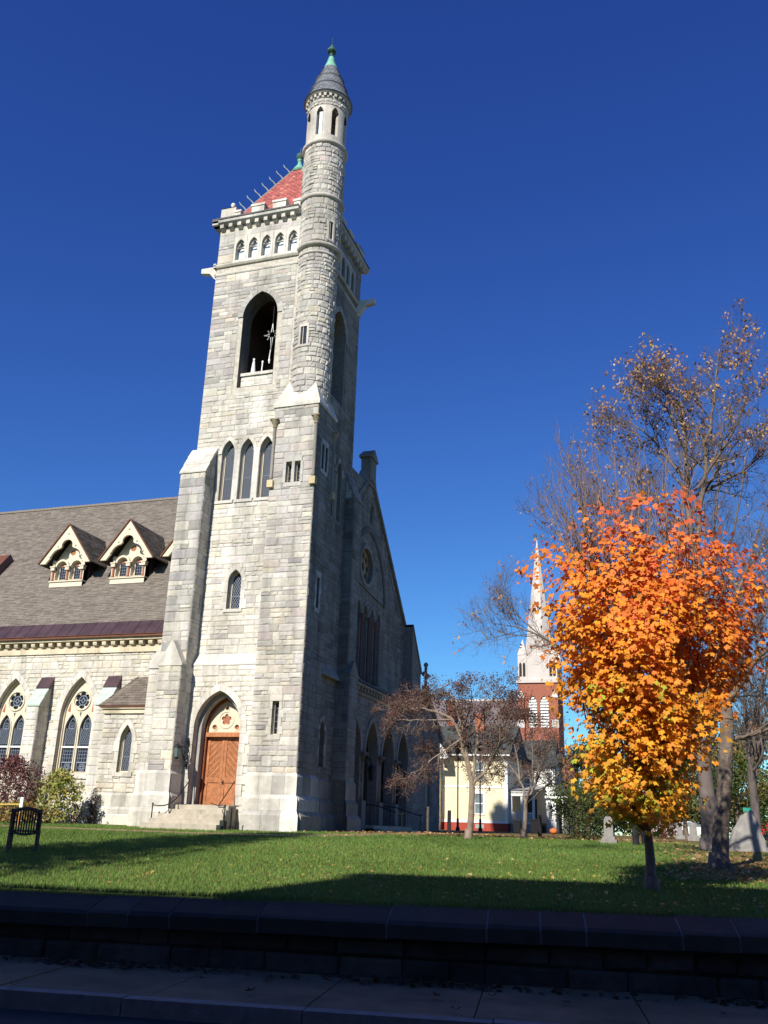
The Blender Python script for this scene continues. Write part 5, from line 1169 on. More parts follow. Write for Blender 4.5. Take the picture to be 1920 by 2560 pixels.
for y, lab in ((43.2, 'dark iron stair rail on the shaded porch steps, the one by the tower'), (46.4, 'dark iron stair rail on the shaded porch steps, the one away from the tower')):
    hr = thing('stair_rail', lab, 'handrail')
    m = MB(); m.tube([(-15.0, y, 1.25), (-14.3, y, 1.2), (-13.1, y, .85), (-12.9, y, .85)], .025, 6); m.build('rail', IRON, hr)
    for x in (-14.6, -13.0): m = MB(); m.tube([(x, y, .0), (x, y, .9 if x > -13.5 else 1.22)], .025, 6); m.build('post', IRON, hr)
    rebase(hr, (-13.8, y, 0))
for y, lab in ((42.85, 'black iron lantern hanging on the porch, beside the tower buttress'), (48.3, 'black iron lantern hanging on the porch, near the low wing')):
    ln = thing('porch_lantern', lab, 'lantern'); m = MB(); m.tube([(XP + .05, y, 3.4), (XP + .25, y, 3.45), (XP + .45, y, 3.3), (XP + .5, y, 3.05)], .03, 5); m.tube(sp(Vector((XP + .25, y, 3.1)), .18, .04, 0, 7), .02, 5); m.build('bracket', IRON, ln)
    m = MB(); m.lathe((XP + .5, y), [(.03, 3.1), (.17, 2.95), (.19, 2.9), (.12, 2.45), (.14, 2.4), (.03, 2.3)], 6); m.build('lantern_body', IRON, ln); rebase(ln, (XP + .05, y, 3.2))
# low wing with a cross
XW = -15.5; fw_ = FB(XW)
m = MB(); m.sheet(fw_, [(54.05, -.3), (59.8, -.3), (59.8, 5.9), (56.2, 8.4), (54.05, 6.9)], [arch(56.9, 1.4, .5, 3.2, .8)], 0, [.35]); m.add([(XW, 59.8, -.3), (-30, 59.8, -.3), (-30, 59.8, 5.9), (XW, 59.8, 5.9)], [(0, 1, 2, 3)]); ww_ = m.build('wing_wall', MSH, church)
lay(ww_, fw_, ashlar(rs, 54.1, 59.8, .6, 7.6, [(56.9, .5, 1.4, 3.2, .8)], ring=.15, lim=lambda t: (54.1, 59.8 if t < 5.9 else 59.8 - (t - 5.9) / .694 - .1), h=(.28, .46)), 'shade', rs)
wn = lancet(church, fw_, 56.9, 1.4, .5, 3.2, .8, d=.25)
m = MB((.12, .115, .115)); 
for sg, ye in ((1, 60.1), (-1, 52.3)): m.add([(XW + .15, ye, 5.72), (-30, ye, 5.72), (-30, 56.2, 8.42), (XW + .15, 56.2, 8.42)], [(0, 1, 2, 3)])
m.build('wing_roof', SLATE, church)
m = MB(S_SH2); m.prism(fw_, [(56.2, 8.3), (60.05, 5.63), (60.05, 5.88), (56.2, 8.62)], -.3, .18); m.prism(fw_, [(52.6, 5.8), (56.2, 8.3), (56.2, 8.62), (52.6, 6.1)], -.3, .18); m.build('wing_coping', DRESSED, ww_)
m = MB(S_SH2); m.box(XW - .2, XW + .15, 55.85, 56.4, 8.3, 8.85); m.box(XW - .1, XW + .05, 56.04, 56.22, 8.85, 10.2); m.box(XW - .1, XW + .05, 55.68, 56.58, 9.45, 9.65)
for yy, zz in ((55.68, 9.55), (56.58, 9.55), (56.13, 10.2)): m.lathe((XW - .025, yy), [(.05, zz - .16), (.15, zz - .06), (.15, zz + .06), (.05, zz + .16)], 8)
m.build('cross_finial', DRESSED, church)
flush_stones(300)
# ================================================================ things behind the lawn
def px_on_Y(x, y, Y):
    d = CF + CR * ((x - 960) / F_PX) - CU * ((y - 1280) / F_PX); return CAM + d * (Y / d.y)
# ---------------- yellow clapboard house
KH = 78 / 70.; YH = 78.0
def hx(x): return x * KH
def hz(z): return .2 + (z - .2) * KH
YEL = mat('yellow_clapboard', (.74, .66, .43), .7, var=.04, scale=1)
REDF = mat('red_foundation', (.34, .055, .035), .8, var=.12)
GRNROOF = mat('dark_green_roof', (.055, .062, .058), .85, var=.3, scale=2, bump=.4, bscale=12)
HGLASS = mat('house_glass', (.16, .20, .21), .2, var=.3, scale=1.5, spec=.5)
house = thing('yellow_house', 'pale yellow clapboard house with red foundation, white trim and dark roof', 'house')
m = MB(); m.box(hx(-23), hx(-12.92), YH, YH + 9, -.1, hz(5.7)); m.build('wall', YEL, house)
m = MB()
z = hz(.82)
while z < hz(5.4):
    m.add([(hx(-20), YH - .03, z), (hx(-12.92), YH - .03, z), (hx(-12.92), YH - .008, z + .15), (hx(-20), YH - .008, z + .15), (hx(-20), YH, z), (hx(-12.92), YH, z)], [(0, 1, 2, 3), (4, 5, 1, 0)]); z += .15
m.build('clapboards', YEL, house, kind='stuff')
m = MB(); m.box(hx(-23.02), hx(-12.9), YH - .06, YH + 9.02, -.2, hz(.78)); m.build('foundation', REDF, house)
m = MB(); m.box(hx(-20), hx(-12.88), YH - .08, YH - .0, hz(.78), hz(.95)); m.box(hx(-20), hx(-12.88), YH - .06, YH, hz(3.28), hz(3.46)); m.box(hx(-20), hx(-12.85), YH - .3, YH, hz(5.45), hz(5.68)); m.box(hx(-13.1), hx(-12.86), YH - .05, YH + .1, hz(.78), hz(5.5)); m.build('white_trim', WHITE, house)
def hwin(parent, x0, x1, z0, z1, y, fy=1, tr=.17, name='window', mid=True):
    m = MB(); m.plate(FA(y), [(x0 - tr, z0 - tr * .6), (x1 + tr, z0 - tr * .6), (x1 + tr, z1 + tr * 1.5), (x0 - tr, z1 + tr * 1.5)], [[(x0, z0), (x1, z0), (x1, z1), (x0, z1)]], 0, .1); w2 = m.build(name, WHITE, parent)
    m = MB(); m.fbox(FA(y), x0, x1, z0, z1, 0, .045); m.build('pane', HGLASS, w2)
    m = MB(); zm = (z0 + z1) / 2; m.fbox(FA(y), x0, x1, zm - .045, zm + .045, .045, .08); m.build('sash_rail', WHITE, w2); return w2
hwin(house, hx(-15.33), hx(-14.74), hz(1.45), hz(2.86), YH); hwin(house, hx(-15.3), hx(-14.72), hz(3.9), hz(5.2), YH); hwin(house, hx(-18.5), hx(-17.9), hz(1.45), hz(2.95), YH); hwin(house, hx(-18.5), hx(-17.9), hz(3.9), hz(5.2), YH)
m = MB(); m.fbox(FA(YH), hx(-15.33), hx(-14.66), hz(.38), hz(.68), .06, .1); m.build('cellar_vent', mat('grey_vent', (.3, .3, .27), .8), house)
m = MB(); m.add([(hx(-23), YH - .5, hz(5.62)), (hx(-12.6), YH - .5, hz(5.62)), (hx(-12.6), YH + 4.5, hz(8.3)), (hx(-23), YH + 4.5, hz(8.3)), (hx(-12.6), YH + 9.5, hz(5.62)), (hx(-23), YH + 9.5, hz(5.62))], [(0, 1, 2, 3), (3, 2, 4, 5), (1, 4, 2)]); rf = m.build('roof', GRNROOF, house)
m = MB(); m.box(hx(-17.3), hx(-12.6), YH - .62, YH - .48, hz(5.6), hz(5.7)); m.build('gutter', WHITE, rf)
m = MB(); m.box(hx(-16.0), hx(-15.3), YH + 3.4, YH + 4.2, hz(7.2), hz(9.2)); m.build('chimney', mat('chimney_brick', (.36, .13, .07), .9, var=.25), rf)
# gabled front bay at the left
m = MB(); m.prism(FA(YH - 1.6), [(hx(-22), 0), (hx(-17.95), 0), (hx(-17.95), hz(5.5)), (hx(-19.9), hz(8.0)), (hx(-22), hz(5.5))], -1.8, 0); gbay = m.build('gabled_bay', YEL, house)
m = MB(); m.prism(FA(YH - 1.6), [(hx(-17.1), hz(5.55)), (hx(-17.25), hz(5.85)), (hx(-19.9), hz(9.0)), (hx(-19.9), hz(8.5)), (hx(-17.55), hz(5.55))], -.1, .25); m.fbox(FA(YH - 1.6), hx(-22), hx(-17.1), hz(5.3), hz(5.5), -.1, .3); m.fbox(FA(YH - 1.6), hx(-18.2), hx(-17.9), 0.8, hz(5.3), -.02, .06); m.build('bargeboard', WHITE, gbay)
hwin(house, hx(-18.75), hx(-18.02) - .12, hz(1.5), hz(3.0), YH - 1.6); hwin(house, hx(-18.75), hx(-18.02) - .12, hz(3.9), hz(5.0), YH - 1.6)
m = MB(); m.add([(hx(-17.1), YH - 1.9, hz(5.8)), (hx(-19.9), YH - 1.9, hz(9.02)), (hx(-19.9), YH + 4, hz(9.02)), (hx(-17.1), YH + 3, hz(5.8))], [(0, 3, 2, 1)]); m.build('bay_roof', GRNROOF, gbay)
# white porch side: upper wall far back, porch in front of it, bay beside it
def scale_to(Y): k = Y / 74.; return (lambda x: x * k), (lambda z: .2 + (z - .2) * k)
YP_ = 82.0; qx, qz = scale_to(82.0); ax_, az_ = scale_to(79.0); ux_, uz_ = scale_to(86.0); WSID = mat('white_siding', (.72, .72, .70), .7, var=.04)
m = MB(); m.box(hx(-12.92) + .02, ux_(-10.3), 86.0, 90, -.1, uz_(5.1)); m.build('rear_wall', WSID, house); m = MB(); m.box(qx(-10.65), qx(-9.9), YP_ + .3, 88, -.1, qz(5.2)); m.build('bay_wall', WSID, house)
xa, xb = hx(-12.92) + .06, ax_(-11.5); fp9 = FA(79.0)
m = MB(); m.fbox(fp9, xa, xb, az_(2.9), az_(3.05), 0, .16); m.fbox(fp9, xa, xb, az_(3.22), az_(3.34), 0, .16); m.box(xa, xb, 79.0, 85.9, az_(.82), az_(.98)); m.build('porch_beam', WHITE, house)
m = MB(); x = xa + .05
while x < xb - .05: m.fbox(fp9, x, x + .045, az_(3.05), az_(3.22), .04, .1); x += .11
m.build('porch_frieze_spindles', WHITE, house, kind='stuff')
for x in (xa + .1, ax_(-12.5), xb - .1): m = MB(); m.box(x - .09, x + .09, 78.9, 79.1, az_(.9), az_(2.95)); m.build('porch_post', WHITE, house)
m = MB(); m.fbox(fp9, xa, xb, az_(1.58), az_(1.68), -.05, .05); m.fbox(fp9, xa, xb, az_(1.03), az_(1.1), -.05, .05); rl = m.build('porch_rail', WHITE, house)
x = xa + .12
while x < xb - .1: m = MB(); m.fbox(fp9, x, x + .05, az_(1.08), az_(1.6), -.03, .02); m.build('baluster', WHITE, rl); x += .13
m = MB(); m.add([(xa - .05, 78.7, az_(3.36)), (xb + .15, 78.7, az_(3.36)), (xb + .15, 86.0, az_(4.0)), (xa - .05, 86.0, az_(4.0))], [(0, 1, 2, 3)]); m.build('porch_roof', mat('grey_porch_roof', (.30, .30, .30), .8), house)
m = MB(); m.fbox(FA(85.98), xa + .1, xa + 1.2, az_(.98), az_(2.9), 0, .04); m.build('porch_door', mat('porch_dark', (.05, .06, .06), .6), house)
m = MB(); m.fbox(fp9, xa, xb, 0, az_(.82), -.1, -.05); m.build('porch_skirt', mat('grey_lattice', (.35, .33, .30), .8), house)
hwin(house, ux_(-12.26), ux_(-11.84), uz_(3.85), uz_(4.69), 86.0); hwin(house, qx(-10.45), qx(-10.2), qz(1.25), qz(2.43), YP_ + .3, tr=.1); hwin(house, qx(-10.4), qx(-10.1), qz(3.75), qz(4.7), YP_ + .3, tr=.1)
m = MB(); m.add([(ux_(-13.8), 85.6, uz_(5.05)), (ux_(-9.9), 85.6, uz_(5.05)), (ux_(-9.9), 89.0, uz_(7.4)), (ux_(-13.8), 89.0, uz_(7.4)), (ux_(-9.9), 92, uz_(5.05))], [(0, 1, 2, 3), (1, 4, 2)]); m.build('side_roof', GRNROOF, house)
m = MB(); m.add([(qx(-10.8), YP_, qz(5.15)), (qx(-9.75), YP_, qz(5.15)), (qx(-9.75), 88, qz(6.6)), (qx(-10.8), 88, qz(6.6))], [(0, 1, 2, 3)]); m.build('bay_top_roof', GRNROOF, house)
m = MB(); m.add([(qx(-10.6), YP_ + .1, qz(2.95)), (qx(-8.6), YP_ + .1, qz(2.95)), (qx(-8.6), YP_ + 2.4, qz(3.5)), (qx(-10.6), YP_ + 2.4, qz(3.5))], [(0, 1, 2, 3)]); m.build('veranda_roof', GRNROOF, house)
m = MB(); m.fbox(FA(YP_ + .1), qx(-10.7), qx(-8.6), qz(2.78), qz(2.95), 0, .05); m.build('veranda_beam', WHITE, house)
for x in (-9.37, -8.75): m = MB(); m.lathe((qx(x), YP_ + .2), [(.1, qz(.6)), (.1, qz(1.3)), (.06, qz(1.4)), (.08, qz(2.2)), (.1, qz(2.8))], 8); m.build('veranda_column', WHITE, house)
m = MB(); m.fbox(FA(YP_ + 2.2), qx(-9.9), qx(-8.6), 0, qz(2.8), 0, .05); m.build('veranda_wall', mat('veranda_dark', (.12, .12, .12), .8), house)
rebase(house, (hx(-15), YH, 0))
for i, (x, y, w_, h_) in enumerate(((1292, 60, .75, 1.2), (1395, 62, .7, 1.0))):
    pass
BINM = mat('black_plastic', (.012, .012, .014), .45)
def bin_(px, Y, s, lab):
    p = px_on_Y(px, 2092, Y); g = gz(Y); b = thing('wheelie_bin', lab, 'bin', 'wheeled bins by the house')
    m = MB(); m.hexa([(p.x - .24 * s, Y - .27 * s, g + .06), (p.x + .24 * s, Y - .27 * s, g + .06), (p.x + .24 * s, Y + .27 * s, g + .06), (p.x - .24 * s, Y + .27 * s, g + .06), (p.x - .3 * s, Y - .34 * s, g + s), (p.x + .3 * s, Y - .34 * s, g + s), (p.x + .3 * s, Y + .34 * s, g + s), (p.x - .3 * s, Y + .34 * s, g + s)]); m.build('bin_body', BINM, b)
    m = MB(); m.box(p.x - .33 * s, p.x + .33 * s, Y - .38 * s, Y + .4 * s, g + s, g + s * 1.07); m.build('lid', BINM, b)
    for q in (-.22, .22): m = MB(); m.tube([(p.x + q * s - .03, Y + .3 * s, g + .1), (p.x + q * s + .03, Y + .3 * s, g + .1)], .1, 10); m.build('wheel', BINM, b)
    rebase(b, (p.x, Y, g))
bin_(1337, 62, .85, 'tall black wheeled bin beside the white porch'); bin_(1293, 60, .75, 'smaller black wheeled bin near the railed porch corner')
PUM = mat('orange_pumpkin', (.6, .16, .04), .6); p = px_on_Y(1384, 2085, 64)
pk = thing('pumpkin', 'round orange pumpkin lying below the white porch columns', 'pumpkin', loc=(p.x, 64, gz(64)))
m = MB(); vs = []; 
for i in range(9):
    for j in range(16):
        a = math.pi * i / 8; b_ = 2 * math.pi * j / 16; rr = .26 * (1 + .08 * math.cos(8 * b_)) * math.sin(a); vs.append((rr * math.cos(b_), rr * math.sin(b_), .2 - .2 * math.cos(a)))
m.add(vs, [(i * 16 + j, i * 16 + (j + 1) % 16, (i + 1) * 16 + (j + 1) % 16, (i + 1) * 16 + j) for i in range(8) for j in range(16)]); m.build('flesh', PUM, pk, smooth=True)
m = MB(); m.tube([(0, 0, .38), (.02, 0, .46)], .03, 5); m.build('stalk', mat('stalk', (.12, .13, .04)), pk)
# ---------------- brick church with white spire
def brick_mat():
    mm = mat('red_brick_far', (.30, .095, .055), .9, var=.15, scale=.6)
    t = mm.node_tree; b = t.nodes['Principled BSDF']; br = t.nodes.new('ShaderNodeTexBrick'); br.inputs['Scale'].default_value = 4.0
    br.inputs['Color1'].default_value = (.32, .10, .058, 1); br.inputs['Color2'].default_value = (.25, .08, .05, 1); br.inputs['Mortar'].default_value = (.30, .20, .15, 1); br.inputs['Mortar Size'].default_value = .012
    tc = t.nodes.new('ShaderNodeTexCoord'); mp = t.nodes.new('ShaderNodeMapping'); mp.inputs['Rotation'].default_value = (math.pi / 2, 0, 0); t.links.new(tc.outputs['Object'], mp.inputs[0]); t.links.new(mp.outputs[0], br.inputs[0]); t.links.new(br.outputs[0], b.inputs['Base Color']); return mm
BRICK = brick_mat(); SPIREW = mat('white_spire_boards', (.50, .455, .42), .7, var=.08, scale=.5); SLF = mat('purple_slate_far', (.14, .115, .12), .8, var=.12, scale=.6, bump=.3, bscale=3)
bc = thing('brick_church', 'distant red brick church with tall white spire and louvred belfry', 'church'); YC = 140.0
bx0, bx1 = -23.9, -17.85; bxc = (bx0 + bx1) / 2
lv = [(-21.71, .66, 15.3, 18.9, 1.15), (-19.95, .66, 15.3, 18.9, 1.15)]
m = MB(); m.sheet(FA(YC), [(bx0, 0), (bx1, 0), (bx1, 22.0), (bx0, 22.0)], [arch(o[0], o[2], o[1], o[3], o[4]) for o in lv], 0, [.5, .5]); m.add([(bx1, YC, 0), (bx1, YC + 6, 0), (bx1, YC + 6, 22), (bx1, YC, 22), (bx0, YC + 6, 0), (bx0, YC + 6, 22), (bx0, YC, 0), (bx0, YC, 22)], [(0, 1, 2, 3), (1, 4, 5, 2), (4, 6, 7, 5)]); m.build('tower_wall', BRICK, bc)
for o in lv:
    m = MB(); a = arch(o[0], o[2], o[1], o[3], o[4]); m.add([FA(YC)(p_, q_, -.45) for p_, q_ in a], [tuple(range(len(a)))]); lw2 = m.build('louvre_window', DARKIN, bc)
    z = o[2]
    while z < o[3] + .9:
        hwid = max(.1, hw_at(o, z + .2, -.04)); m = MB(); m.add([(o[0] - hwid, YC + .05, z), (o[0] + hwid, YC + .05, z), (o[0] + hwid, YC + .3, z + .34), (o[0] - hwid, YC + .3, z + .34)], [(0, 1, 2, 3)]); m.build('louvre', WHITE, lw2); z += .43
for x in (bx0 + .45, bx1 - .45):
    m = MB(); m.box(x - .5, x + .5, YC - .5, YC, 0, 19.75); bb = m.build('corner_buttress', BRICK, bc)
    m = MB(); m.add([(x - .55, YC - .55, 19.7), (x + .55, YC - .55, 19.7), (x + .55, YC + .05, 19.7), (x - .55, YC + .05, 19.7), (x, YC - .0, 21.0)], [(0, 1, 4), (1, 2, 4), (2, 3, 4), (3, 0, 4)]); m.box(x - .55, x + .55, YC - .56, YC - .5, 15.2, 16.4); m.build('buttress_cap', SPIREW, bb)
m = MB(); m.box(bx0 - .25, bx1 + .25, YC - .25, YC + 6.25, 22.0, 22.5); m.box(bx0 + .1, bx1 - .1, YC + .1, YC + 5.9, 22.5, 26.2); m.build('spire_base', SPIREW, bc)
m = MB(); 
vs = [(bxc + 2.55 * math.cos(a), YC + 3 + 2.55 * math.sin(a), 25.4) for a in [math.pi / 8 + k * math.pi / 4 for k in range(8)]] + [(bxc, YC + 3, 46.4)]; m.add(vs, [(k, (k + 1) % 8, 8) for k in range(8)]); m.build('spire', SPIREW, bc)
m = MB(); m.tube([(bxc, YC + 3, 46), (bxc, YC + 3, 47.3)], .06, 5); m.build('spire_tip', VERDDK, bc)
for x in (bx0 + .7, bx1 - .7):
    for y in (YC + .7, YC + 5.3):
        m = MB(); m.box(x - .7, x + .7, y - .7, y + .7, 22.5, 26.4); m.add([(x - .75, y - .75, 26.4), (x + .75, y - .75, 26.4), (x + .75, y + .75, 26.4), (x - .75, y + .75, 26.4), (x, y, 29.0)], [(0, 1, 4), (1, 2, 4), (2, 3, 4), (3, 0, 4)]); pn = m.build('corner_turret', SPIREW, bc)
        for q in (-.28, .28): m = MB(); a = arch(x + q, 23.0, .2, 24.8, .4); m.prism(FA(y - .7), a, -.02, .02); m.build('turret_light', DARKIN, pn)
m = MB(); m.add([(-75, YC + 2, 12.5), (bx0, YC + 2, 12.5), (bx0, YC + 9, 20.6), (-75, YC + 9, 20.6), (bx0, YC + 16, 12.5), (-75, YC + 16, 12.5)], [(0, 1, 2, 3), (3, 2, 4, 5)]); nrf = m.build('nave_roof', SLF, bc)
m = MB(); m.box(-75, bx0, YC + 8.8, YC + 9.2, 20.5, 20.8); m.build('ridge', SPIREW, nrf)
m = MB(); m.box(-75, bx0, YC + 2.3, YC + 15.7, 0, 12.6); m.box(bx1, bx1 + 2.0, YC + 1, YC + 6, 0, 11); m.build('nave_wall', BRICK, bc)
m = MB(); m.box(-36, -35, YC + 4, YC + 5, 14, 20); m.build('chimney', BRICK, bc); rebase(bc, (bxc, YC, 0))
# ---------------- posts, stones, monument
POSTM = mat('weathered_post', (.16, .145, .13), .9, var=.2, scale=8); POSTD = mat('dark_post', (.02, .018, .02), .8, var=.2)
def post(pxx, ptop, Y, wd, lab, mt, lamp=False):
    p = px_on_Y(pxx, ptop, Y); g = gz(Y); m = MB(); hgt = p.z - g
    m.tube([(p.x, Y, g - .1), (p.x, Y, g + hgt * .5), (p.x + .01, Y, p.z - .03), (p.x + .01, Y, p.z)], [wd, wd * .97, wd * .94, wd * .8], 8); o = m.build('wooden_post', mt); tag(o, lab, 'post')
post(1068, 2017, 47, .11, 'weathered grey wooden post standing by the low church wing', POSTM)
post(1123, 2026, 46, .10, 'dark wooden post in front of the red house foundation', POSTD)
post(1312, 2033, 43, .10, 'dark wooden post right behind the small bare tree trunk', POSTD)
post(1349, 2037, 44, .09, 'dark wooden post beside the tall black bin', POSTD)
for x, Y, lab in ((1591, 32.5, 'black wooden post next to the pale gravestone, the one away from the path end'), (1613, 33.6, 'black wooden post between the gravestone and the maple trunk')): post(x - 4, 2052, Y, .11, lab, POSTD)
for x, Y, top, lab in ((1145, 68, 1885, 'tall thin dark lamp pole before the yellow house wall'), (1200, 69, 1880, 'tall thin dark pole in front of the house window')):
    p = px_on_Y(x, top, Y); lp = thing('lamp_pole', lab, 'pole'); m = MB(); m.tube([(p.x, Y, gz(Y)), (p.x, Y, p.z)], .055, 6); m.build('shaft', IRON, lp); m = MB(); m.lathe((p.x, Y), [(.16, gz(Y)), (.16, gz(Y) + .15), (.09, gz(Y) + .3), (.09, gz(Y) + .8), (.05, gz(Y) + .9)], 8); m.build('base', IRON, lp)
    m = MB(); m.lathe((p.x, Y), [(.06, p.z), (.2, p.z + .15), (.24, p.z + .5), (.05, p.z + .75)], 8); m.build('lamp_head', IRON, lp); rebase(lp, (p.x, Y, gz(Y)))
GRAN = mat('pale_granite', (.24, .23, .215), .85, var=.15, scale=6, bump=.3, bscale=25)
gp = px_on_Y(1523, 2105, 33.3); g = gz(33.3); gs = thing('gravestone', 'pale granite gravestone on a stepped base beside the dark bush', 'gravestone')
m = MB(); m.box(gp.x - .27, gp.x + .27, 33.1, 33.5, g - .1, g + .14); m.box(gp.x - .2, gp.x + .2, 33.16, 33.44, g + .14, g + .24); m.build('base', GRAN, gs)
m = MB(); m.prism(FA(33.2), [(gp.x - .16, g + .24), (gp.x + .16, g + .24), (gp.x + .14, g + .78), (gp.x + .08, g + .88), (gp.x - .08, g + .88), (gp.x - .14, g + .78)], -.22, 0); m.build('headstone', GRAN, gs); rebase(gs, (gp.x, 33.3, g))
for px_, Y, s, lab in ((1734, 52, 1.0, 'small white statue like gravestone far back on the lawn'), (1700, 60, .9, 'low white gravestone far behind the maple trunk'), (1772, 47, 1.1, 'pale upright grave marker close to the spotted tree trunk')):
    p = px_on_Y(px_, 2090, Y); g = gz(Y); gs = thing('gravestone', lab, 'gravestone'); m = MB(); m.box(p.x - .3 * s, p.x + .3 * s, Y - .2, Y + .2, g - .1, g + .25 * s); m.build('base', GRAN, gs)
    m = MB(); m.prism(FA(Y - .1), [(p.x - .2 * s, g + .25 * s), (p.x + .2 * s, g + .25 * s), (p.x + .17 * s, g + .75 * s), (p.x + .08 * s, g + .9 * s), (p.x - .08 * s, g + .9 * s), (p.x - .17 * s, g + .75 * s)], -.2, 0); m.build('headstone', GRAN, gs); rebase(gs, (p.x, Y, g))
ROCK = mat('grey_boulder', (.27, .26, .245), .92, var=.22, scale=3, bump=.8, bscale=8)
rp = px_on_Y(1868, 2130, 30.8); g = gz(30.8); rq = random.Random(8)
bm_ = []
for i in range(9):
    for j in range(18):
        f_ = i / 8; a = 2 * math.pi * j / 18; zz_ = 1.22 * f_; rad = (.64 - .46 * f_ ** 1.25) * (1 + .10 * math.sin(3 * a + 1) + rq.uniform(-.05, .05)); bm_.append((rp.x + rad * math.cos(a) + .12 * (f_ - .5), 30.8 + rad * .62 * math.sin(a), g - .1 + zz_ + rq.uniform(-.03, .03) + (.1 * math.cos(a) if i > 5 else 0)))
m = MB(); m.add(bm_, [(i * 18 + j, i * 18 + (j + 1) % 18, (i + 1) * 18 + (j + 1) % 18, (i + 1) * 18 + j) for i in range(8) for j in range(18)] + [tuple(range(144, 162))]); tag(m.build('boulder_monument', ROCK), 'rough grey boulder monument standing on leaf strewn ground', 'boulder')
p = px_on_Y(1874, 2026, 46); sg = thing('street_sign', 'green street name sign on a thin pole behind the boulder', 'sign'); m = MB(); m.tube([(p.x, 46, gz(46)), (p.x, 46, p.z + .1)], .03, 6); m.build('pole', GRAN, sg); m = MB(); m.box(p.x - .28, p.x + .34, 45.95, 45.97, p.z - .05, p.z + .11); m.build('name_plate', mat('green_sign', (.02, .28, .20), .5), sg); rebase(sg, (p.x, 46, gz(46)))
# ---------------- parked cars far back
def car(px_, Y, ang, col, lab):
    p = px_on_Y(px_, 2092, Y); g = gz(Y); c = thing('parked_car', lab, 'car', 'cars parked far behind the lawn'); cm = mat('car_paint_' + lab.split()[0], col, .25, var=.02, spec=.5); f2 = FT((p.x, Y, g), ang)
    m = MB(); prof = [(-2.15, .3), (2.15, .3), (2.2, .65), (2.05, .82), (1.2, .92), (.7, 1.38), (-.9, 1.42), (-1.75, .98), (-2.2, .9), (-2.25, .6)]; m.prism(f2, prof, -.85, .85); m.build('body', cm, c)
    m = MB(); m.prism(f2, [(-1.4, .98), (1.05, .95), (.62, 1.32), (-.85, 1.35)], -.87, .87); m.build('side_glass', HGLASS, c)
    for sx in (-1.35, 1.35):
        for d in (-.86, .66): m = MB(); m.tube([f2(sx, .32, d), f2(sx, .32, d + .2)], .32, 14); wh = m.build('wheel', BINM, c)
    for d in (-.6, .45): m = MB(); m.prism(f2, [(2.15, .58), (2.22, .58), (2.2, .72), (2.12, .72)], d, d + .2); m.build('headlight', WHITE, c)
    rebase(c, (p.x, Y, g))
car(1962, 74, .2, (.35, .02, .02), 'red car parked by the street behind the boulder'); car(1745, 92, .1, (.7, .7, .7), 'white car parked far behind the lawn trees'); car(1688, 95, .1, (.6, .62, .65), 'silver car parked far behind the maple trunk')
# ---------------- garden chair and barrier at the left
WOODB = mat('weathered_teak', (.13, .09, .065), .8, var=.2, scale=14)
ch = thing('garden_chair', 'dark wooden slatted reclining garden chair on the shaded lawn', 'chair'); cx, cy = -13.75, 16.9; g = gz(cy); CW = .56
fy = Vector((.80, .60, 0)).normalized(); fx = Vector((-.60, .80, 0)).normalized()   # across the back, and the way it faces
def cp(u, v, z): q = Vector((cx, cy, g)) + fy * u + fx * v; return (q.x, q.y, q.z + z)
for u in (0, CW): m = MB(); m.tube([cp(u, 0, -.03), cp(u, .02, .42), cp(u, -.12, .86)], [.04, .04, .035], 4); m.build('rear_leg', WOODB, ch); m = MB(); m.tube([cp(u, 1.15, -.03), cp(u, 1.15, .42)], .035, 4); m.build('front_leg', WOODB, ch)
top = [cp(u, -.11 - .03 * math.sin(u / CW * math.pi), .80 + .07 * math.sin(u / CW * math.pi)) for u in [i * CW / 10 for i in range(11)]]; m = MB(); m.tube(top, .045, 4); m.build('top_rail', WOODB, ch)
m = MB(); m.tube([cp(u, .0, .40 - .05 * math.sin(u / CW * math.pi)) for u in [i * CW / 10 for i in range(11)]], .035, 4); m.build('lower_rail', WOODB, ch)
for i in range(1, 11): u = i * CW / 11; m = MB(); m.tube([cp(u, .0, .36), cp(u, -.11, .84)], .017, 4); m.build('back_slat', WOODB, ch)
for i in range(9): v = .05 + i * .14; m = MB(); a = [cp(0, v, .40), cp(CW, v, .40), cp(CW, v + .1, .40), cp(0, v + .1, .40)]; m.hexa(a + [(p_[0], p_[1], p_[2] + .025) for p_ in a]); m.build('seat_slat', WOODB, ch)
for u in (0, CW): m = MB(); m.tube([cp(u, 0, .36), cp(u, 1.2, .38)], .035, 4); m.build('side_rail', WOODB, ch)
rebase(ch, (cx, cy, g))
TAPE = mat('yellow_tape', (.50, .36, .08), .6); br_ = thing('tape_barrier', 'yellow tape barrier with orange stakes and white notice by the red shrub', 'barrier')
pA = px_on_Y(44, 2060, 29.0); gA = gz(29); m = MB(); m.tube([(pA.x, 29, gA - .1), (pA.x, 29, gA + .95)], .025, 5); m.build('stake', mat('orange_stake', (.6, .25, .05), .7), br_)
m = MB(); m.hexa([(pA.x - 3, 28.6, gA + .7), (pA.x, 28.98, gA + .78), (pA.x, 28.99, gA + .78), (pA.x - 3, 28.62, gA + .7), (pA.x - 3, 28.6, gA + .75), (pA.x, 28.98, gA + .83), (pA.x, 28.99, gA + .83), (pA.x - 3, 28.62, gA + .75)]); m.build('tape', TAPE, br_)
m = MB(); m.box(pA.x + .03, pA.x + .16, 28.9, 28.92, gA + .7, gA + 1.05); m.build('notice', WHITE, br_); m = MB(); m.tube([(pA.x + .02, 28.97, gA + .75), (pA.x + .18, 28.9, gA + .3)], .03, 4); m.build('tape_end', TAPE, br_); rebase(br_, (pA.x, 29, gA))
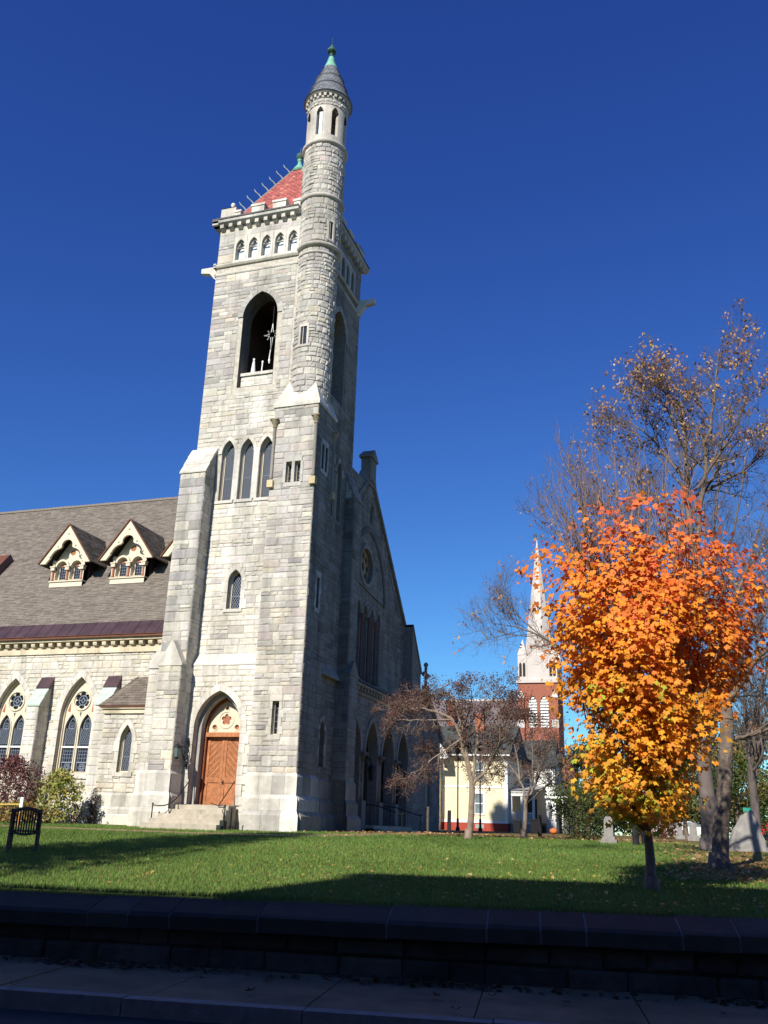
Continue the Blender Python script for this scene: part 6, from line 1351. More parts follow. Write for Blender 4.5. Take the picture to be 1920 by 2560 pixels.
# ================================================================ trees and plants
def leaf_mesh(name, mat_, parent, P, N, U, S, C, tmpl, **props):
    """P,N,U: (n,3) position, normal, tip direction; S size; C colour; tmpl (k,3): x across, y along, z off plane"""
    P = np.asarray(P, float); N = np.asarray(N, float); U = np.asarray(U, float); S = np.asarray(S, float); C = np.asarray(C, float)
    N /= np.linalg.norm(N, axis=1, keepdims=True) + 1e-9; U = U - N * (U * N).sum(1, keepdims=True); U /= np.linalg.norm(U, axis=1, keepdims=True) + 1e-9; X = np.cross(U, N)
    T = np.asarray(tmpl, float); k = len(T); n = len(P)
    V = P[:, None] + S[:, None, None] * (T[None, :, 0, None] * X[:, None] + T[None, :, 1, None] * U[:, None] + T[None, :, 2, None] * N[:, None])
    me = bpy.data.meshes.new(name); me.vertices.add(n * k); me.vertices.foreach_set('co', V.astype(np.float32).ravel())
    me.loops.add(n * k); me.loops.foreach_set('vertex_index', np.arange(n * k, dtype=np.int32)); me.polygons.add(n); me.polygons.foreach_set('loop_start', np.arange(0, n * k, k, dtype=np.int32)); me.polygons.foreach_set('loop_total', np.full(n, k, dtype=np.int32))
    at = me.attributes.new('col', 'FLOAT_COLOR', 'POINT'); cc = np.ones((n, k, 4), np.float32); cc[:, :, :3] = C[:, None]; at.data.foreach_set('color', cc.ravel())
    me.update(calc_edges=True); me.materials.append(mat_); o = bpy.data.objects.new(name, me); COL.objects.link(o)
    if parent: o.parent = parent
    for a, b in props.items(): o[a] = b
    return o
LEAF = mat('autumn_leaf', attr=True, rough=.6, var=.1, scale=30, trans=.38, spec=.25)
LEAFDK = mat('small_leaf', attr=True, rough=.7, var=.1, scale=20, trans=.25, spec=.2)
MAPLE_T = []
for a, r in ((270, .10), (325, .42), (350, .58), (12, .54), (38, .92), (63, .62), (90, 1.05), (117, .62), (142, .92), (168, .54), (190, .58), (215, .42)):
    x, y = r * math.cos(R(a)), r * math.sin(R(a)); MAPLE_T.append((x, y, -.22 * abs(x) - .05 * y))
OVAL_T = [(0, -.1, 0), (.28, .25, -.08), (.24, .65, -.06), (0, 1, 0), (-.24, .65, -.06), (-.28, .25, -.08)]
QUAD_T = [(0, -.1, 0), (.35, .4, -.1), (0, 1, 0), (-.35, .4, .05)]
def vrand(r, s=1.0): return Vector((r.gauss(0, s), r.gauss(0, s), r.gauss(0, s)))
class Tree:
    def __init__(s, seed): s.r = random.Random(seed); s.mb = MB(); s.tips = []; s.tw = []
    def limb(s, pts, r0, r1, n=6, wig=.04, sub=4):
        """smooth path through pts; returns points, radii"""
        P = [Vector(p) for p in pts]; out = []
        for i in range(len(P) - 1):
            p0 = P[max(i - 1, 0)]; p1 = P[i]; p2 = P[i + 1]; p3 = P[min(i + 2, len(P) - 1)]
            for k in range(sub):
                t = k / sub; q = .5 * ((2 * p1) + (-p0 + p2) * t + (2 * p0 - 5 * p1 + 4 * p2 - p3) * t * t + (-p0 + 3 * p1 - 3 * p2 + p3) * t ** 3)
                if i or k: q = q + vrand(s.r, wig * (P[-1] - P[0]).length * .1)
                out.append(q)
        out.append(P[-1]); N = len(out); rad = [r0 + (r1 - r0) * (i / (N - 1)) ** .8 for i in range(N)]
        s.mb.tube(out, rad, n, cap=False); return out, rad
    def spawn(s, path, rad, cnt, L, ang, lev, up=.3, f0=.25, rk=.6, n=4, grav=0.0):
        """lev levels of side shoots"""
        N = len(path)
        for c in range(cnt):
            f = f0 + (1 - f0) * (c + s.r.random()) / cnt; i = min(int(f * (N - 1)), N - 2); p = path[i].lerp(path[i + 1], f * (N - 1) - i); d = (path[i + 1] - path[i]).normalized()
            side = d.cross(vrand(s.r)).normalized(); a = R(s.r.uniform(*ang)); v = (d * math.cos(a) + side * math.sin(a) + Vector((0, 0, up))).normalized(); ln = s.r.uniform(*L) * (1.15 - .5 * f); r0 = rad[i] * rk
            k = 3 if lev <= 0 else 4; q = [p]; dd = v.copy()
            for j in range(k): dd = (dd + vrand(s.r, .16) + Vector((0, 0, up * .25 - grav))).normalized(); q.append(q[-1] + dd * ln / k)
            r1 = max(r0 * .25, .0025); rr = [r0 + (r1 - r0) * j / k for j in range(k + 1)]; s.mb.tube(q, rr, n if lev > 0 else 3, cap=False)
            if lev > 0: s.spawn(q, rr, max(2, int(cnt * .75)), (L[0] * .5, L[1] * .55), ang, lev - 1, up, .2, .6, 3, grav)
            s.tips.append((q[-1], dd)); s.tw.append(q)
def limb_obj(T, name, mat_, parent): return T.mb.build(name, mat_, parent, smooth=True)
BARK = mat('grey_bark', (.135, .112, .088), .95, var=.4, scale=5, bump=1.0, bscale=14, bdist=.04); BARKM = mat('maple_bark', (.11, .085, .07), .95, var=.25, scale=9, bump=.7, bscale=22); BARKC = mat('crab_bark', (.24, .185, .14), .9, var=.3, scale=5, bump=.6, bscale=20); TWIG = mat('violet_twig', (.14, .115, .105), .9, var=.2)

# ---------------- the orange maple
MX, MY = -.63, 15.17; g0 = gz(MY); rt = Vector((.952, .306, 0)); bk = Vector((-.306, .952, 0))
mt_ = thing('maple_tree', 'young maple with blazing orange and yellow autumn leaves near the wall', 'tree', loc=(0, 0, 0)); T = Tree(21); rg = T.r
ENV = [(.95, -.5, .5), (1.25, -.72, .55), (1.72, -.85, .75), (2.35, -1.05, 1.08), (2.97, -1.24, 1.36), (3.6, -1.37, 1.72), (4.2, -1.5, 1.86), (4.83, -1.52, 1.88), (5.4, -1.5, 1.85), (5.85, -1.45, 1.55), (6.3, -.7, 1.0)]
def env(h): return float(np.interp(h, [e[0] for e in ENV], [e[1] for e in ENV])), float(np.interp(h, [e[0] for e in ENV], [e[2] for e in ENV]))
def mp(a, b, h): q = Vector((MX, MY, g0 + h)) + rt * a + bk * b; return q
tr, rr = T.limb([mp(0, 0, -.1), mp(0, 0, .6), mp(-.02, 0, 1.4), mp(.03, .02, 2.6), mp(.0, 0, 4.2), mp(.05, 0, 6.0)], .088, .016, 10, .02)
T.mb.lathe((MX, MY), [(.15, g0 - .05), (.115, g0 + .06), (.092, g0 + .2)], 10)
for k in range(34):
    h0 = rg.uniform(1.15, 4.0); i = int(np.interp(h0, [0, 6], [2, len(tr) - 2])); a = rg.uniform(0, 2 * math.pi); h1 = min(6.6, h0 + rg.uniform(1.3, 2.9)); lo, hi = env(min(h1, 5.8)); c_ = (lo + hi) / 2; w_ = (hi - lo) / 2 * rg.uniform(.45, .95)
    p1 = mp(c_ + w_ * math.cos(a), w_ * math.sin(a), h1); p0 = tr[i]; pm = p0.lerp(p1, .45) + (p1 - mp(0, 0, h1)) * .22 - Vector((0, 0, .15))
    q, qr = T.limb([p0, pm, p1], rr[i] * .5, .005, 5, .05); T.spawn(q, qr, 6, (.35, .8), (25, 50), 1, up=.45)
# bare upright leaders above the crown
for k in range(46):
    a, b = rg.uniform(-1.15, 1.05), rg.uniform(-.8, .8); h0 = rg.uniform(3.8, 5.0); top = 7.7 - abs(a + .1) * .75 - rg.uniform(0, 1.5); q, qr = T.limb([mp(a * .35, b * .35, h0 - .8), mp(a * .72, b * .65, h0 + .2), mp(a * 1.0 + rg.uniform(-.08, .08), b * .9, (h0 + top) / 2 + .3), mp(a * 1.28 + rg.uniform(-.1, .1), b * 1.05, top)], .017, .0055, 4, .05, 5); T.spawn(q, qr, 7, (.3, .8), (14, 32), 1, up=.45, rk=.75)
limb_obj(T, 'branches', mat('young_maple_bark', (.20, .145, .12), .9, var=.25, scale=9, bump=.5, bscale=22), mt_)
P, N, U, S, C = [], [], [], [], []
def mcol(a, h, r, rgen):
    red = np.clip((h - 3.3) / 2.9 + a * .16 + (r - .6) * .35 + rgen.gauss(0, .3), 0, 1); yel = np.clip((3.1 - h) / 2.4 - a * .18 + (.75 - r) * .5 + rgen.gauss(0, .32), 0, 1)
    c = np.array((.82, .325, .03)); c = c * (1 - red) + np.array((.76, .17, .06)) * red; c = c * (1 - yel * .75) + np.array((.80, .48, .05)) * yel * .75
    if yel > .55 and rgen.random() < .33: c = np.array((.46, .48, .06))
    return c * rgen.uniform(.8, 1.15)
clusters = 0
while clusters < 1650:
    h = rg.uniform(1.0, 6.35); lo, hi = env(h); dens = 1.0 if h < 4.1 else max(.07, 1 - (h - 4.1) / 1.7)
    if rg.random() > dens * (hi - lo) / 3.4: continue
    a = rg.uniform(0, 2 * math.pi); f = rg.random() ** .42; lump = 1 + .13 * math.sin(3 * a + h * 2.1) + .09 * math.sin(7 * a - 3 * h); c_ = (lo + hi) / 2; w_ = (hi - lo) / 2; u, v = math.cos(a) * f * lump, math.sin(a) * f * lump
    gapn = math.sin(u * 4.1 + h * 2.7 + 1.0) + math.sin(v * 4.6 - h * 3.3) + .8 * math.sin(u * 7 - v * 6 + h * 5)
    if gapn < -.75 and rg.random() < .85: continue
    cc = mp(c_ + w_ * u, w_ * .95 * v, h); outd = (rt * u + bk * v); clusters += 1; base_c = mcol(c_ + w_ * u, h, f, rg)
    sprayd = (outd.normalized() if outd.length > .01 else Vector((1, 0, 0))) + vrand(rg, .35)
    for j in range(rg.randint(9, 15)):
        p = cc + sprayd * rg.uniform(-.2, .2) + vrand(rg, .085); nn = outd * 1.0 + Vector((0, 0, .75)) + vrand(rg, .5) + Vector((0, -.35, 0)); uu = Vector((0, 0, -1.0)) + outd * .6 + vrand(rg, .45)
        P.append(p); N.append(nn); U.append(uu); S.append(rg.uniform(.04, .088)); C.append(base_c * rg.uniform(.85, 1.12) * np.array((1, rg.uniform(.85, 1.2), 1)))
for kk, (cu, tw_) in enumerate(((-.22, -.05), (.30, -.30), (-.55, .15))):
    tt = [(x, y, cu * abs(x) + tw_ * y * abs(y) + (.12 * x if kk == 1 else 0)) for x, y, z in MAPLE_T]; ii = range(kk, len(P), 3)
    leaf_mesh('leaves', LEAF, mt_, [P[i] for i in ii], [N[i] for i in ii], [U[i] for i in ii], [S[i] for i in ii], [C[i] for i in ii], tt, kind='stuff')
rebase(mt_, (MX, MY, g0))
# ---------------- tall half bare tree behind the maple
def ppx(x, y, Y): return px_on_Y(x, y, Y)
def tree_leaves(T, parent, n, size, cols, mat_, tmpl, seed, clump=4, spread=.12, name='leaves', keep=None):
    r = random.Random(seed); P, N, U, S, C = [], [], [], [], []
    tips = [r.choice(T.tw) for _ in range(n // clump)]
    for q in tips:
        f = r.uniform(.35, 1.0) * (len(q) - 1); i = min(int(f), len(q) - 2); p0 = q[i].lerp(q[i + 1], f - i)
        if keep and r.random() > keep(p0): continue
        c0 = np.array(r.choice(cols))
        for j in range(clump):
            P.append(p0 + vrand(r, spread)); N.append(vrand(r) + Vector((0, -.6, .5))); U.append(Vector((0, 0, -1)) + vrand(r, .6)); S.append(size * r.uniform(.7, 1.25)); C.append(c0 * r.uniform(.75, 1.2))
    return leaf_mesh(name, mat_, parent, P, N, U, S, C, tmpl, kind='stuff')
BX, BY = .51, 21.66; g1 = gz(BY); bt = thing('tall_tree', 'tall half bare tree with tan leaves behind the orange maple', 'tree'); T = Tree(5); rg = T.r
base = Vector((BX, BY, g1)); fork = ppx(1818, 1800, BY)
tr, rr = T.limb([base - Vector((0, 0, .1)), ppx(1802, 2080, BY), ppx(1812, 1950, BY), fork], .19, .15, 12, .01); T.mb.lathe((BX, BY), [(.30, g1 - .1), (.24, g1 + .08), (.195, g1 + .35)], 12)
f2_, r2_ = T.limb([fork, ppx(1780, 1600, BY + .3), ppx(1740, 1400, BY + .4)], .14, .11, 8, .02); f2 = f2_[-1]
mains = [([f2, ppx(1716, 1249, BY + .5), ppx(1706, 1040, BY + .7), ppx(1690, 1000, BY + .5)], .09, .012), ([f2, ppx(1760, 1180, BY), ppx(1786, 1010, BY - .2), ppx(1800, 870, BY - .3)], .085, .008), ([ppx(1745, 1220, BY), ppx(1830, 1080, BY - .6), ppx(1895, 950, BY - 1)], .05, .006), ([ppx(1710, 1120, BY + .7), ppx(1665, 1020, BY), ppx(1640, 990, BY - .3)], .045, .006),
 ([ppx(1712, 1200, BY + .5), ppx(1620, 1090, BY + 1), ppx(1570, 1050, BY + 1.2)], .05, .006), ([ppx(1740, 1400, BY + .4), ppx(1580, 1330, BY - .6), ppx(1460, 1210, BY - .8)], .06, .007), ([ppx(1770, 1540, BY), ppx(1560, 1480, BY + .6), ppx(1350, 1300, BY + 1)], .065, .007), ([ppx(1800, 1700, BY), ppx(1560, 1640, BY + .8), ppx(1370, 1600, BY + 1), ppx(1245, 1480, BY + 1.2)], .07, .006), ([ppx(1370, 1600, BY + 1), ppx(1300, 1570, BY + .8), ppx(1235, 1560, BY + .6)], .03, .005),
 ([ppx(1790, 1620, BY), ppx(1860, 1450, BY + 1), ppx(1960, 1300, BY + 1)], .07, .01), ([ppx(1812, 1770, BY), ppx(1900, 1640, BY - .6), ppx(2020, 1560, BY - 1)], .09, .02), ([ppx(1716, 1249, BY + .5), ppx(1850, 1180, BY + 1.5), ppx(1960, 1080, BY + 1.5)], .05, .008), ([ppx(1752, 1330, BY + .3), ppx(1650, 1270, BY + 1.5), ppx(1500, 1110, BY + 2)], .045, .006), ([ppx(1818, 1850, BY), ppx(1900, 1830, BY + .5), ppx(1990, 1790, BY + .5)], .06, .02)]
for pts, a, b in mains:
    q, qr = T.limb(pts, a, b, 6, .06, 5); T.spawn(q, qr, 13, (.7, 1.7), (30, 60), 2, up=.25, f0=.18, rk=.55)
limb_obj(T, 'branches', mat('tall_tree_bark', (.16, .125, .10), .95, var=.4, scale=5, bump=1.0, bscale=14, bdist=.04), bt); tree_leaves(T, bt, 11000, .08, [(.40, .235, .115), (.46, .27, .13), (.31, .17, .08), (.42, .29, .10), (.50, .33, .19), (.36, .16, .09)], LEAFDK, OVAL_T, 4, clump=4, spread=.06, keep=lambda p: max(.22, min(1, (p.z - 5.5) / 5.0)) * (1 if p.x > -2.2 else .65)); rebase(bt, (BX, BY, g1))
# ---------------- mottled trunk and bare crown further back
def bare_tree(label, bx, by, r0, tops, seed, lev=2, cnt=11, L=(1.2, 2.6), mat_=BARK, leaves=None, name='bare_tree', fork_h=3.2):
    o = thing(name, label, 'tree'); T = Tree(seed); g = gz(by); T.limb([(bx, by, g - .1), (bx + .05, by, g + fork_h * .5), (bx, by, g + fork_h)], r0, r0 * .8, 10, .01); T.mb.lathe((bx, by), [(r0 * 1.6, g - .1), (r0 * 1.2, g + .12), (r0, g + .4)], 10)
    for t_ in tops:
        q, qr = T.limb([Vector((bx, by, g + fork_h * T.r.uniform(.75, 1.0))), Vector((bx, by, g + fork_h)).lerp(Vector(t_), .45) + vrand(T.r, .35), Vector(t_)], r0 * .5, .01, 6, .08, 5); T.spawn(q, qr, cnt, L, (28, 58), lev, up=.2, f0=.15, rk=.5)
    limb_obj(T, 'branches', mat_, o)
    if leaves: tree_leaves(T, o, *leaves)
    rebase(o, (bx, by, g)); return o
bare_tree('mottled grey trunk with bare crown behind the leaf strewn boulder', .48, 30.3, .26, [px_on_Y(x, y, 30.3 + dy) for x, y, dy in ((1700, 1120, 1), (1800, 1020, 0), (1880, 1100, 1), (1760, 1250, -1), (1920, 1250, 0), (1660, 1350, .5), (1980, 1400, 0), (1860, 1420, 2), (1700, 1500, 0))], 9, lev=2, cnt=12, L=(1.2, 2.4), mat_=TWIG)
# ---------------- two crab apples
def crab(label, pts_main, r0, base, fork, seed, leaves, cnt, L, bark):
    o = thing('crab_apple_tree', label, 'tree', 'crab apples in front of the house'); T = Tree(seed); Y = base.y; T.limb([base - Vector((0, 0, .1)), base.lerp(fork, .5) + Vector((.04, 0, 0)), fork], r0, r0 * .8, 10, .02); T.mb.lathe((base.x, base.y), [(r0 * 1.5, base.z - .1), (r0 * 1.15, base.z + .1), (r0, base.z + .35)], 10)
    for pts, a, b in pts_main:
        q, qr = T.limb(pts, a, b, 6, .07, 5); T.spawn(q, qr, cnt, L, (30, 65), 2, up=.03, f0=.25, rk=.55, grav=.06)
    limb_obj(T, 'branches', bark, o); tree_leaves(T, o, *leaves); rebase(o, tuple(base)); return o
Y1 = 32.73; b1_ = Vector((-7.42, Y1, gz(Y1))); fk = px_on_Y(1180, 1962, Y1)
def A_(x, y, dy=0): return px_on_Y(x, y, Y1 + dy)
crab('crab apple with pale trunk, arching limbs and dark red leaves before the yellow house', [([fk, A_(1160, 1880), A_(1130, 1800, -.3), A_(1060, 1772, -.5), A_(985, 1780, -.8)], .10, .012), ([fk, A_(1165, 1880), A_(1150, 1790, .3), A_(1115, 1735, .5), A_(1060, 1745, .6)], .10, .012), ([fk, A_(1215, 1925), A_(1250, 1860, -.4), A_(1290, 1770, -.5)], .08, .01), ([fk, A_(1190, 1880, .3), A_(1205, 1780, .6), A_(1222, 1715, .8)], .07, .008), ([A_(1150, 1850), A_(1090, 1890, -.8), A_(1040, 1930, -1.2), A_(1000, 1955, -1.2)], .04, .006), ([A_(1130, 1800, -.3), A_(1040, 1800, -1), A_(965, 1800, -1.2)], .04, .006), ([A_(1125, 1730, .5), A_(1030, 1750, 1), A_(965, 1775, 1.4)], .04, .006), ([A_(1165, 1860, .2), A_(1120, 1870, 1.2), A_(1060, 1880, 1.6)], .04, .006), ([A_(1205, 1780, .6), A_(1260, 1720, 1.2), A_(1285, 1735, 1.2)], .035, .006), ([A_(1250, 1860, -.4), A_(1270, 1800, .4), A_(1310, 1770, .8)], .035, .006), ([A_(1160, 1820, .2), A_(1180, 1740, -.6), A_(1165, 1715, -.8)], .04, .006), ([A_(1220, 1910, -.2), A_(1250, 1850, -1.2), A_(1240, 1760, -1.4)], .04, .006), ([A_(1205, 1800, .5), A_(1160, 1770, 1.3), A_(1110, 1745, 1.6)], .035, .006), ([A_(1120, 1710, .5), A_(1095, 1725, .2), A_(1010, 1755, .2)], .03, .005)], .125, b1_, fk, 31, (15500, .062, [(.085, .032, .032), (.11, .045, .038), (.065, .026, .028), (.14, .075, .05)], LEAFDK, OVAL_T, 6, 3, .09), 11, (.4, .85), BARKC)
Y2 = 40.0; b2_ = Vector((-6.74, Y2, gz(Y2))); fk = px_on_Y(1314, 2008, Y2)
def B_(x, y, dy=0): return px_on_Y(x, y, Y2 + dy)
crab('smaller crab apple with a dense brown twiggy crown before the white porch', [([fk, B_(1340, 1960), B_(1360, 1900), B_(1390, 1830)], .08, .01), ([fk, B_(1300, 1950, .4), B_(1260, 1900, .5), B_(1215, 1850, .6)], .07, .01), ([fk, B_(1330, 1950, -.5), B_(1330, 1880, -.8), B_(1320, 1800, -.8)], .06, .01), ([fk, B_(1370, 1960, .3), B_(1410, 1920, .5), B_(1440, 1880, .6)], .06, .008), ([B_(1300, 1950, .4), B_(1290, 1880, 1), B_(1270, 1800, 1.3)], .05, .008), ([B_(1340, 1960), B_(1350, 1880, 1), B_(1360, 1810, 1.5)], .05, .008), ([B_(1260, 1900, .5), B_(1230, 1920, -.3), B_(1200, 1930, -.6)], .04, .006)], .105, b2_, fk, 33, (8000, .06, [(.085, .05, .038), (.11, .06, .05), (.07, .04, .035), (.13, .07, .05)], LEAFDK, OVAL_T, 8, 3, .10), 9, (.5, 1.1), mat('crab_bark_grey', (.20, .16, .13), .9, var=.3, scale=6))
# ---------------- shrubs
def shrub(label, c, rx, ry, h, n, size, cols, seed, tmpl=OVAL_T, stems=9, name='shrub', shell=.5, lean=0):
    o = thing(name, label, 'shrub'); r = random.Random(seed); T = Tree(seed); g = gz(c[1]); P, N, U, S, C = [], [], [], [], []
    for k in range(stems): a = r.uniform(0, 6.28); q, qr = T.limb([(c[0] + .1 * math.cos(a), c[1] + .1 * math.sin(a), g - .05), (c[0] + rx * .45 * math.cos(a), c[1] + ry * .45 * math.sin(a), g + h * .5), (c[0] + rx * .75 * math.cos(a) + lean, c[1] + ry * .75 * math.sin(a), g + h * r.uniform(.7, .98))], .025, .005, 4); T.spawn(q, qr, 5, (.25 * h * .5, .5 * h * .5), (25, 55), 1, up=.3)
    limb_obj(T, 'stems', BARKM, o); k = 0
    while k < n // 4:
        a = r.uniform(0, 6.28); z = r.random() ** .8; pr_ = math.sin(math.pi * min(1, .18 + z * .80)) ** .6; f = r.random() ** shell; lump = 1 + .18 * math.sin(4 * a + 5 * z + seed) + .12 * math.sin(9 * a - 7 * z); p = Vector((c[0] + rx * pr_ * f * lump * math.cos(a) + lean * z, c[1] + ry * pr_ * f * lump * math.sin(a), g + .05 + h * z * (1 + .06 * math.sin(5 * a)))); c0 = np.array(r.choice(cols)); k += 1
        for j in range(4): P.append(p + vrand(r, .06)); N.append(vrand(r) + Vector((math.cos(a), math.sin(a) - .3, .6))); U.append(vrand(r) + Vector((0, 0, .3))); S.append(size * r.uniform(.7, 1.3)); C.append(c0 * r.uniform(.7, 1.25))
    leaf_mesh('leaves', LEAFDK, o, P, N, U, S, C, tmpl, kind='stuff'); rebase(o, (c[0], c[1], g)); return o
def gp_(px_, Y): q = px_on_Y(px_, 2070, Y); return (q.x, Y)
shrub('large burgundy shrub against the nave wall, beside the tape barrier', gp_(8, 33.5), 1.75, 1.3, 2.55, 6500, .085, [(.11, .035, .035), (.16, .05, .05), (.20, .10, .09), (.08, .03, .03)], 3)
shrub('yellow green leafy shrub growing below the tall traceried window', gp_(122, 34.3), 1.25, .9, 2.0, 2600, .12, [(.25, .28, .06), (.33, .33, .09), (.18, .23, .05), (.42, .36, .10)], 5, lean=.25)
shrub('low brown dry perennials in the bed beneath the burgundy shrub', gp_(40, 32.3), 1.8, .8, .75, 2200, .08, [(.22, .13, .05), (.28, .18, .06), (.10, .12, .03), (.36, .26, .05)], 6)
shrub('low dark plants at the wall foot beside the yellow green shrub', gp_(180, 34.9), .5, .4, .7, 900, .06, [(.05, .055, .035), (.08, .06, .045)], 7)
shrub('narrow dark climbing plant at the annex corner', gp_(225, 35.6), .22, .2, 1.35, 700, .06, [(.03, .035, .03), (.05, .04, .04)], 8)
shrub('rounded dark green yew bush beside the pale gravestone', gp_(1462, 38), .98, .9, 1.85, 6500, .07, [(.055, .075, .025), (.08, .10, .03), (.04, .055, .02), (.11, .12, .04)], 9, QUAD_T, shell=.35)
shrub('small russet bush far behind the maple trunk', gp_(1655, 60), .9, .9, 1.4, 1500, .1, [(.16, .06, .04), (.22, .09, .05)], 10, QUAD_T)
# ---------------- background trees
def back_tree(label, px_, Y, rx, h, n, size, cols, seed, trunk=.2, low=.15):
    x = px_on_Y(px_, 2070, Y).x; o = thing('background_tree', label, 'tree', 'trees beyond the churchyard lawn'); r = random.Random(seed); T = Tree(seed); g = gz(Y)
    q, qr = T.limb([(x, Y, g - .1), (x + r.uniform(-.3, .3), Y, g + h * .35), (x + r.uniform(-.4, .4), Y, g + h * .8)], trunk, .03, 7, .03)
    T.spawn(q, qr, 9, (rx * .7, rx * 1.15), (40, 70), 1, up=.25, f0=.15, rk=.45); limb_obj(T, 'trunk', BARK, o); P, N, U, S, C = [], [], [], [], []
    lobes = []
    for k in range(22): a = r.uniform(0, 6.28); z = r.uniform(low, .95); f = r.uniform(.25, .85) * math.sin(math.pi * min(1, .15 + z * .8)); lobes.append((Vector((x + rx * f * math.cos(a), Y + rx * f * math.sin(a), g + h * z)), rx * r.uniform(.22, .42), np.array(r.choice(cols))))
    for k in range(n):
        c, rad, col = r.choice(lobes); v = vrand(r).normalized() * rad * r.random() ** .4; P.append(c + v); N.append(v + vrand(r, .4 * rad)); U.append(vrand(r)); S.append(size * r.uniform(.7, 1.3)); C.append(col * r.uniform(.7, 1.25))
    leaf_mesh('crown', LEAFDK, o, P, N, U, S, C, QUAD_T, kind='stuff'); rebase(o, (x, Y, g))
OL = [(.07, .085, .025), (.10, .11, .03), (.055, .07, .02)]; OC = [(.22, .15, .035), (.28, .19, .05), (.15, .12, .035)]; GR = [(.055, .09, .02), (.08, .12, .03), (.10, .13, .035)]
back_tree('olive green tree standing between the white porch and the maple', 1470, 70, 3.0, 6.5, 5400, .20, GR + OL, 41)
back_tree('dark green tree behind the yew bush', 1530, 76, 3.4, 6.0, 5400, .21, OL, 42)
back_tree('grey green tree seen below the maple crown beside its trunk', 1600, 84, 3.6, 6.2, 4680, .23, OL + GR, 43)
back_tree('soft green willow like tree between the maple and the mottled trunk', 1715, 62, 2.8, 5.2, 5040, .18, [(.10, .125, .045), (.13, .15, .06), (.08, .10, .035)], 44)
back_tree('green tree right behind the boulder monument', 1850, 66, 3.0, 5.2, 5040, .18, GR, 45)
back_tree('ochre yellow tree towering behind the boulder monument', 1905, 74, 4.0, 9.0, 6480, .22, OC, 46)
back_tree('brown leaved tree far behind the mottled trunk', 1780, 95, 5.0, 10.0, 5760, .28, [(.16, .12, .05), (.12, .10, .04), (.20, .14, .06)], 47)
back_tree('yellow green tree far behind the maple trunk', 1660, 100, 4.5, 7.0, 4680, .28, [(.16, .15, .04), (.22, .19, .05)], 48)
bare_tree('leafless dark tree beyond the boulder, near the red car', px_on_Y(1890, 2070, 44).x, 44, .2, [px_on_Y(x, y, 44) for x, y in ((1830, 1500), (1900, 1450), (1960, 1550), (1850, 1650), (1990, 1700), (1870, 1750), (1780, 1450), (1930, 1300))], 51, lev=2, cnt=10, L=(1.4, 2.8), mat_=TWIG, fork_h=3.0)
# far wooded horizon: reads as one mass
r = random.Random(77); P, N, U, S, C = [], [], [], [], []
for k in range(9000):
    a = r.uniform(-75, 60); Y = r.uniform(170, 230); top = 6.5 + 3 * math.sin(a * .21) + 2 * math.sin(a * .53 + 1); z = r.random() ** .7 * top; P.append(Vector((a * Y / 170, Y, z))); N.append(vrand(r) + Vector((0, -1, .6))); U.append(vrand(r)); S.append(r.uniform(.5, 1.0)); c = r.choice(OL + OC + GR); C.append(np.array(c) * r.uniform(.7, 1.2))
o = leaf_mesh('far_woods', LEAFDK, None, P, N, U, S, C, QUAD_T, kind='stuff'); tag(o, 'low wooded horizon far behind the houses', 'woods')
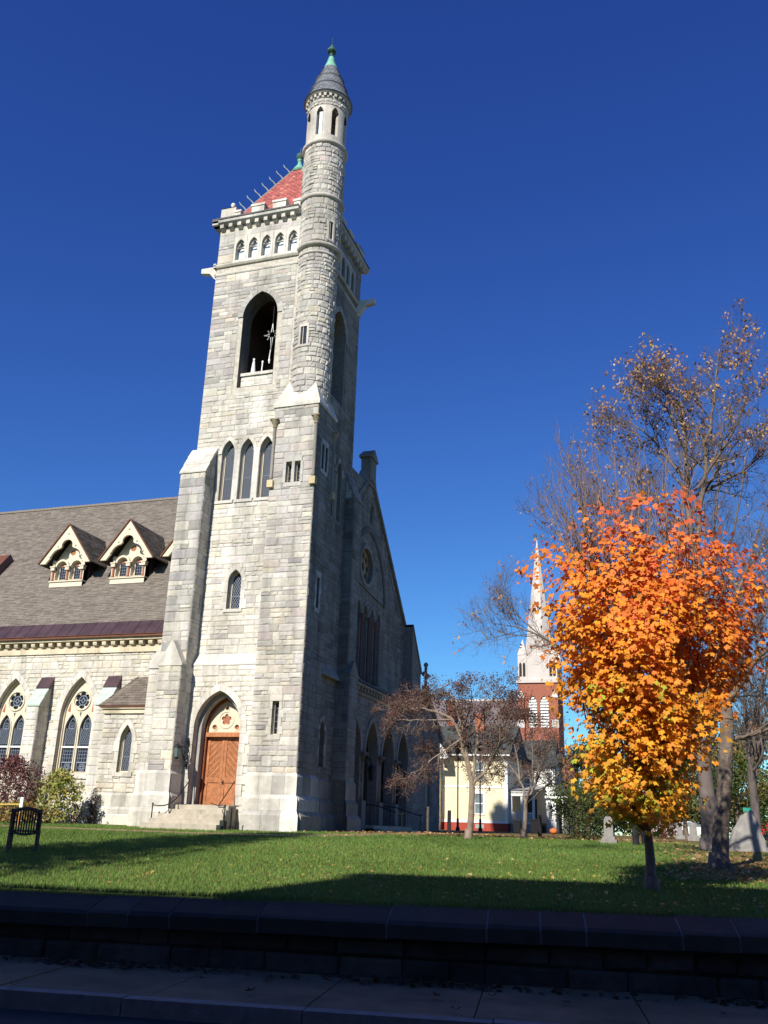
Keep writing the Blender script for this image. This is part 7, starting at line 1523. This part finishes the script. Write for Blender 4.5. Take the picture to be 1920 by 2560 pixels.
# ================================================================ grass and fallen leaves
rng = np.random.default_rng(4)
GRASS = mat('grass_blades', attr=True, rough=.7, var=.0, trans=.3, spec=.15)
def blades(n, tn, size, name):
    t0, t1, n0, n1 = tn; tt = rng.uniform(t0, t1, n); nn = n0 + (n1 - n0) * rng.random(n) ** 1.35
    x = ST.x * tt + SN.x * nn; y = ST.y * tt + SN.y * nn
    keep = ~((y > 33.0) & (x < -14.3)); x, y = x[keep], y[keep]
    dist = np.full(len(x), 9.0)
    for (ax, ay), (bx_, by_) in zip(cl[:-1], cl[1:]):
        ux, uy = bx_ - ax, by_ - ay; f_ = np.clip(((x - ax) * ux + (y - ay) * uy) / (ux * ux + uy * uy), 0, 1); dist = np.minimum(dist, np.hypot(x - ax - f_ * ux, y - ay - f_ * uy))
    keep = dist > .66 + rng.normal(0, .07, len(x)); x, y = x[keep], y[keep]; n = len(x); z = np.interp(y, LY, LZ)
    yaw = rng.uniform(0, 2 * np.pi, n); h = rng.uniform(.6, 1.3, n) * size * (1 + (y - 11) * .018); wd = h * .16 * (1 + (y - 11) * .03); lean = rng.normal(0, .45, (n, 2)) * h[:, None]
    V = np.empty((n, 3, 3), np.float32); V[:, 0] = np.stack([x - wd * np.cos(yaw), y - wd * np.sin(yaw), z - .01], 1); V[:, 1] = np.stack([x + wd * np.cos(yaw), y + wd * np.sin(yaw), z - .01], 1); V[:, 2] = np.stack([x + lean[:, 0], y + lean[:, 1], z + h], 1)
    big = np.sin(x * .9 + 1.3 * np.sin(y * .5)) * np.sin(y * .7 + x * .3); pat = np.sin(x * .37 + 2 * np.sin(y * .23)) + np.sin(y * .51 - x * .19) + .6 * np.sin(x * 1.9 + y * 1.3); g = np.clip(rng.normal(1, .17, n) + .10 * big + .07 * pat, .4, 1.8)[:, None]; C = np.array([[.132, .228, .055]]) * g * np.stack([rng.uniform(.8, 1.35, n), np.ones(n), rng.uniform(.7, 1.2, n)], 1)
    dry = rng.random(n) < np.clip(.05 + .05 * pat, .01, .2); C[dry] = np.array([.22, .19, .07]) * g[dry]
    me = bpy.data.meshes.new(name); me.vertices.add(n * 3); me.vertices.foreach_set('co', V.ravel()); me.loops.add(n * 3); me.loops.foreach_set('vertex_index', np.arange(n * 3, dtype=np.int32)); me.polygons.add(n); me.polygons.foreach_set('loop_start', np.arange(0, n * 3, 3, dtype=np.int32)); me.polygons.foreach_set('loop_total', np.full(n, 3, np.int32))
    at = me.attributes.new('col', 'FLOAT_COLOR', 'POINT'); cc = np.ones((n, 3, 4), np.float32); cc[:, :, :3] = C[:, None]; at.data.foreach_set('color', cc.ravel()); me.update(calc_edges=True); me.materials.append(GRASS)
    o = bpy.data.objects.new(name, me); COL.objects.link(o); o['kind'] = 'stuff'; return o
o = blades(330000, (-24, 9, 11.64, 36), .045, 'grass'); tag(o, 'short green lawn grass in front of the church', 'grass')
# fallen leaves
r = random.Random(12)
def scatter(n, area, size, cols, name, lab, dens=None, zf=None, tmpl=None):
    P, N, U, S, C = [], [], [], [], []
    k = 0
    while k < n:
        t_, n_ = r.uniform(*area[0]), r.uniform(*area[1]); x, y, _ = street(t_, n_, 0)
        if y > 33 and x < -14.3: 
            if area[1][0] < 30: continue
        if dens and r.random() > dens(x, y): continue
        P.append((x, y, (gz(y) + .035) if zf is None else zf)); N.append(vrand(r, .35) + Vector((0, 0, 1))); U.append(vrand(r) + Vector((.01, 0, 0))); S.append(size * r.uniform(.6, 1.2)); C.append(np.array(r.choice(cols)) * r.uniform(.7, 1.2)); k += 1
    o = leaf_mesh(name, LEAF, None, P, N, U, S, C, tmpl or MAPLE_T, kind='stuff'); tag(o, lab, 'leaves')
YELS = [(.62, .42, .08), (.55, .38, .14), (.50, .30, .10), (.60, .46, .20)]; BRN = [(.48, .26, .13), (.55, .32, .17), (.40, .20, .09), (.58, .38, .22), (.48, .22, .08)]
scatter(1400, ((-16, 8), (11.8, 34)), .046, YELS, 'fallen_leaves', 'scattered pale yellow leaves lying on the lawn', dens=lambda x, y: .10 + .90 * math.exp(-((x + .5) ** 2 + (y - 17) ** 2) / 30))
scatter(15000, ((-1, 13), (17.5, 34)), .08, BRN, 'leaf_litter', 'carpet of russet fallen leaves beneath the tall bare trees', dens=lambda x, y: max(0, min(1, (x + .9 + (y - 20) * .03) / 1.5)) ** 1.5 * (1 if y > 18.5 else .35))
scatter(1300, ((-9, 6), (34, 48)), .09, YELS + BRN[:2], 'far_leaves', 'yellow leaves scattered in the grass around the crab apples')
DRY = [(.14, .08, .045), (.09, .055, .035), (.17, .10, .055)]
scatter(900, ((-14, 6), (10.7, 11.16)), .06, DRY, 'gutter_leaves', 'dry brown leaves drifted against the retaining wall foot', zf=-1.375, dens=lambda x, y: .15 + .85 * (math.sin(x * 1.7) * .5 + .5) ** 2)
# larger curled leaves lying singly on the pavement
for i, (px_, py_) in enumerate(((293, 2425), (366, 2417), (505, 2452), (540, 2432), (670, 2463), (725, 2440), (820, 2457), (1095, 2497), (1140, 2530), (1230, 2496), (1420, 2515), (1595, 2510), (35, 2468), (620, 2485), (1810, 2540))):
    d = CF + CR * ((px_ - 960) / F_PX) - CU * ((py_ - 1280) / F_PX); p = CAM + d * ((-1.395 - EYE) / d.z); s = r.uniform(.05, .09); a = r.uniform(0, 6.28); vs = [(p.x + s * (x * math.cos(a) - y * math.sin(a)), p.y + s * (x * math.sin(a) + y * math.cos(a)), -1.393 + s * (.25 + .9 * (x * x + .5 * y * y) * r.uniform(.5, 1))) for x, y, z in MAPLE_T]
    m = MB(tuple(r.choice(DRY))); m.add(vs, [tuple(range(12))]); tag(m.build('curled_leaf', LEAF), 'single dry curled leaf lying on the shaded pavement', 'leaf', 'dry leaves on the pavement')
# ================================================================ across the street, behind the viewer
BRK2 = mat('street_brick', (.28, .10, .065), .9, var=.15, scale=2, bump=.3, bscale=20)
def block(label, t0, t1, n0, n1, z1, seed, name):
    o = thing(name, label, 'building'); m = MB(); street_box(m, t0, t1, n0, n1, -1.6, z1); m.build('wall', BRK2, o); m = MB(); street_box(m, t0 - .2, t1 + .2, n1 - .15, n1 + .25, z1 - .5, z1 - .02); m.build('cornice', WHITE, o)
    t_ = t0 + 1.2
    while t_ < t1 - 1.5:
        z = 0.0
        while z < z1 - 3:
            m = MB(); street_box(m, t_, t_ + 1.1, n1, n1 + .04, z + .6, z + 2.4); w2 = m.build('window', WHITE, o); m = MB(); street_box(m, t_ + .1, t_ + 1.0, n1 + .04, n1 + .05, z + .7, z + 2.3); m.build('pane', HGLASS, w2); z += 3.6
        t_ += 2.6
    m = MB(); street_box(m, t0 + 3, t0 + 4.2, n1, n1 + .05, -1.5, .7); m.build('door', WOODDK, o); return o
block('tall brick commercial block across the street', -9.7, 26, -20, -7.0, 16.93, 1, 'brick_block')
block('lower brick row house across the street', -40, -9.75, -18, -7.0, 13.5, 2, 'row_house')
street_box_p = MB(); street_box(street_box_p, -60, 40, -7.0, -2.4, -1.6, -1.40); street_box_p.build('far_pavement', PAVM, kind='structure')
# big street tree whose shadow crosses the lawn
sx_, sy_ = -15.6, -1.0; o = thing('street_tree', 'large leaning leafy tree across the street', 'tree'); T = Tree(61); r = T.r; zb = -1.4
lobes = [(-18.2, 22.3, 1.75), (-17.8, 20.2, 2.0), (-17.0, 17.8, 2.2), (-16.3, 15.2, 2.4), (-15.4, 12.6, 2.8), (-14.4, 10.2, 3.1), (-13.9, 7.4, 3.3), (-17.4, 9.5, 2.4), (-16.6, 7.0, 2.6)]
q, qr = T.limb([(sx_, sy_, zb), (sx_ + .2, sy_, 4), (-15.6, sy_, 11), (-17, sy_, 17.5), (-18.1, sy_, 22)], .4, .04, 9, .01); T.spawn(q, qr, 16, (1.6, 3.2), (40, 70), 1, up=.2, f0=.3)
P, N, U, S, C = [], [], [], [], []
for lx, lz, lr in lobes:
    for k in range(int(330 * lr)): v = vrand(r).normalized() * lr * r.random() ** .38; P.append(Vector((lx, sy_, lz)) + v); N.append(v + vrand(r, .5)); U.append(vrand(r)); S.append(r.uniform(.28, .5)); C.append(np.array(r.choice(OC + GR)) * r.uniform(.7, 1.3))
limb_obj(T, 'trunk', BARK, o); leaf_mesh('crown', LEAFDK, o, P, N, U, S, C, QUAD_T, kind='stuff'); rebase(o, (sx_, sy_, zb))
